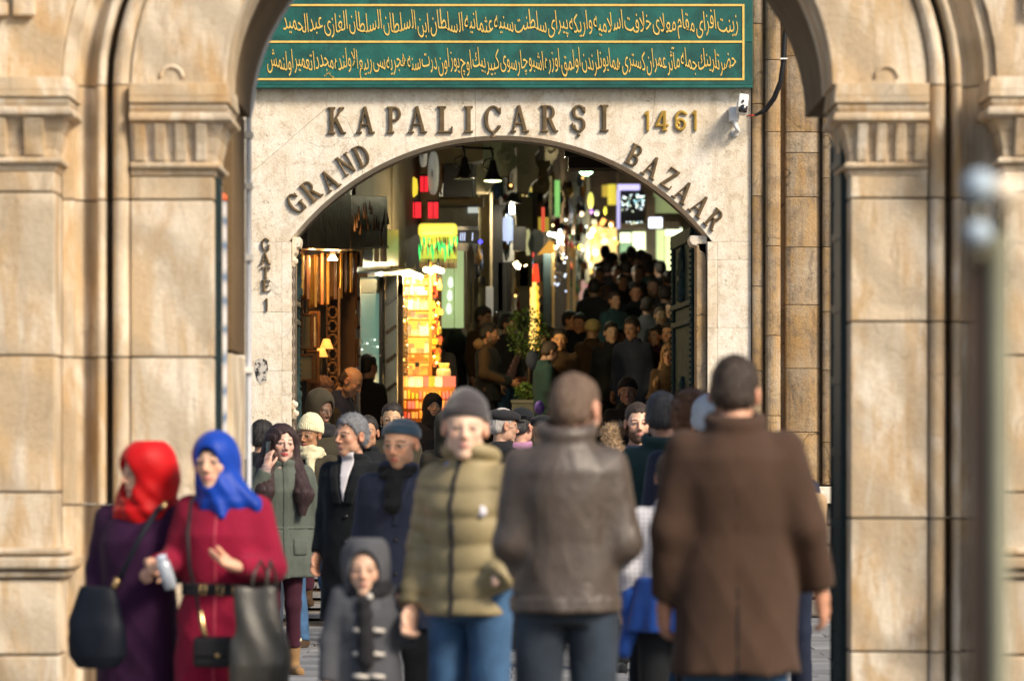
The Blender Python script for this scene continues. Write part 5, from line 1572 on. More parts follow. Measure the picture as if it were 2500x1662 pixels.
def hand_parts(wr, elb, side, curl=.5, up=None, spread=.0, thumb=1.0, s=1.0, bend=(0, 0, 0)):
    """five fingered hand as a list of capsules in body space; wr wrist, fingers go on along the forearm"""
    wr, elb = Vector(wr), Vector(elb)
    d = (wr - elb).normalized()
    d = (d + Vector(bend)).normalized()
    pn = Vector(up) if up else Vector((-side * .9, -.35, 0))      # the way the palm faces
    pn = (pn - d * pn.dot(d)).normalized()
    sd = d.cross(pn).normalized()
    if sd.y > 0 and not up: sd = -sd                                # thumb side forward
    if up: sd = sd * side
    out = []
    W = lambda f, a, n: wr + d * f * s + sd * a * s + pn * n * s
    caps = [(W(-.03, 0, 0), W(.03, 0, 0), .024 * s, .026 * s)]
    for a in (-.028, -.010, .010, .027):
        caps.append((W(.015, a * .6, 0), W(.083, a, .002), .017 * s, .0125 * s))
    fing = [(.027, .060, .0), (.009, .068, .0), (-.010, .063, 0), (-.029, .048, 0)]
    fcaps = []
    for i, (a, L, _) in enumerate(fing):
        p = W(.085, a, .002)
        ang = 0
        c_ = curl * (1 + .12 * i)
        seg = (L * .50, L * .30, L * .26)
        for j, sl in enumerate(seg):
            ang += c_ * (.55, .95, .6)[j]
            q = p + (d * math.cos(ang) + pn * math.sin(ang) + sd * spread * (1.5 - i) * .3) * sl * s
            fcaps.append((p.copy(), q.copy(), (.0095, .0088, .008)[j] * s, (.0088, .008, .0072)[j] * s))
            p = q
    p0 = W(.012, .022, .004); p1 = W(.045, .045 * thumb, .016); p2 = W(.072, .054 * thumb, .026 + .012 * curl); p3 = W(.094, .052 * thumb, .034 + .02 * curl)
    fcaps += [(p0, p1, .015 * s, .012 * s), (p1, p2, .0115 * s, .0105 * s), (p2, p3, .0100 * s, .0085 * s)]
    return caps, fcaps

def caps_mesh(caps, fcaps, h):
    pts = [q for c in caps + fcaps for q in (c[0], c[1])]
    lo = [min(p[i] for p in pts) - .03 for i in range(3)]
    hi = [max(p[i] for p in pts) + .03 for i in range(3)]
    def fn(p):
        d = rc(p, *caps[0])
        for c in caps[1:]: d = smin(d, rc(p, *c), .014)
        groups = [fcaps[i:i + 3] for i in range(0, len(fcaps), 3)]
        for g in groups:
            e = rc(p, *g[0])
            for c in g[1:]: e = smin(e, rc(p, *c), .004)
            d = smin(d, e, .006)
        return d
    return surf(fn, [np.arange(lo[i], hi[i], h) for i in range(3)])

class Person:
    def __init__(s, label, px, ptop, Y=None, H=1.72, yaw=0, res=.014, skin=(.62, .40, .29), J=None, hd=(0, 0, 0), hoff=(0, 0, 0), group=None,
                 fem=0.0, brow=(.03, .02, .015), beard=0.0, lip=(.50, .22, .18), hands=(.45, .45), headh=None, fat=1.0, hand_kw=None, nose=1.0, hs=1.05, htop=0.0, ground=None, tall=False):
        if Y is None:                                   # inside the gate: solve the depth at which this height meets the climbing street
            k = (HY - ptop) / FPX
            Y = (3.0 + H - HC) / (.1 - k) if k < .1 else 40
            Y = (HC - H + 3.0) / (.1 - k)
        else:
            H = WZ(ptop, Y) - ground_z(Y)
        s.Y, s.H = Y, H
        s.J = dict(JT); s.J.update(J or {})
        s.res = res
        s.skin, s.fem, s.fat = skin, fem, fat
        s.hc = Vector((0, -.014, 1.608)) + Vector(hoff)
        s.s = H / (s.hc.z + .128 * hs + htop)
        s.hd = hd
        s.hs = hs
        s.headh = headh or min(res, .009)
        s.loc = (WX(px, Y), Y, ground_z(Y) + .02)
        s.yaw = R(yaw)
        s.label = label
        s.group = group
        s.brow, s.beard, s.lip, s.hands, s.hand_kw, s.nose = brow, beard, lip, hands, hand_kw or {}, nose
        s.body()
    def hl(s, p):
        q = rot_inv(p, s.hc, *s.hd)
        return [a / s.hs for a in q] if s.hs != 1 else q
    def limbs(s, p, rs=(.050, .040, .030), rl=(.078, .052, .042)):
        J = s.J
        d = None
        for k in 'lr':
            a = smin(rc(p, J[k + '_sho'], J[k + '_elb'], rs[0], rs[1]), rc(p, J[k + '_elb'], J[k + '_wri'], rs[1], rs[2]), .02)
            d = a if d is None else np.minimum(d, a)
            if rl:
                a = smin(rc(p, J[k + '_hip'], J[k + '_kne'], rl[0], rl[1]), rc(p, J[k + '_kne'], J[k + '_ank'], rl[1], rl[2]), .03)
                d = np.minimum(d, a)
        return d
    def axes(s, lo, hi, h): return tuple(np.arange(lo[i], hi[i] + h, h) for i in range(3))
    def bounds(s, pad=.13):
        pts = np.array(list(s.J.values()) + [tuple(s.hc)])
        lo, hi = pts.min(0) - pad, pts.max(0) + pad
        lo[1] = min(lo[1], -.24); hi[1] = max(hi[1], .24)
        lo[0] = min(lo[0], -.30); hi[0] = max(hi[0], .30)
        return lo, hi
    def body(s):
        lo, hi = s.bounds()
        hx, hy, hz = s.hc
        def fn(p):
            d = loft(p, [(z, a * .86, b * .86, cy) for z, a, b, cy in TORSO])
            d = smin(d, s.limbs(p, (.040, .032, .025), (.060, .042, .034)), .03)
            d = smin(d, rc(p, (0, .015, 1.42), (hx * .6, hy * .4 + .02, hz - .07), .056 - .006 * s.fem, .050 - .006 * s.fem), .02)
            return d
        V1, Q1 = surf(fn, s.axes(lo, (hi[0], hi[1], s.hc.z - .02), max(.02, s.res)))
        hh = s.headh
        k = .13 * s.hs
        ax = tuple(np.arange(c - k * a, c + k * b_, hh) for c, a, b_ in ((hx, 1, 1.02), (hy, 1.12, 1.12), (hz, 1.75, 1.05)))
        def fh(p):
            d = head_sdf(s.hl(p), s.fem, fine=hh < .0085, nose=s.nose) * s.hs
            return smin(d, rc(p, (0, .015, 1.40), (hx * .8, hy + .032, hz - .06), .056 - .006 * s.fem, .047 - .006 * s.fem), .022)
        V2, Q2 = surf(fh, ax)
        hl = s.hl([V2[:, 0], V2[:, 1], V2[:, 2]])
        C2 = head_tones(hl, s.skin, s.brow, s.beard, s.lip, s.fem)
        Vs, Qs, Cs = [V1, V2], [Q1, Q2], [np.tile(s.skin, (len(V1), 1)), C2]
        off = len(V1) + len(V2)
        Qs[1] = Q2 + len(V1)
        for i, k in enumerate('lr'):
            if s.hands[i] is None: continue
            sd = 1 if k == 'l' else -1
            kw = dict(s.hand_kw.get(k, {}))
            cps, fcs = hand_parts(s.J[k + '_wri'], s.J[k + '_elb'], sd, s.hands[i], **kw)
            V, Q = caps_mesh(cps, fcs, .0055 if s.res < .016 else .009)
            Vs.append(V); Qs.append(Q + off); off += len(V)
            Cs.append(np.tile(np.array(s.skin) * (.95, .88, .85), (len(V), 1)))
        V, Q, C = np.concatenate(Vs) * s.s, np.concatenate(Qs), np.concatenate(Cs)
        s.root = link('person', np_mesh('person', V, Q, SKIN, colors=C), None, s.loc, (0, 0, s.yaw), label=s.label, cat='person', group=s.group)
    def add(s, name, fn, mat, lo, hi, h=None, parent=None, label=None):
        h = h or s.res
        V, Q = surf(fn, s.axes(lo, hi, h))
        if len(V) == 0: return None
        return link(name, np_mesh(name, V * s.s, Q, mat), parent or s.root, label=label)
    def geo(s, name, g, mat, parent=None, label=None):
        g.v = [tuple(c * s.s for c in v) for v in g.v]
        return g.obj(name, mat, parent or s.root, label=label)
    # ---------- clothes
    def coat(s, mat, hem=.80, w=1.0, dpt=1.0, rows=None, sleeve=(.072, .062, .048), fold=.006, puff=0, collar=.02, cz=1.485, cr=.072, name='coat', ff=9, flare=0.0, k=.05, cuff=0.0, waist=0.0, edge=None, taper=None):
        J = s.J
        sleeve = tuple(q * .90 for q in sleeve)
        rows = rows or [(hem, .182 + flare, .130 + flare * .8, .0), (1.0, .176 + flare * .35, .126 + flare * .2, .0), (1.12, .168 - waist, .122 - waist, .0), (1.28, .182, .134, .0), (1.37, .172, .122, .01), (1.435, .115, .096, .015), (1.50, .062, .068, .015)]
        rows = [(z, a * w * s.fat, b * dpt * s.fat, cy) for z, a, b, cy in rows]
        s.rows = rows
        def fn(p):
            d = loft(p, rows)
            for q in 'lr':
                Sh, E, W_ = J[q + '_sho'], J[q + '_elb'], J[q + '_wri']
                Wc = [W_[i] + (W_[i] - E[i]) * (-.05 + cuff) for i in range(3)]
                a = smin(rc(p, Sh, E, sleeve[0], sleeve[1]), rc(p, E, Wc, sleeve[1], sleeve[2]), .03)
                # flat cuff
                L = math.dist(E, W_)
                u = [(W_[i] - E[i]) / L for i in range(3)]
                t = (p[0] - Wc[0]) * u[0] + (p[1] - Wc[1]) * u[1] + (p[2] - Wc[2]) * u[2]
                near = (np.abs(p[0] - Wc[0]) + np.abs(p[1] - Wc[1]) + np.abs(p[2] - Wc[2])) < .25
                a = np.where(near, np.maximum(a, t), a)
                if puff:
                    al = [(p[i] - Sh[i]) * (E[i] - Sh[i]) for i in range(3)]
                    t2 = (al[0] + al[1] + al[2]) / math.dist(Sh, E)
                    t3 = ((p[0] - E[0]) * u[0] + (p[1] - E[1]) * u[1] + (p[2] - E[2]) * u[2])
                    tt = np.where(t3 > 0, math.dist(Sh, E) + t3, t2)
                    a = a - .014 * (np.abs(np.sin(np.clip(tt, 0, 2) * math.pi / puff)) ** .6 - .6)
                d = smin(d, a, k)
            if puff:
                d = d - .013 * (np.abs(np.sin((p[2] + .02 * np.cos(p[0] * 6)) * math.pi / puff)) ** .5 - .6) * (p[2] < 1.44)
            if fold:
                hang = np.clip((1.25 - p[2]) * 2, .3, 1.2)
                fo_ = wob(p, ff * 1.6, 1.0 + s.Y, (1.4, 1.0, .30)) * .7 + wob(p, ff * 3, 2.0 + s.Y, (1, 1, .8)) * .45
                a_ = np.sin(19 * (p[0] * .75 + p[2] * .6) + 2.4 * np.sin(5 * p[0] + 4 * p[2] + s.Y) + s.Y * 3)
                b_ = np.sin(17 * (-p[0] * .9 + p[2] * .5) + 2.0 * np.sin(6 * p[0] - 3 * p[2]) + s.Y)
                fo_ = fo_ * .8 + (np.abs(a_) ** .6 - .65) * .7 + (np.abs(b_) ** .6 - .65) * .5
                d = d + fold * fo_ * hang
            if collar:
                t_ = torus(p, (0, .012, cz), cr, collar, 1.0, -.18)
                d = smin(d, t_, .02)
                d = smax(d, -rc(p, (0, .0, cz + .00), (0, -.01, cz + .10), cr - collar * .9), .01)
            return d
        s.coat_fn = fn
        lo, hi = s.bounds(.14)
        lo[2] = hem - .03; hi[2] = 1.62
        ar = np.array([s.J[q + j] for q in 'lr' for j in ('_sho', '_elb', '_wri')])
        lo[:2] = np.minimum(ar.min(0)[:2] - .11, (-.34, -.26)); hi[:2] = np.maximum(ar.max(0)[:2] + .11, (.34, .26)); hi[2] = max(1.62, ar[:, 2].max() + .1)
        lo[2] = min(lo[2], ar[:, 2].min() - .06)
        if ar[:, 2].min() < hem:       # keep sleeves that reach below the hem
            f0 = fn
            def fn2(p):
                d = f0(p)
                return d
        s.cb = (lo, hi)
        s.coat_ob = s.add(name, fn, mat, lo, hi)
        return s.coat_ob
    def front_y(s, x, z, back=False):
        rr = sorted(s.rows)
        zz = [r[0] for r in rr]
        a, b_, cy = [np.interp(z, zz, [r[i] for r in rr]) for i in (1, 2, 3)]
        t = max(0.0, 1 - (abs(x) / a) ** 2.2) ** (1 / 2.2)
        return cy + b_ * t * (1 if back else -1)
    def patch(s, name, region, mat, lift=.004, lo=None, hi=None, h=None, parent=None, label=None):
        """piece of cloth lying on the coat where region(p) < 0"""
        f = s.coat_fn
        L, H_ = s.cb
        return s.add(name, lambda p: np.maximum(f(p) - lift, region(p)), mat, lo or L, hi or H_, h or s.res * .8, parent or s.coat_ob, label)
    def button(s, x, z, mat, r=.010, back=False, name='button'):
        y = s.front_y(x, z, back) - (.006 if not back else -.006)
        return s.geo(name, Geo().lathe([(0, -.004), (r, -.003), (r, .003), (0, .004)], (x, y, z), 10, Matrix.Rotation(R(90), 4, 'X')), mat, s.coat_ob)
    def trousers(s, mat, rl=(.098, .072, .060), top=1.0, fold=.004, name='trousers', bot=.07):
        J = s.J
        def fn(p):
            d = loft(p, [(.84, .15, .11, .0), (.90, .172, .125, 0), (top, .165, .118, 0)])
            for q in 'lr':
                a = smin(rc(p, J[q + '_hip'], J[q + '_kne'], rl[0], rl[1]), rc(p, J[q + '_kne'], J[q + '_ank'], rl[1], rl[2]), .03)
                d = smin(d, a, .02) if q == 'l' else np.minimum(d, a)
            d = d + fold * (wob(p, 20, 3.0, (1, 1, .7)) + .8 * wob(p, 42, 1.0, (.6, .6, 1.2)) * (p[2] < .35))
            return np.maximum(d, bot + np.minimum(J['l_ank'][2], J['r_ank'][2]) - .09 - p[2])
        lo, hi = s.bounds(.13)
        pts = np.array([J[q + j] for q in 'lr' for j in ('_hip', '_kne', '_ank')])
        lo = np.minimum(pts.min(0) - .12, (-.24, -.18, 9)); hi = np.maximum(pts.max(0) + .12, (.24, .18, top + .02)); lo[2] = .0; hi[2] = top + .02
        s.tr = s.add(name, fn, mat, lo, hi, max(s.res, .014))
        return s.tr
    def shoes(s, mat, boot=0.0, name='shoe', sole=None):
        for q in 'lr':
            a = s.J[q + '_ank']
            sg = 1 if q == 'l' else -1
            def fn(p):
                z0 = a[2] - .075
                d = rc(p, (a[0], a[1] + .045, z0 + .035), (a[0] + sg * .02, a[1] - .135, z0 + .022), .042, .038)
                d = smin(d, rc(p, (a[0], a[1] + .01, z0 + .05), (a[0], a[1], z0 + .10 + boot), .042, .045 + boot * .06), .03)
                if boot: d = d + .004 * wob(p, 30, 2, (.5, .5, 1.4))
                return np.maximum(np.maximum(d, z0 - p[2]), p[2] - (z0 + .10 + boot))
            s.add(name if not boot else 'boot', fn, mat, (a[0] - .1, a[1] - .2, a[2] - .1), (a[0] + .1, a[1] + .12, a[2] + .12 + boot), .010)
    # ---------- hair and hats
    def hb(s, k=.17, down=.0):
        c = s.hc
        return (c.x - k, c.y - k, c.z - k - down), (c.x + k, c.y + k, c.z + k)
    def hair(s, kind, c, h=None, bump_=.003):
        m = hairm(c)
        h = h or max(.0055, s.headh)
        def fn(p):
            q = s.hl(p)
            x, y, z = q
            t = {'short': .008, 'crop': .002, 'curly': .022, 'wavy': .009, 'long': .012, 'bun': .006, 'bald': .002}[kind]
            d = el(q, (0, .016, .038), (.0765 + t * .6, .097 + t, .086 + t * 1.25))
            d = smin(d, el(q, (0, .05, -.01), (.066 + t, .060 + t, .07)), .02)
            line = np.interp(y, [-.13, -.075, -.050, -.036, -.020, .012, .030, .12], [.082, .074, .060, .036, .000, .000, -.048, -.070]).astype(F32)
            line = line + .0035 * np.sin(x * 160 + 2) + .004 * wob(q, 70, 3)
            if kind in ('bun',): line = np.minimum(line, .02 + .2 * np.abs(x)) * (y > -.03) + line * (y <= -.03)
            if kind in ('short', 'crop', 'bald', 'bun'): d = d + (.0045 + t * .45) * np.exp(-np.clip(z - line, 0, 1) / .022)
            d = smax(d, line - z, .007)
            if kind == 'bald': d = smax(d, z - .035 - .3 * y, .01)
            d = smax(d, -el((np.abs(x), y, z), (.080, .008, -.012), (.02, .026, .034)), .006) if kind in ('short', 'crop', 'bald', 'wavy') else d
            w = wob(q, 60, 1.0, (1, 1, .6))
            if kind == 'curly': d = d + .008 * wob(q, 110, 2.0)
            elif kind == 'wavy': d = d + .0022 * np.sin(q[1] * 120 + q[2] * 90 + q[0] * 60 + 4 * w) + .0015 * wob(q, 150)
            else: d = d + bump_ * w + .0016 * np.sin(x * 260 + 6 * w) * (bump_ > 0)
            if kind == 'bun':
                d = smin(d, el(q, (0, .125, .03), (.04, .035, .04)), .02)
            return d * s.hs
        o = s.add('hair', fn, m, *s.hb(.16, .05), h)
        s.strands(o, {'short': 1300, 'crop': 1500, 'curly': 1500, 'wavy': 900, 'bun': 500, 'bald': 700}[kind], {'short': .013, 'crop': .006, 'curly': .022, 'wavy': .013, 'bun': .012, 'bald': .008}[kind], .9 if kind in ('short', 'bun') else .5)
    def strands(s, o, n, L, lay=.8, wd=.0016):
        """adds short tapering tufts to a hair or fur mesh so that its outline breaks up"""
        if o is None or s.res > .0205: return
        me = o.data
        nv = len(me.vertices)
        co = np.zeros(nv * 3, F32); me.vertices.foreach_get('co', co); co = co.reshape(-1, 3)
        no = np.zeros(nv * 3, F32); me.vertices.foreach_get('normal', no); no = no.reshape(-1, 3)
        rs = np.random.RandomState(int(s.Y * 10) + n)
        k = rs.randint(0, nv, n)
        p, nn = co[k], no[k]
        down = np.array([0, .35, -1.0]) - nn * (nn @ np.array([0, .35, -1.0]))[:, None]
        down /= np.linalg.norm(down, axis=1, keepdims=True) + 1e-6
        rnd = rs.normal(size=(n, 3)) * .35
        d = down * lay + nn * (1.05 - lay * .55) + rnd
        d /= np.linalg.norm(d, axis=1, keepdims=True)
        t = np.cross(nn, d); t /= np.linalg.norm(t, axis=1, keepdims=True) + 1e-6
        Ls = (L * rs.uniform(.5, 1.3, n))[:, None] * s.s
        w = wd * s.s * rs.uniform(.8, 1.8, n)[:, None]
        p = p - nn * .002
        A, B_, C, D = p - t * w, p + t * w, p + d * Ls + down * Ls * .25 + t * w * .2, p + d * Ls + down * Ls * .25 - t * w * .2
        V = np.concatenate([co, np.stack([A, B_, C, D], 1).reshape(-1, 3)])
        q = np.zeros(len(me.polygons) * 4, np.int32); me.loops.foreach_get('vertex_index', q); q = q.reshape(-1, 4)
        Q = np.concatenate([q, nv + np.arange(n * 4).reshape(-1, 4)])
        o.data = np_mesh('hair', V, Q, me.materials[0])
        bpy.data.meshes.remove(me)
    def long_hair(s, c, length=.42, front=1.0, vol=1.0):
        m = hairm(c)
        def fn(p):
            q = s.hl(p)
            x, y, z = q
            d = el(q, (0, .018, .042), (.094, .112, .092))
            face = smin(el(q, (.005, -.12, -.03), (.053, .09, .092)), el(q, (0, -.12, .03), (.042, .075, .045)), .02)
            for sd in (1, -1):
                a = smin(rc(q, (sd * .066, .02, .03), (sd * .088, .02, -.13), .036 * vol, .042 * vol), rc(q, (sd * .088, .02, -.13), (sd * .125, -.115 * front, -.30), .042 * vol, .042 * vol), .03)
                a = smin(a, rc(q, (sd * .125, -.115 * front, -.30), (sd * .12, -.15 * front, -length), .042 * vol, .018), .03)
                d = smin(d, a, .03)
            d = smin(d, rc(q, (0, .06, 0), (0, .12, -length * .8), .075, .075), .03)
            d = smax(d, -face, .01)
            d = d + .0035 * np.sin(x * 190 + 5 * np.sin(z * 9) + y * 120) + .010 * wob(q, 16, 2, (1, 1, .5))
            return d
        o = s.add('hair', fn, m, (s.hc.x - .26, s.hc.y - .22, s.hc.z - length - .06), (s.hc.x + .26, s.hc.y + .24, s.hc.z + .15), max(.007, s.headh))
        s.strands(o, 900, .035, 1.5, .001)
    def beanie(s, mat, tall=.0, rib=0.0, brim=.030, name='beanie', pom=0):
        def fn(p):
            q = s.hl(p)
            d = el(q, (0, .020 + tall * .2, .040), (.088, .108, .088 + tall))
            d = smin(d, smax(el(q, (0, .018, .035), (.092, .112, .10)), np.abs(q[2] - (brim + .022) + .30 * (q[1])) - .024, .006), .006)
            if rib: d = d + rib * np.sin(np.arctan2(q[0], q[1]) * 34)
            d = d + .003 * wob(q, 40)
            return smax(d, (brim - .30 * q[1]) - q[2], .008)
        s.hat = s.add(name, fn, mat, *s.hb(.18), max(.006, s.headh * .9))
    def cap(s, mat, flat=True, name='flat_cap'):
        def fn(p):
            q = s.hl(p)
            d = el(q, (0, .012, .064), (.092, .118, .050))
            d = smin(d, el(q, (0, .0, .080), (.086, .105, .030)), .03)
            d = smax(d, .042 - .18 * q[1] - q[2], .008)
            d = smin(d, el(q, (0, -.105, .046), (.062, .045, .010)), .012)
            return d + .0015 * wob(q, 60)
        s.hat = s.add(name, fn, mat, *s.hb(.18), max(.006, s.headh * .9))
    def hat_brim(s, mat, band=None):
        def fn(p):
            q = s.hl(p)
            d = smax(el(q, (0, .012, .06), (.088, .106, .085)), .045 - q[2], .01)
            return smin(d, smax(el(q, (0, .005, .050), (.150, .165, .03)), np.abs(q[2] - .050 - .03 * (np.abs(q[0]) / .1) ** 2) - .005, .004), .01)
        s.hat = s.add('brimmed_hat', fn, mat, *s.hb(.2), .008)
    def hijab(s, mat, fold=.006, tail=None, drape=1.0, open_=(.055, .086), under=None, vol=1.0, point=True):
        def fn(p):
            q = s.hl(p)
            d = el(q, (0, .014 + .03 * (vol - 1), .036), (.090 * vol, .112 * vol, .098 * vol))
            d = smin(d, el(q, (0, .045, -.03), (.088 * vol, .092 * vol, .09 * vol)), .04)
            d = smin(d, rc(q, (0, -.012, -.09), (0, .01, -.13), .074 * vol, .088 * vol), .05)
            d = smin(d, rc(p, (0, .01, 1.46), (0, .01, 1.435), .085 * drape, .105 * drape), .05)
            if point: d = smin(d, rc(p, (0, -.05, 1.44), (.02, -.125, 1.37), .06, .018), .04)
            if tail: d = smin(d, rc(p, tail[0], tail[1], .07, .05), .06)
            f = wob(q, 22, 4.0, (1, .6, 1.3)) + .6 * np.sin(q[2] * 34 + np.abs(q[0]) * 70 + q[1] * 30 + 3 * wob(q, 9))
            d = d + fold * f * np.clip(.35 + (-.02 - q[2]) * 8, .25, 1.1)
            op = el(q, (0, -.115, -.018), (open_[0], .085, open_[1]))
            d = smax(d, -op, .008)
            return d
        c = s.hc
        s.hat = s.add('headscarf', fn, mat, (c.x - .24, c.y - .2, 1.28), (c.x + .24, c.y + .22, c.z + .16), max(.007, s.headh))
        if under:
            def fu(p):
                q = s.hl(p)
                return smax(smax(el(q, (0, .012, .036), (.083, .102, .090)), -el(q, (0, -.115, -.024), (.051, .09, .080)), .004), -(q[2] + .0), .01)
            s.add('under_scarf', fu, under, *s.hb(.14), .007, parent=s.hat)
    def hood(s, mat, fur=None, point=.0, up=True):
        def fn(p):
            q = s.hl(p)
            d = el(q, (0, .025, .030 + point), (.112, .125, .118 + point))
            d = smin(d, rc(q, (0, .03, -.06), (0, .03, -.16), .095, .11), .05)
            d = d + .005 * wob(q, 30)
            return smax(d, -el(q, (0, -.13, -.016), (.074, .155, .108)), .015)
        s.hat = s.add('hood', fn, mat, *s.hb(.2, .05), max(.008, s.headh))
        if fur:
            g = lambda p: (lambda q: np.abs(np.sqrt((q[0] / .085) ** 2 + ((q[2] + .01) / .115) ** 2) - 1) * .09)(s.hl(p))
            def ff(p):
                q = s.hl(p)
                a = g(p)
                return np.sqrt(a * a + ((q[1] + .075 - .2 * q[2]) * .9) ** 2) - .024 + .010 * wob(p, 130, 1.0)
            s.add('fur_trim', ff, fur, *s.hb(.19), .008, parent=s.hat)
    def scarf(s, mat, z=1.47, r=.085, t=.038, amp=.006, drop=None, name='scarf', sy=.95, knit=0.0, dr=(.045, .05)):
        def fn(p):
            d = torus(p, (0, .005, z), r, t, sy, -.25)
            d = smin(d, torus(p, (0, -.005, z - .035), r * 1.08, t * .8, sy, -.12), .015)
            if drop: d = smin(d, rc(p, drop[0], drop[1], *dr), .03)
            if knit: d = d + knit * np.abs(np.sin(np.arctan2(p[0], p[1]) * 26) * np.sin(p[2] * 210))
            return d + amp * (.6 * np.sin(np.arctan2(p[0], p[1]) * 5 + p[2] * 60) + .8 * wob(p, 60))
        lo, hi = (-.2, -.22, z - .14), (.2, .2, z + .10)
        if drop: lo = (min(-.2, drop[1][0] - .08), -.26, drop[1][2] - .06)
        return s.add(name, fn, mat, lo, hi, max(.008, s.res * .7))
    def skirt(s, mat, top=1.02, hem=.22, w0=.17, w1=.27, fold=.012, name='skirt', ff=17):
        rows = [(hem - .02, w1, w1 * .78, 0), ((hem + top) / 2, (w0 + w1) / 2 * 1.02, (w0 + w1) / 2 * .8, 0), (top, w0, w0 * .76, 0)]
        def fn(p):
            d = loft(p, rows)
            d = d + fold * np.clip((top - p[2]) * 2, 0, 1) * np.sin(np.arctan2(p[0], p[1]) * ff + .6 * wob(p, 6))
            return np.maximum(d, hem - p[2])
        return s.add(name, fn, mat, (-w1 - .06, -w1, hem - .04), (w1 + .06, w1, top + .03), s.res)
    def world(s, v):
        v = Vector(v) * s.s
        return Matrix.Rotation(s.yaw, 4, 'Z') @ v + Vector(s.loc)
# ------------------------------------------------------------------ the people themselves
LT = (.74, .47, .33); MD = (.54, .31, .20); DK = (.30, .17, .105)
C_ = dict(
    crimson=cloth('crimson_wool', (.24, .006, .032), big=3, bmp=.35), purple=cloth('dark_purple_crepe', (.030, .006, .034), big=3, bmp=.35),
    red=cloth('red_satin', (.50, .003, .006), rough=.5, sheen=.1), blue=cloth('blue_satin', (.004, .045, .36), rough=.45, sheen=.1),
    olive=cloth('olive_nylon', (.30, .245, .13), rough=.55, sheen=.05, spec=.4, var=.12), leather=cloth('taupe_leather', (.078, .062, .054), rough=.36, sheen=0, spec=.5, big=5, bmp=.5, weave=140),
    brown=cloth('brown_wool', (.060, .034, .023), big=2, bmp=.3), navy=cloth('navy_cotton', (.022, .030, .062), rough=.7, big=3), black=cloth('black_wool', (.008, .010, .013), big=2),
    jeans=cloth('blue_denim', (.045, .105, .21), var=.45, big=4), dkjeans=cloth('dark_denim', (.028, .040, .060), var=.4, big=4), grey=cloth('grey_flannel', (.085, .09, .105), big=2, rough=.95),
    dkgrey=cloth('charcoal_knit', (.022, .022, .026), rough=1), beanie=cloth('charcoal_beanie', (.045, .038, .042), rough=1, sheen=.6), cap=cloth('slate_blue_felt', (.035, .075, .12), rough=1, sheen=.5),
    sage=cloth('sage_cotton', (.088, .105, .09), rough=.75, big=5, bmp=.45), burgundy=cloth('burgundy_jersey', (.045, .010, .022)), cream=cloth('cream_knit', (.62, .57, .38), rough=1, weave=60, bmp=1.0),
    white=cloth('white_shirt', (.68, .66, .72)), tan=cloth('tan_suede', (.25, .15, .07), rough=.9), dkolive=cloth('dark_olive', (.040, .034, .022)), fur=cloth('tan_fur', (.38, .25, .13), rough=1, sheen=.8, bmp=1, weave=90),
    skyb=cloth('sky_knit', (.42, .50, .62), rough=1), royal=cloth('royal_blue', (.010, .050, .24), rough=.5, big=4), pink=cloth('lilac_wool', (.40, .20, .34)), violet=cloth('violet_cotton', (.10, .07, .20)),
    teal=cloth('deep_teal', (.02, .05, .055)), dkbrown=cloth('dark_brown_cloth', (.060, .035, .018)), mauve=cloth('mauve_knit', (.34, .25, .24), rough=1, weave=60, bmp=1.0), khaki=cloth('khaki_knit', (.40, .33, .14), rough=1),
    orangec=cloth('orange_cloth', (.40, .11, .05)))
C_['stripe'] = cloth('blue_white_stripe', (.03, .07, .26), stripes=(14, 'DIAGONAL', (.45, .50, .62), .72))
C_['check'] = cloth('white_check', (.70, .70, .74), plaid=((.25, .25, .3), (.25, .25, .3), 16))
C_['plaid'] = cloth('red_plaid', (.30, .12, .10), plaid=((.65, .5, .45), (.08, .08, .2), 11))
C_['bands'] = cloth('banded_knit', (.03, .03, .03), stripes=(9, 'Z', (.36, .29, .12), .55))
metal = simple_mat('polished_buckle', (.75, .52, .25), .25, .9, var=0)
steel = simple_mat('steel_zip', (.35, .35, .36), .3, .8, var=0)
horn = simple_mat('pale_horn', (.55, .52, .48), .4, var=.2)
blkbtn = simple_mat('black_button', (.02, .02, .022), .3)
bagl = cloth('black_bag_leather', (.010, .010, .012), rough=.5, sheen=0, spec=.3, bmp=.3)
bagn = cloth('navy_bag_leather', (.005, .008, .016), rough=.6, sheen=0, spec=.2, bmp=.3)
toteM = cloth('glossy_grey_tote', (.045, .042, .036), rough=.3, sheen=0, spec=.5, coat=.15, big=3, bmp=.4)
grab = {'l': (.0, None)}

# ===== woman in the red headscarf
p = Person('woman in a red headscarf and long dark purple coat looking left', 338, 1092, 15.2, yaw=-14, res=.012, skin=LT, fem=1, hd=(-44, 4, 2), hoff=(.045, -.02, 0), fat=1.0, hs=1.14, headh=.006,
           J=dict(l_elb=(.22, -.02, 1.15), l_wri=(.18, -.22, 1.15), r_elb=(-.215, .03, 1.15), r_wri=(-.21, -.08, .93)), hands=(.7, .5), hand_kw={'l': dict(up=(0, 0, -1))})
p.coat(C_['purple'], hem=.14, rows=[(.14, .24, .20, 0), (.6, .21, .17, 0), (.95, .19, .15, 0), (1.12, .175, .14, 0), (1.28, .185, .15, 0), (1.37, .172, .13, .01), (1.44, .12, .10, .015), (1.50, .07, .075, .015)], fold=.012)
p.hijab(C_['red'], fold=.007, tail=((.0, .08, 1.50), (.15, .04, 1.45)), drape=1.32, vol=1.14, point=False)
p.shoes(C_['black'])
wred = p
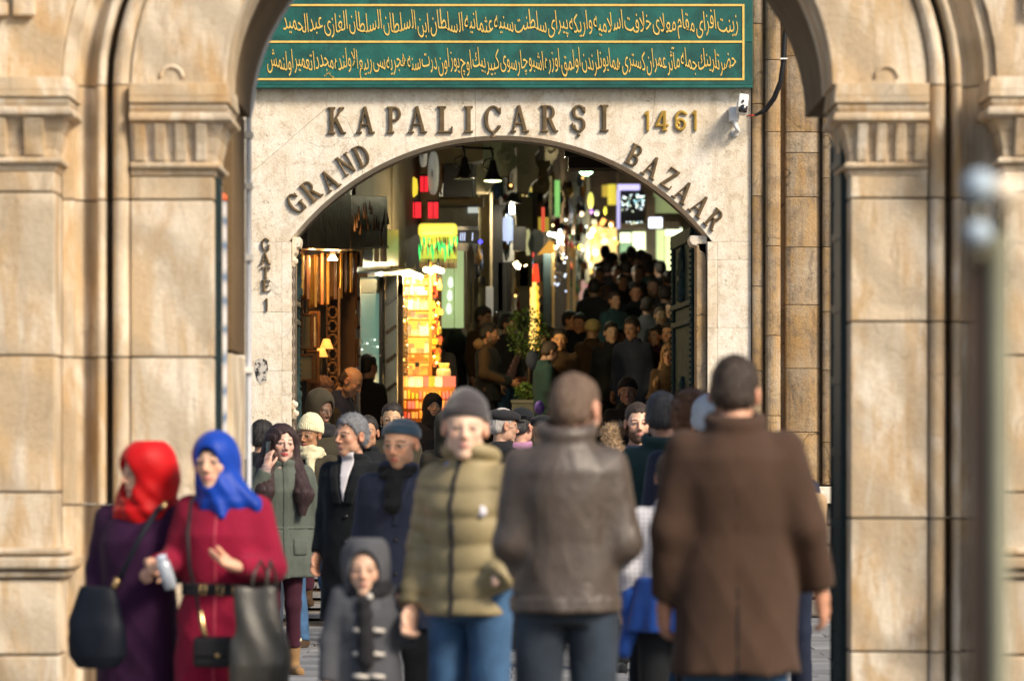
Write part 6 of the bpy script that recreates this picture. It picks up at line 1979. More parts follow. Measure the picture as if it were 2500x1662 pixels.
# ===== woman in the blue headscarf
p = Person('woman in a blue headscarf and belted crimson coat with her hands raised', 545, 1066, 15.0, yaw=-8, res=.011, skin=LT, fem=1, hd=(-10, 0, -3), hoff=(-.035, -.01, 0), fat=1.02, hs=1.13, headh=.005, lip=(.62, .22, .20),
           J=dict(l_elb=(.235, -.02, 1.13), l_wri=(.115, -.26, 1.145), r_elb=(-.225, -.0, 1.16), r_wri=(-.265, -.22, 1.145)), hands=(.35, .9), hand_kw={'l': dict(up=(0, -.5, .8), bend=(-.3, 0, .25), s=1.05), 'r': dict(up=(.6, -.3, .2), s=1.0)})
p.coat(C_['crimson'], hem=.14, rows=[(.14, .26, .22, 0), (.6, .225, .185, 0), (.92, .205, .165, 0), (1.03, .175, .142, 0), (1.12, .18, .148, 0), (1.28, .188, .158, 0), (1.37, .176, .13, .01), (1.44, .12, .10, .015), (1.50, .07, .075, .015)], fold=.012, sleeve=(.078, .070, .052))
p.hijab(C_['blue'], fold=.006, tail=((.03, -.02, 1.47), (.15, -.03, 1.42)), drape=1.15, vol=1.03, under=C_['black'])
p.shoes(C_['black'])
p.patch('belt', lambda q: np.abs(q[2] - 1.035) - .028, C_['dkgrey'], lift=.008)
for x in (-.06, .02, .09): p.geo('buckle', Geo().tube([(x - .013, p.front_y(x, 1.035) - .016, 1.012), (x - .013, p.front_y(x, 1.035) - .016, 1.058), (x + .013, p.front_y(x, 1.035) - .016, 1.058), (x + .013, p.front_y(x, 1.035) - .016, 1.012), (x - .013, p.front_y(x, 1.035) - .016, 1.012)], .0035, 6), metal, p.coat_ob)
p.patch('zip', lambda q: np.maximum(np.abs(q[0] + .005) - .006, q[1]), cloth('rose_zip', (.48, .06, .10), rough=.4), lift=.006)
wblue = p
# child and the man holding his hand
p = Person('small child in a grey hooded duffle coat with pale toggles and a dark scarf', 900, 1336, 14.3, yaw=4, res=.015, skin=(.72, .46, .33), hd=(-8, -2, 0), hoff=(-.02, -.02, -.065), headh=.007, hs=1.34, brow=(.06, .04, .03),
           J=dict(l_elb=(.23, -.0, 1.16), l_wri=(.255, -.05, 1.28), r_elb=(-.23, .0, 1.12), r_wri=(-.25, -.06, .88), l_ank=(.10, .06, .09), r_ank=(-.10, -.12, .11)), hands=(.9, .5))
p.coat(C_['grey'], hem=.62, w=1.06, dpt=1.1, fold=.006, sleeve=(.078, .070, .058), flare=.03)
p.hood(C_['grey'], point=.015)
p.trousers(C_['dkjeans']); p.shoes(C_['black'])
p.scarf(C_['dkgrey'], z=1.44, r=.105, t=.045, drop=((-.03, -.13, 1.36), (-.02, -.17, 1.02)))
for z in (.93, 1.06, 1.20):
    for x in (-.05, .045):
        y = p.front_y(x, z) - .012
        p.geo('toggle', Geo().tube([(x - .045, y, z + .004), (x - .01, y - .012, z), (x + .045, y, z - .004)], [.012, .017, .012], 8), horn, p.coat_ob)
p.geo('badge', Geo().lathe([(0, -.004), (.02, -.003), (.02, .003), (0, .004)], (.0, -.165, 1.40), 12, Matrix.Rotation(R(90), 4, 'X')), horn)
child = p
p = Person('man in an olive quilted jacket and charcoal beanie holding the child by the hand', 1148, 955, 14.2, yaw=-30, res=.011, skin=(.84, .58, .44), hd=(30, 4, 3), hoff=(.0, -.025, -.012), htop=.03, headh=.005, brow=(.30, .20, .13), lip=(.60, .28, .24),
           J=dict(r_elb=(-.215, .02, 1.13), r_wri=(-.225, -.07, .885), l_elb=(.235, .04, 1.13), l_wri=(.19, -.13, 1.0), l_ank=(.11, .05, .09), r_ank=(-.10, -.06, .1)), hands=(None, .85))
p.coat(C_['olive'], hem=.865, w=.95, dpt=1.12, puff=.105, fold=.004, sleeve=(.082, .076, .060), collar=.030, cz=1.495, cr=.088)
p.trousers(C_['jeans']); p.shoes(C_['dkbrown'])
p.beanie(C_['beanie'], tall=.022, brim=.026)
p.patch('zip', lambda q: np.maximum(np.abs(q[0]) - .010, q[1]), C_['dkgrey'], lift=.008)
p.geo('emblem', Geo().lathe([(0, -.004), (.024, -.003), (.024, .003), (0, .004)], (.12, p.front_y(.12, 1.27) - .004, 1.27), 12, Matrix.Rotation(R(90), 4, 'X')), C_['white'], p.coat_ob)
p.add('shirt_collar', lambda q: smax(torus(q, (0, -.0, 1.478), .062, .012, 1, -.3), q[1] - .02, .01), C_['white'], (-.1, -.1, 1.42), (.1, .1, 1.54), .008)
p.geo('zip_pull', Geo().tube([(.035, -.19, 1.22), (.035, -.195, 1.16)], .006, 6), C_['dkgrey'], p.coat_ob)
# ===== man in leather jacket, back view
p = Person('broad man with cropped hair in a taupe leather jacket seen from behind', 1382, 922, 12.9, yaw=180, res=.011, skin=(.66, .40, .29), hd=(-24, 8, 2), hoff=(-.035, -.035, -.04), headh=.006, fat=1.03,
           J=dict(l_sho=(.148, .01, 1.385), r_sho=(-.148, .01, 1.385), l_elb=(.185, .03, 1.12), l_wri=(.15, -.2, 1.02), r_elb=(-.192, .02, 1.12), r_wri=(-.17, -.22, 1.05)), hands=(.6, .6))
p.coat(C_['leather'], hem=.885, w=1.0, dpt=1.1, fold=.014, sleeve=(.072, .070, .055), collar=.026, cz=1.505, cr=.084, ff=8)
for sx in (-1, 1): p.patch('side_seam', lambda q: np.maximum(np.abs(q[0] - sx * (.115 - .03 * (1.3 - q[2]))) - .003, np.maximum(np.abs(q[2] - 1.15) - .22, -q[1])), C_['dkbrown'], lift=.003)
p.patch('yoke_seam', lambda q: np.maximum(np.abs(q[2] - 1.345 + .06 * q[0] ** 2) - .004, -q[1]), C_['dkbrown'], lift=.003)
p.patch('hem_band', lambda q: np.abs(q[2] - .915) - .028, C_['leather'], lift=.006)
p.trousers(C_['dkjeans']); p.shoes(C_['black'])
p.hair('crop', (.10, .065, .045))
for x in (): p.geo('back_pocket', Geo().box((x, .155, .80), (.12, .02, .13)), C_['dkjeans'], p.tr)
# ===== man in brown coat, back view
p = Person('tall man in a long brown wool overcoat walking away with arms slightly spread', 1795, 883, 12.9, yaw=180, res=.011, skin=(.62, .34, .23), hd=(-8, 6, -3), hoff=(-.0, -.03, -.028), headh=.006, fat=1.04, hs=1.0,
           J=dict(l_elb=(.215, .03, 1.13), l_wri=(.232, -.03, .895), r_elb=(-.235, .03, 1.14), r_wri=(-.285, -.04, .93), l_ank=(.10, .1, .12), r_ank=(-.10, -.08, .09)), hands=(.55, .45))
p.coat(C_['brown'], hem=.66, w=1.03, dpt=1.06, fold=.012, sleeve=(.080, .072, .058), collar=.024, cz=1.495, cr=.082, flare=.025, ff=7)
p.patch('back_vent', lambda q: np.maximum(np.maximum(np.abs(q[0]) - .006, q[2] - .95), -q[1]), C_['black'], lift=.004)
p.patch('back_seam', lambda q: np.maximum(np.maximum(np.abs(q[0]) - .003, np.abs(q[2] - 1.2) - .25), -q[1]), C_['dkbrown'], lift=.003)
p.trousers(C_['jeans']); p.shoes(C_['dkbrown'])
p.hair('short', (.028, .018, .013))
# ===== man with blue cap and glasses
p = Person('man in a slate blue cap, thin glasses and navy coat looking left', 972, 1028, 18.6, yaw=-10, res=.012, hs=1.13, skin=(.78, .46, .31), hd=(-12, 8, 0), hoff=(.02, -.02, 0), headh=.0045, beard=.55, lip=(.50, .17, .13),
           J=dict())
p.coat(C_['navy'], hem=.62, w=1.02, dpt=1.05, fold=.007, collar=.026, cz=1.485, cr=.086, flare=.02)
p.patch('lapel', lambda q: np.maximum(np.abs(q[0] - (q[2] - 1.14) * .30) - .020, np.maximum(np.abs(q[2] - 1.30) - .13, q[1])), C_['navy'], lift=.010)
for z in (1.10, 1.27, .92): p.button(.015, z, metal if z > 1.2 else blkbtn, .012)
p.trousers(C_['black']); p.shoes(C_['black'])
p.scarf(C_['black'], z=1.465, r=.078, t=.032, drop=((0, -.10, 1.42), (0, -.14, 1.28)))
p.beanie(C_['cap'], tall=-.008, brim=.038)
def glasses(p):
    g = Geo()
    Mh = Matrix.Rotation(R(p.hd[0]), 4, 'Z') @ Matrix.Rotation(R(p.hd[1]), 4, 'X') @ Matrix.Rotation(R(p.hd[2]), 4, 'Y')
    T = lambda v: Vector(p.hc) + Mh @ Vector(v)
    for sx in (-1, 1):
        g.tube([T((sx * .033 + .020 * math.cos(t), -.105, .0 + .015 * math.sin(t))) for t in np.linspace(0, 6.283, 14)], .0016, 5)
        g.tube([T((sx * .053, -.103, .004)), T((sx * .080, -.04, .006)), T((sx * .083, .01, .0))], .0016, 5)
    g.tube([T((-.013, -.107, .003)), T((.013, -.107, .003))], .0016, 5)
    p.geo('glasses', g, steel)
glasses(p)
# ===== grey haired man in black overcoat
p = Person('grey-haired man in a black overcoat and open white shirt looking left', 862, 1018, 21.6, yaw=-24, res=.012, skin=(.60, .34, .23), hd=(-20, 2, 2), hoff=(-.0, -.02, 0), headh=.0042, brow=(.08, .07, .065), lip=(.42, .19, .16), fat=1.03, nose=1.6,
           J=dict(l_ank=(.11, -.1, .1), r_ank=(-.1, .08, .09)))
p.coat(C_['black'], hem=.50, w=1.03, dpt=1.02, fold=.006, collar=.020, cz=1.478, cr=.080, flare=.015)
p.patch('shirt', lambda q: np.maximum(np.abs(q[0]) - np.clip((q[2] - 1.20) * .17, 0, .040), np.maximum(q[1], 1.20 - q[2])), C_['white'], lift=.005, h=.006)
p.add('shirt_collar', lambda q: smax(torus(q, (0, .0, 1.452), .064, .012, 1, -.45), q[1] - .03, .01), C_['white'], (-.1, -.1, 1.40), (.1, .1, 1.54), .006)
for sx in (-1, 1): p.patch('lapel', lambda q: np.maximum(np.abs(q[0] * sx - .035 - (q[2] - 1.20) * .24) - .028, np.maximum(np.abs(q[2] - 1.32) - .12, q[1])), C_['black'], lift=.012, h=.008)
for z in (1.13, .98): p.button(.02, z, blkbtn, .012)
p.trousers(C_['black']); p.shoes(C_['black'])
p.hair('wavy', (.13, .135, .15))
# ===== woman on the phone
p = Person('long-haired woman in a sage parka holding a phone to her cheek', 688, 1040, 24.3, yaw=12, res=.011, skin=(.70, .45, .36), fem=1, hd=(6, 2, 4), hoff=(.0, -.01, -.0), headh=.0036, brow=(.03, .018, .015), lip=(.50, .10, .10), hs=1.12,
           J=dict(r_elb=(-.25, -.12, 1.18), r_wri=(-.128, -.150, 1.435), l_elb=(.235, .04, 1.15), l_wri=(.245, -.02, .93), l_ank=(.085, .02, .09), r_ank=(-.065, .0, .09), l_kne=(.075, -.02, .5), r_kne=(-.07, -.02, .5), l_hip=(.08, 0, .93), r_hip=(-.08, 0, .93)),
           hands=(.5, .35), hand_kw={'r': dict(up=(.8, .5, 0), bend=(-.25, .25, .3), s=.92)})
p.coat(C_['sage'], hem=.70, w=1.10, dpt=1.08, fold=.011, sleeve=(.078, .068, .052), collar=.028, cz=1.46, cr=.085, waist=.0, flare=.018,
       rows=[(.69, .205, .150, 0), (.90, .195, .142, 0), (1.04, .165, .122, 0), (1.14, .172, .125, 0), (1.28, .185, .138, 0), (1.38, .175, .125, .01), (1.445, .12, .098, .015), (1.50, .070, .072, .015)])
p.patch('waist_seam', lambda q: np.abs(q[2] - 1.03) - .008, C_['sage'], lift=.008)
p.patch('placket', lambda q: np.maximum(np.abs(q[0] - .01) - .022, q[1]), C_['sage'], lift=.006)
for sx in (-1, 1): p.patch('pocket', lambda q: np.maximum(np.maximum(np.abs(q[0] - sx * .11) - .048, np.abs(q[2] - .90) - .055), q[1]), C_['sage'], lift=.009)
p.add('cuff', lambda q: rc(q, (-.142, -.147, 1.405), (-.128, -.150, 1.445), .040, .034) + .002 * np.sin(q[2] * 300), C_['mauve'], (-.20, -.22, 1.35), (-.07, -.08, 1.50), .007)
p.trousers(C_['burgundy'], rl=(.088, .056, .042), top=.95, bot=.20)
p.shoes(C_['tan'], boot=.14)
for q_ in 'lr':
    a = p.J[q_ + '_ank']
    p.add('boot_fleece', lambda q: torus(q, (a[0], a[1], a[2] + .165), .045, .014) + .003 * wob(q, 150), C_['cream'], (a[0] - .08, a[1] - .08, a[2] + .13), (a[0] + .08, a[1] + .08, a[2] + .2), .007)
p.long_hair((.020, .008, .009), length=.44, vol=1.38)
p.scarf(C_['mauve'], z=1.46, r=.066, t=.032, amp=.006, knit=.004)
wp = p
# ===== people round the gate
p = Person('man with thick black hair and black quilted jacket turned away by the left jamb', 640, 1032, 27.3, yaw=160, res=.015, skin=MD, headh=.007)
p.coat(C_['black'], hem=.85, puff=.12, w=1.05); p.trousers(C_['dkjeans']); p.shoes(C_['black']); p.hair('short', (.008, .007, .007), bump_=.005)
p = Person('woman in a cream cable-knit hat and chunky cream scarf', 756, 1024, 27.8, yaw=-12, res=.014, skin=(.36, .19, .105), fem=1, hd=(-14, 8, 4), headh=.0045, lip=(.28, .08, .07), J=dict(l_ank=(.16, .22, .12), r_ank=(-.02, -.12, .09), l_kne=(.13, .05, .5)))
p.coat(C_['dkolive'], hem=.78); p.trousers(C_['jeans'], rl=(.092, .066, .055)); p.shoes(C_['dkbrown'])
p.beanie(C_['cream'], tall=.03, rib=.004, brim=.022); p.scarf(C_['cream'], z=1.475, r=.082, t=.040, amp=.005, knit=.006, dr=(.040, .030), drop=((.03, -.10, 1.43), (.045, -.14, 1.31)))
p = Person('person in a drooping olive hood, burgundy trousers and brown ankle boots', 782, 966, 31.6, yaw=20, res=.017, skin=(.16, .09, .06), hd=(25, 14, 0), headh=.007)  # gateway shade put into the dark skin and cloth colours
p.coat(C_['dkolive'], hem=.75, w=1.05); p.trousers(C_['burgundy'], rl=(.09, .062, .05), bot=.14); p.shoes(C_['dkbrown'], boot=.05); p.hood(C_['dkolive'], point=.01); p.scarf(C_['dkgrey'], z=1.44, r=.09, t=.04)
p = Person('dark-haired woman with centre parting and a grey-brown coat behind the blue cap', 958, 988, 30.2, yaw=0, res=.015, skin=(.52, .33, .19), fem=1, hd=(-4, 4, 0), headh=.0045, hoff=(0, 0, 0))
p.coat(C_['dkolive'], hem=.8); p.trousers(C_['black']); p.shoes(C_['black']); p.hair('bun', (.012, .009, .008))
for sx in (-1, 1): p.geo('earring', Geo().lathe([(0, -.012), (.007, 0), (0, .012)], (sx * .083, -.005, p.hc.z - .045), 8), steel)
p = Person('woman with a shadowed face and black hair between the grey-haired man and the blue cap', 897, 1020, 28.4, yaw=-5, res=.016, skin=(.42, .23, .14), fem=1, headh=.006, lip=(.4, .1, .1))
p.coat(C_['black'], hem=.8); p.trousers(C_['black']); p.shoes(C_['black']); p.hair('bun', (.010, .008, .007))
p = Person('young woman in a black headscarf looking at the camera from the stall', 1056, 964, None, 1.64, yaw=8, res=.015, skin=(.46, .30, .19), fem=1, hd=(6, 2, 4), headh=.0045, lip=(.40, .16, .13))
p.coat(C_['dkgrey'], hem=.5); p.trousers(C_['black']); p.shoes(C_['black']); p.hijab(C_['black'], fold=.003, open_=(.047, .070))
p = Person('person in a dark olive puffer with raised hood collar turned away beside the black headscarf', 1098, 1012, 28.6, yaw=165, res=.016, skin=MD, headh=.008)
p.coat(C_['dkolive'], hem=.8, w=1.1); p.trousers(C_['black']); p.shoes(C_['black']); p.hood(C_['dkolive'])
p = Person('person in a blue and white striped top behind the charcoal beanie', 1120, 1040, 21.5, yaw=175, res=.016, skin=MD, headh=.008, J=dict())
p.coat(C_['stripe'], hem=.85, w=1.15, sleeve=(.085, .07, .055)); p.trousers(C_['dkjeans']); p.shoes(C_['black']); p.hair('short', (.02, .015, .012))
p = Person('old man in a dark grey flat cap and glasses turned to the right', 1226, 1002, 27.6, yaw=120, res=.016, skin=(.50, .30, .21), headh=.006, hd=(-10, 6, 0))
p.coat(C_['dkgrey'], hem=.7); p.trousers(C_['black']); p.shoes(C_['black']); p.cap(C_['dkgrey']); p.hair('crop', (.35, .33, .31)); glasses(p)
p = Person('person in a black brimmed hat with a lilac collar', 1272, 1006, 28.4, yaw=150, res=.016, skin=(.50, .28, .2), headh=.008, hd=(0, 10, 0))
p.coat(C_['pink'], hem=.8); p.trousers(C_['black']); p.shoes(C_['black']); p.hat_brim(C_['black']); p.hair('crop', (.02, .02, .02))
p = Person('person in a black cap and black jacket bending right of the brimmed hat', 1328, 1016, 27.2, yaw=190, res=.017, skin=MD, headh=.009)
p.coat(C_['black'], hem=.8); p.trousers(C_['black']); p.shoes(C_['black']); p.cap(C_['black'])
p = Person('bearded young man in a dark parka with a tan fur-trimmed hood facing the camera', 1556, 991, 24.6, yaw=10, res=.013, skin=(.76, .48, .35), hd=(-6, 3, 0), headh=.0038, beard=1.0, brow=(.025, .016, .012), lip=(.52, .22, .19), fat=1.02, hoff=(0, -.01, .018))
p.coat(C_['navy'], hem=.8, w=1.05, collar=.024, cr=.088, cz=1.45); p.trousers(C_['black']); p.shoes(C_['black']); p.hair('short', (.020, .014, .012))
fu_ = p.add('fur_trim', lambda q: smin(rc(q, (-.18, .02, 1.56), (-.15, -.05, 1.42), .040, .045), rc(q, (-.18, .02, 1.56), (-.10, .08, 1.60), .040, .03), .02) + .014 * wob(q, 110, 2) + .006 * wob(q, 220, 1), C_['fur'], (-.26, -.14, 1.34), (-.02, .16, 1.68), .006)
p.strands(fu_, 3500, .032, .1, .0014)
p = Person('man with clipped greying hair in a black coat seen from behind', 1617, 966, 19.6, yaw=178, res=.013, skin=(.60, .33, .24), hd=(-6, 4, 0), headh=.006, fat=1.05)
p.coat(C_['teal'], hem=.7, w=1.06, collar=.026, cr=.088, cz=1.50); p.trousers(C_['black']); p.shoes(C_['black']); p.hair('short', (.045, .045, .05))
p = Person('person with curly light brown hair behind the brown overcoat', 1688, 968, 18.6, yaw=165, res=.014, skin=(.62, .36, .27), headh=.007, hoff=(0, 0, 0))
p.coat(C_['navy'], hem=.8); p.trousers(C_['jeans']); p.shoes(C_['black']); p.hair('curly', (.13, .065, .035))
p = Person('person in a pale blue knitted hat half hidden by the brown overcoat', 1735, 976, 17.6, yaw=170, res=.014, skin=(.62, .38, .3), headh=.008)
p.coat(C_['grey'], hem=.8); p.trousers(C_['dkjeans']); p.shoes(C_['black']); p.beanie(C_['skyb'], tall=.012, brim=-.01)
p = Person('youth with a white checked sleeve and a royal blue jacket tied at the waist', 1642, 1112, 16.0, yaw=178, res=.014, skin=(.62, .4, .3), headh=.009, J=dict(l_elb=(.235, .03, 1.14), l_wri=(.245, -.08, .92)))
p.coat(C_['check'], hem=.95); p.trousers(C_['black']); p.shoes(C_['black']); p.hair('short', (.02, .015, .012))
p.skirt(C_['royal'], top=1.10, hem=.82, w0=.19, w1=.245, fold=.018, name='tied_jacket', ff=9)
p.add('sleeve_knot', lambda q: rc(q, (.20, .0, 1.0), (.24, .04, .72), .06, .04) + .010 * wob(q, 24, 3), C_['royal'], (.1, -.12, .6), (.36, .16, 1.12), .012)
p = Person('person in navy clothing standing behind the right arm of the brown overcoat', 1918, 1066, 21.0, yaw=200, res=.015, skin=(.45, .28, .2), headh=.009)
p.coat(C_['navy'], hem=.82); p.trousers(C_['navy']); p.shoes(C_['black']); p.hair('short', (.03, .02, .02))
nv = p
V, Q = surf(lambda q: bxs(q, (0, 0, 0), (.13, .08, .19), .05) + .006 * wob(q, 30), (axis_of(-.15, .15, .014), axis_of(-.1, .1, .014), axis_of(-.21, .21, .014)))
bp = link('backpack', np_mesh('backpack', V, Q, cloth('beige_canvas', (.55, .38, .22))), None, nv.world((-.02, .22, 1.17)), (0, 0, nv.yaw), label='beige backpack on the person in navy behind the brown overcoat', cat='backpack')
for sx in (-1, 1): Geo().tube([(sx * .07, -.07, .17), (sx * .09, -.15, .24), (sx * .10, -.36, .12), (sx * .09, -.36, -.06), (sx * .07, -.1, -.15)], .012, 6).obj('strap', C_['dkgrey'], bp)

# ===== people inside the bazaar (the street climbs behind them)
def ins(label, px, pt, H=1.74, yaw=180, skin=MD, coat='black', hair='short', hc=(.012, .010, .009), res=.02, hd=(0, 0, 0), trs='black', hem=.8, J=None, fem=0, beard=0, hh=.010, hands=(.5, .5), w=1.0, hoff=(0, 0, 0), group=None, Y=None, **k):
    p = Person(label, px, pt, Y, H, yaw=yaw, res=res, skin=skin, hd=hd, headh=hh, J=J, fem=fem, beard=beard, hands=hands, hoff=hoff, group=group)
    p.coat(C_[coat], hem=hem, w=w, **k); p.trousers(C_[trs]); p.shoes(C_['black'])
    if hair == 'long': p.long_hair(hc, .34)
    elif hair: p.hair(hair, hc)
    return p
ins('balding man bending over the counter of the framing shop, lit orange', 828, 900, 1.68, 62, (.46, .27, .16), 'navy', 'bald', (.03, .02, .015), .016, (10, 34, 0), hoff=(0, -.11, -.03), hh=.006, beard=.3, Y=34.6)
ins('second customer leaning in at the framing shop counter, half in shadow', 776, 925, 1.66, 30, (.40, .19, .09), 'dkolive', 'short', (.10, .05, .03), .018, (20, 30, 0), hoff=(0, -.08, -.02), Y=34.1)
ins('man in a loose dark jacket with his back turned by the teal window', 890, 870, 1.76, 165, (.30, .18, .12), 'black', 'short', (.006, .006, .006), .016, (-30, 5, 0), w=1.12, hoff=(-.03, -.02, 0), hh=.008)
ins('shaggy-haired person in black lifting a hand to the mouth beside the amber stall', 1108, 760, 1.74, 120, (.42, .24, .15), 'black', 'long', (.018, .012, .010), .02, J=dict(r_elb=(-.2, -.2, 1.22), r_wri=(-.06, -.2, 1.48)), w=1.3)
ins('tall man with short dark hair looking down behind the hooded waistcoat', 1180, 752, 1.80, 40, (.34, .21, .14), 'dkbrown', 'short', (.015, .010, .010), .02, (20, 15, 0))
p = ins('bearded man in a brown sweatshirt with a black waistcoat and cream hood, hands together', 1192, 792, 1.76, 78, (.44, .24, .14), 'dkbrown', 'short', (.010, .008, .008), .016, (10, 10, 0), 'black', .86, dict(l_elb=(.24, .0, 1.16), l_wri=(.12, -.26, 1.06), r_elb=(-.24, .0, 1.16), r_wri=(-.10, -.28, 1.06)), beard=.9, hh=.007)
p.patch('waistcoat', lambda q: np.maximum(np.abs(q[0]) - .175, q[2] - 1.45), C_['black'], lift=.014)
p.add('hood', lambda q: smax(el(q, (0, .09, 1.50), (.12, .08, .07)), -el(q, (0, .02, 1.56), (.08, .08, .08)), .01) + .004 * wob(q, 40), C_['tan'], (-.16, -.02, 1.40), (.16, .2, 1.62), .012)
p = ins('man with a red plaid scarf over a dark jacket looking right', 1240, 770, 1.75, 50, (.50, .33, .22), 'dkgrey', 'short', (.010, .008, .008), .018, (15, 6, 0), 'jeans', .9, beard=.5, hh=.007)
p.patch('plaid_scarf', lambda q: np.maximum(np.abs(q[0] - .10 + (1.42 - q[2]) * .45) - .055, q[1] - .05), C_['plaid'], lift=.022)
p.patch('orange_sash', lambda q: np.abs(q[2] - .95) - .045, C_['orangec'], lift=.014)
p = ins('man in an olive-brown jacket with his face lit orange, facing the camera', 1366, 806, 1.72, 8, (.66, .36, .18), 'dkbrown', 'short', (.010, .008, .007), .016, (-6, 4, 0), hh=.005, w=1.03)
p = ins('man in a khaki knitted cap with banded sleeves seen from behind', 1446, 780, 1.74, 150, (.45, .28, .18), 'dkbrown', None, (0, 0, 0), .016, (30, 4, 0), hh=.008, w=1.05)
p.beanie(C_['khaki'], tall=-.012, brim=.0)
p.patch('banded_sleeve', lambda q: np.maximum(.155 - q[0], 1.40 - q[2]) if 0 else np.maximum(.165 - q[0], q[2] - 1.34), C_['bands'], lift=.006)
ins('large man in a navy overcoat looking down, tallest in the doorway crowd', 1545, 778, 1.80, -18, (.34, .20, .14), 'navy', 'short', (.010, .008, .008), .016, (-12, 14, 0), hem=.5, w=1.14, hh=.006, hoff=(0, -.03, 0))
ins('young man with a pale face behind the khaki cap', 1492, 790, 1.73, 5, (.52, .36, .26), 'black', 'short', (.010, .008, .008), .02, (10, 4, 0))
ins('short dark-haired person tucked between the pale face and the navy overcoat', 1512, 806, 1.64, -8, (.34, .2, .13), 'teal', 'short', (.010, .008, .008), .022)
ins('fair wavy-haired woman at the edge of the iron gate leaf', 1636, 842, 1.68, -10, (.48, .28, .17), 'dkbrown', 'long', (.16, .085, .035), .018, (-10, 6, 0), fem=1, hh=.007)
ins('person in a black beanie and black coat peering out below the navy overcoat', 1532, 928, 1.74, 5, (.26, .17, .13), 'black', None, (0, 0, 0), .016, (-8, 3, 0), hh=.006).beanie(C_['black'], tall=.01, brim=.03)
ins('woman in dark clothes bending to a blue bag by the planter', 1330, 838, 1.60, 110, (.4, .25, .2), 'teal', 'short', (.02, .015, .015), .022, (0, 20, 0), hoff=(0, -.06, -.02))
ins('dark-coated man with a pale cheek standing left of the lit face', 1334, 800, 1.72, 215, (.55, .38, .28), 'navy', 'short', (.010, .008, .008), .022, (40, 0, 0))
ins('broad man in a black coat standing between the amber stall and the shaggy-haired person', 1066, 806, 1.70, 170, (.3, .18, .12), 'dkgrey', 'short', (.012, .010, .009), .02, w=1.15)
ins('man with an orange-lit profile in the second row', 1392, 762, 1.72, 60, (.62, .30, .15), 'black', 'short', (.010, .008, .008), .022)
ins('man with an orange-lit forehead just right of the lit profile', 1416, 768, 1.70, -20, (.60, .30, .16), 'black', 'short', (.010, .008, .008), .022, (0, 12, 0))
ins('person in a dark red top near the iron gate leaf', 1600, 800, 1.68, -30, (.45, .26, .17), 'burgundy', 'short', (.012, .008, .008), .022)
ins('bearded man right of the dark red top', 1634, 792, 1.72, -25, (.46, .27, .17), 'black', 'short', (.012, .008, .008), .022, beard=.8)
ins('person in a violet jacket with long brown hair walking uphill', 1478, 700, 1.68, 175, (.4, .25, .2), 'violet', 'long', (.06, .025, .02), .024, w=1.15)
ins('man in a dark coat walking down with a warm-lit face, alone in the gap', 1553, 696, 1.74, 0, (.50, .25, .15), 'black', 'short', (.012, .010, .010), .022)
ins('pale-faced woman low beside the iron gate leaf in the far crowd', 1640, 738, 1.62, -30, (.58, .38, .26), 'black', 'bun', (.03, .02, .015), .024)
ins('person with a warm-lit ear behind the violet jacket', 1500, 716, 1.66, 30, (.5, .28, .16), 'teal', 'short', (.02, .014, .012), .026)
ins('man in a grey hooded top in the middle of the far crowd', 1580, 728, 1.70, 170, (.4, .25, .18), 'grey', 'short', (.012, .01, .01), .026)
ins('two-tone haired woman among the far crowd right of centre', 1612, 752, 1.64, 15, (.52, .32, .2), 'dkgrey', 'bun', (.05, .03, .02), .026)
# the far silhouettes
far_sil = [(1462, 655, 'black', 0, 'first silhouette left of the crowd beside the tan posts'), (1484, 640, 'dkgrey', 180, 'second far silhouette with a rounded head under the golden shop'), (1478, 606, 'black', 180, 'highest far silhouette on the left with a pointed cap'), (1508, 652, 'navy', 0, 'far walker with a dim brown face under the golden window'), (1530, 640, 'black', 180, 'far silhouette in black centred under the star light sign'),
           (1542, 604, 'navy', 180, 'topmost far silhouette with raised shoulders before the pale window'), (1565, 612, 'black', 180, 'far silhouette just right of the topmost one'), (1556, 650, 'dkgrey', 0, 'far walker with a dark face in a charcoal coat'), (1584, 640, 'teal', 180, 'far silhouette in dark teal mid right'), (1612, 640, 'black', 180, 'far silhouette with a narrow head before the right pale window'),
           (1632, 664, 'dkbrown', 180, 'brown-coated far silhouette beside the iron leaf'), (1648, 690, 'black', 0, 'far walker cut by the iron leaf edge'), (1520, 672, 'black', 0, 'far walker in black left of the warm-lit man'), (1596, 682, 'dkgrey', 0, 'charcoal-clad far walker right of the warm-lit man'), (1624, 700, 'black', 180, 'black-clad far back right above the pale-faced woman'),
           (1496, 624, 'dkgrey', 150, 'far silhouette in charcoal between the pointed cap and the star sign crowd'), (1524, 618, 'navy', 200, 'navy far back under the left edge of the star light sign'), (1553, 628, 'black', 30, 'far walker between the two topmost silhouettes'), (1580, 622, 'dkbrown', 190, 'brown far back before the dark pier between the lit windows'), (1598, 636, 'navy', 170, 'navy far back just right of the dark pier'), (1450, 684, 'dkgrey', 160, 'charcoal far back directly behind the pink balloon')]
for px, pt, ct, yw, lb in far_sil:
    q = ins(lb, px, pt, random.uniform(1.64, 1.8), yw + random.uniform(-25, 25), (.32, .19, .13), ct, 'short', (.010, .008, .008), .030, hh=.014, hands=(None, None), w=random.uniform(1.15, 1.4))
    if 'pointed' in lb: q.beanie(C_['black'], tall=.05)
# ===== things held or carried
def bag(name, fn, ax, mat, loc, rz, label, cat='handbag'):
    V, Q = surf(fn, ax)
    return link(name, np_mesh(name, V, Q, mat), None, loc, (0, 0, rz), label=label, cat=cat)
def tb(parent, name, pts, r, mat, n=8):
    inv = Matrix.Rotation(-parent.rotation_euler.z, 4, 'Z') @ Matrix.Translation(-parent.location)
    return Geo().tube([inv @ Vector(q) for q in pts], r, n).obj(name, mat, parent)
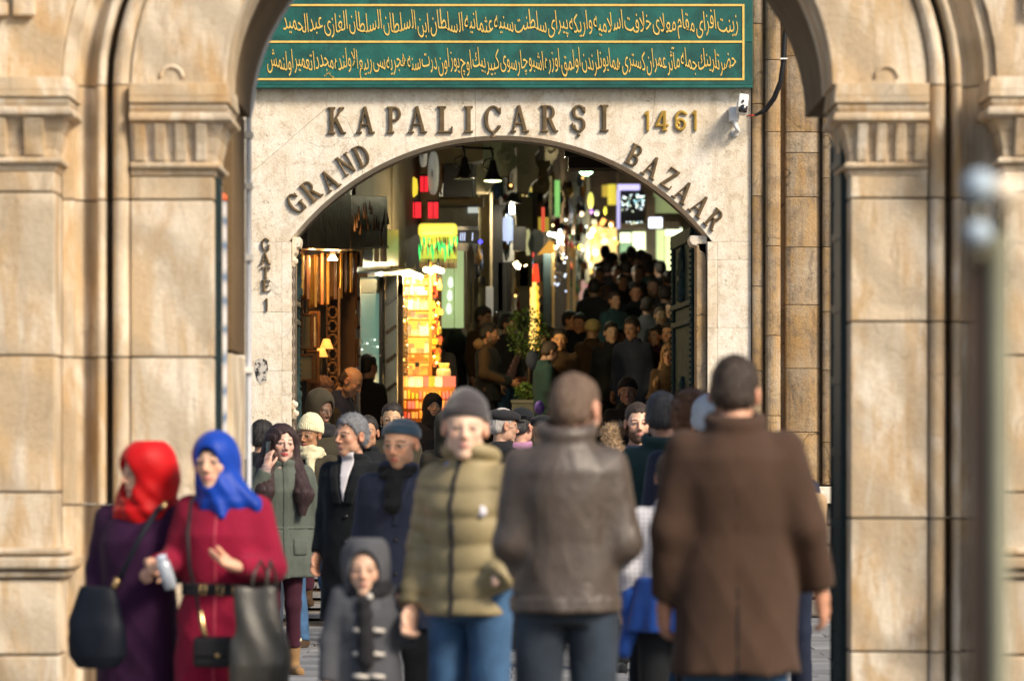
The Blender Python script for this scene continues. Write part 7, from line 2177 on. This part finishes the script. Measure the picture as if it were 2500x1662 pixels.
# navy shoulder bag of the red scarf woman
Yb_ = 14.85
b1 = bag('shoulder_bag', lambda q: smin(loft(q, [(-.17, .085, .05, 0), (-.12, .118, .065, 0), (.0, .115, .06, 0), (.10, .09, .04, 0), (.16, .065, .025, 0)], 2.6), rc(q, (-.05, 0, .12), (-.085, 0, .02), .02, .03), .03) + .006 * wob(q, 22), (axis_of(-.15, .15, .009), axis_of(-.09, .09, .009), axis_of(-.19, .19, .009)), bagn,
         P(238, 1530, Yb_), R(-12), 'dark navy leather shoulder bag of the woman in the red scarf')
b1.rotation_euler = (0, R(14), R(-12))
b1.location = P(238, 1528, Yb_)
strap = [P(284, 1432, Yb_), P(300, 1395, Yb_ - .05), P(340, 1315, Yb_ - .08), P(383, 1245, Yb_ + .02), P(400, 1232, Yb_ + .2), P(380, 1260, Yb_ + .5)]
b1.rotation_euler = (0, 0, R(-12))
tb(b1, 'strap', strap, .011, bagn)
tb(b1, 'buckle', [P(276, 1440, Yb_ - .01), P(288, 1412, Yb_ - .03)], .012, metal)
tb(b1, 'buckle', [P(398, 1238, Yb_ - .02), P(404, 1228, Yb_ - .0)], .010, metal)
# crossbody of the blue scarf woman
Yc = 14.72
b2 = bag('crossbody_bag', lambda q: bxs(q, (0, 0, 0), (.082, .03, .062), .016) + .002 * wob(q, 30), (axis_of(-.1, .1, .007), axis_of(-.05, .05, .007), axis_of(-.08, .08, .007)), bagl, P(523, 1590, Yc), R(-6), 'small black crossbody bag with a flap on the crimson coat')
V, Q = surf(lambda q: bxs(q, (0, -.033, .018), (.080, .006, .040), .008), (axis_of(-.1, .1, .007), axis_of(-.05, -.01, .005), axis_of(-.04, .08, .007)))
fl = link('flap', np_mesh('flap', V, Q, bagl), b2)
Geo().box((.02, -.043, -.012), (.018, .006, .012)).obj('clasp', metal, fl, .002)
tb(b2, 'strap', [P(498, 1555, Yc), P(492, 1530, Yc - .02), P(480, 1460, Yc - .08), P(462, 1380, Yc - .13), P(458, 1300, Yc - .12), P(466, 1225, Yc + .02), P(478, 1210, Yc + .15)], .007, bagl)
tb(b2, 'clip', [P(489, 1490, Yc - .05), P(498, 1540, Yc - .03), P(504, 1552, Yc - .03)], .009, metal)
# tote on her forearm
Yt = 14.62
b3 = bag('tote_bag', lambda q: loft(q, [(-.20, .115, .055, 0), (-.12, .122, .06, 0), (.0, .112, .045, 0), (.10, .100, .030, 0), (.17, .092, .018, 0), (.19, .085, .012, 0)], 3.2) + .004 * np.sin(q[0] * 55 + q[2] * 6 + 2 * np.sin(q[2] * 12)) + .006 * wob(q, 20, 2, (1.3, 1, .4)), (axis_of(-.15, .15, .008), axis_of(-.09, .09, .008), axis_of(-.22, .21, .008)), toteM,
         P(632, 1548, Yt), R(6), 'glossy grey-black tote bag hanging from the forearm of the woman in crimson')
for xx in (0, 34):
    tb(b3, 'handle', [P(612 + xx, 1442, Yt + .01), P(620 + xx, 1400, Yt + .02), P(636 + xx * .7, 1368, Yt + .06), P(652 + xx * .6, 1400, Yt + .10), P(654 + xx * .6, 1442, Yt + .08)], .006, toteM)
# phone and white bottle
e = empty('bottle', P(402, 1386, 14.70), R(0), label='clear plastic bottle with a pale top in the hand of the woman in crimson', cat='bottle')
Geo().lathe([(0, -.09), (.025, -.085), (.028, -.03), (.028, .02), (.020, .035), (0, .036)], (0, 0, 0), 14, Matrix.Rotation(R(-18), 4, 'Y')).obj('body', simple_mat('clear_plastic', (.45, .50, .58), .1, var=0, coat=.8), e)
Geo().lathe([(0, .034), (.022, .036), (.024, .05), (.0, .056)], (0, 0, 0), 12, Matrix.Rotation(R(-18), 4, 'Y')).obj('cap', simple_mat('pale_cap', (.60, .70, .85), .2, var=0), e)
ph = wp.world((-.112, -.085, 1.565))
Geo().box((0, 0, 0), (.012, .060, .115), Matrix.Rotation(R(8), 4, 'Y')).obj('phone', simple_mat('dark_phone', (.03, .03, .035), .2), None, .004, loc=ph, rot=(0, 0, wp.yaw + R(14)), label='dark mobile phone against the cheek of the long-haired woman', cat='phone')
V, Q = surf(lambda q: el(q, (0, 0, 0), (.10, .08, .14)) + .008 * wob(q, 26), (axis_of(-.12, .12, .014), axis_of(-.1, .1, .014), axis_of(-.16, .16, .014)))
link('blue_bag', np_mesh('blue_bag', V * [.75, .6, .8] , Q, C_['navy']), None, P(1300, 880, 41.4), label='dark blue cloth bag hanging by the clipped shrub', cat='bag')
Vn = link('plastic_bag', np_mesh('plastic_bag', V * .55, Q, simple_mat('violet_plastic', (.12, .08, .55), .3)), None, P(1317, 995, 40), label='little violet plastic bag beside the grey planter', cat='bag')
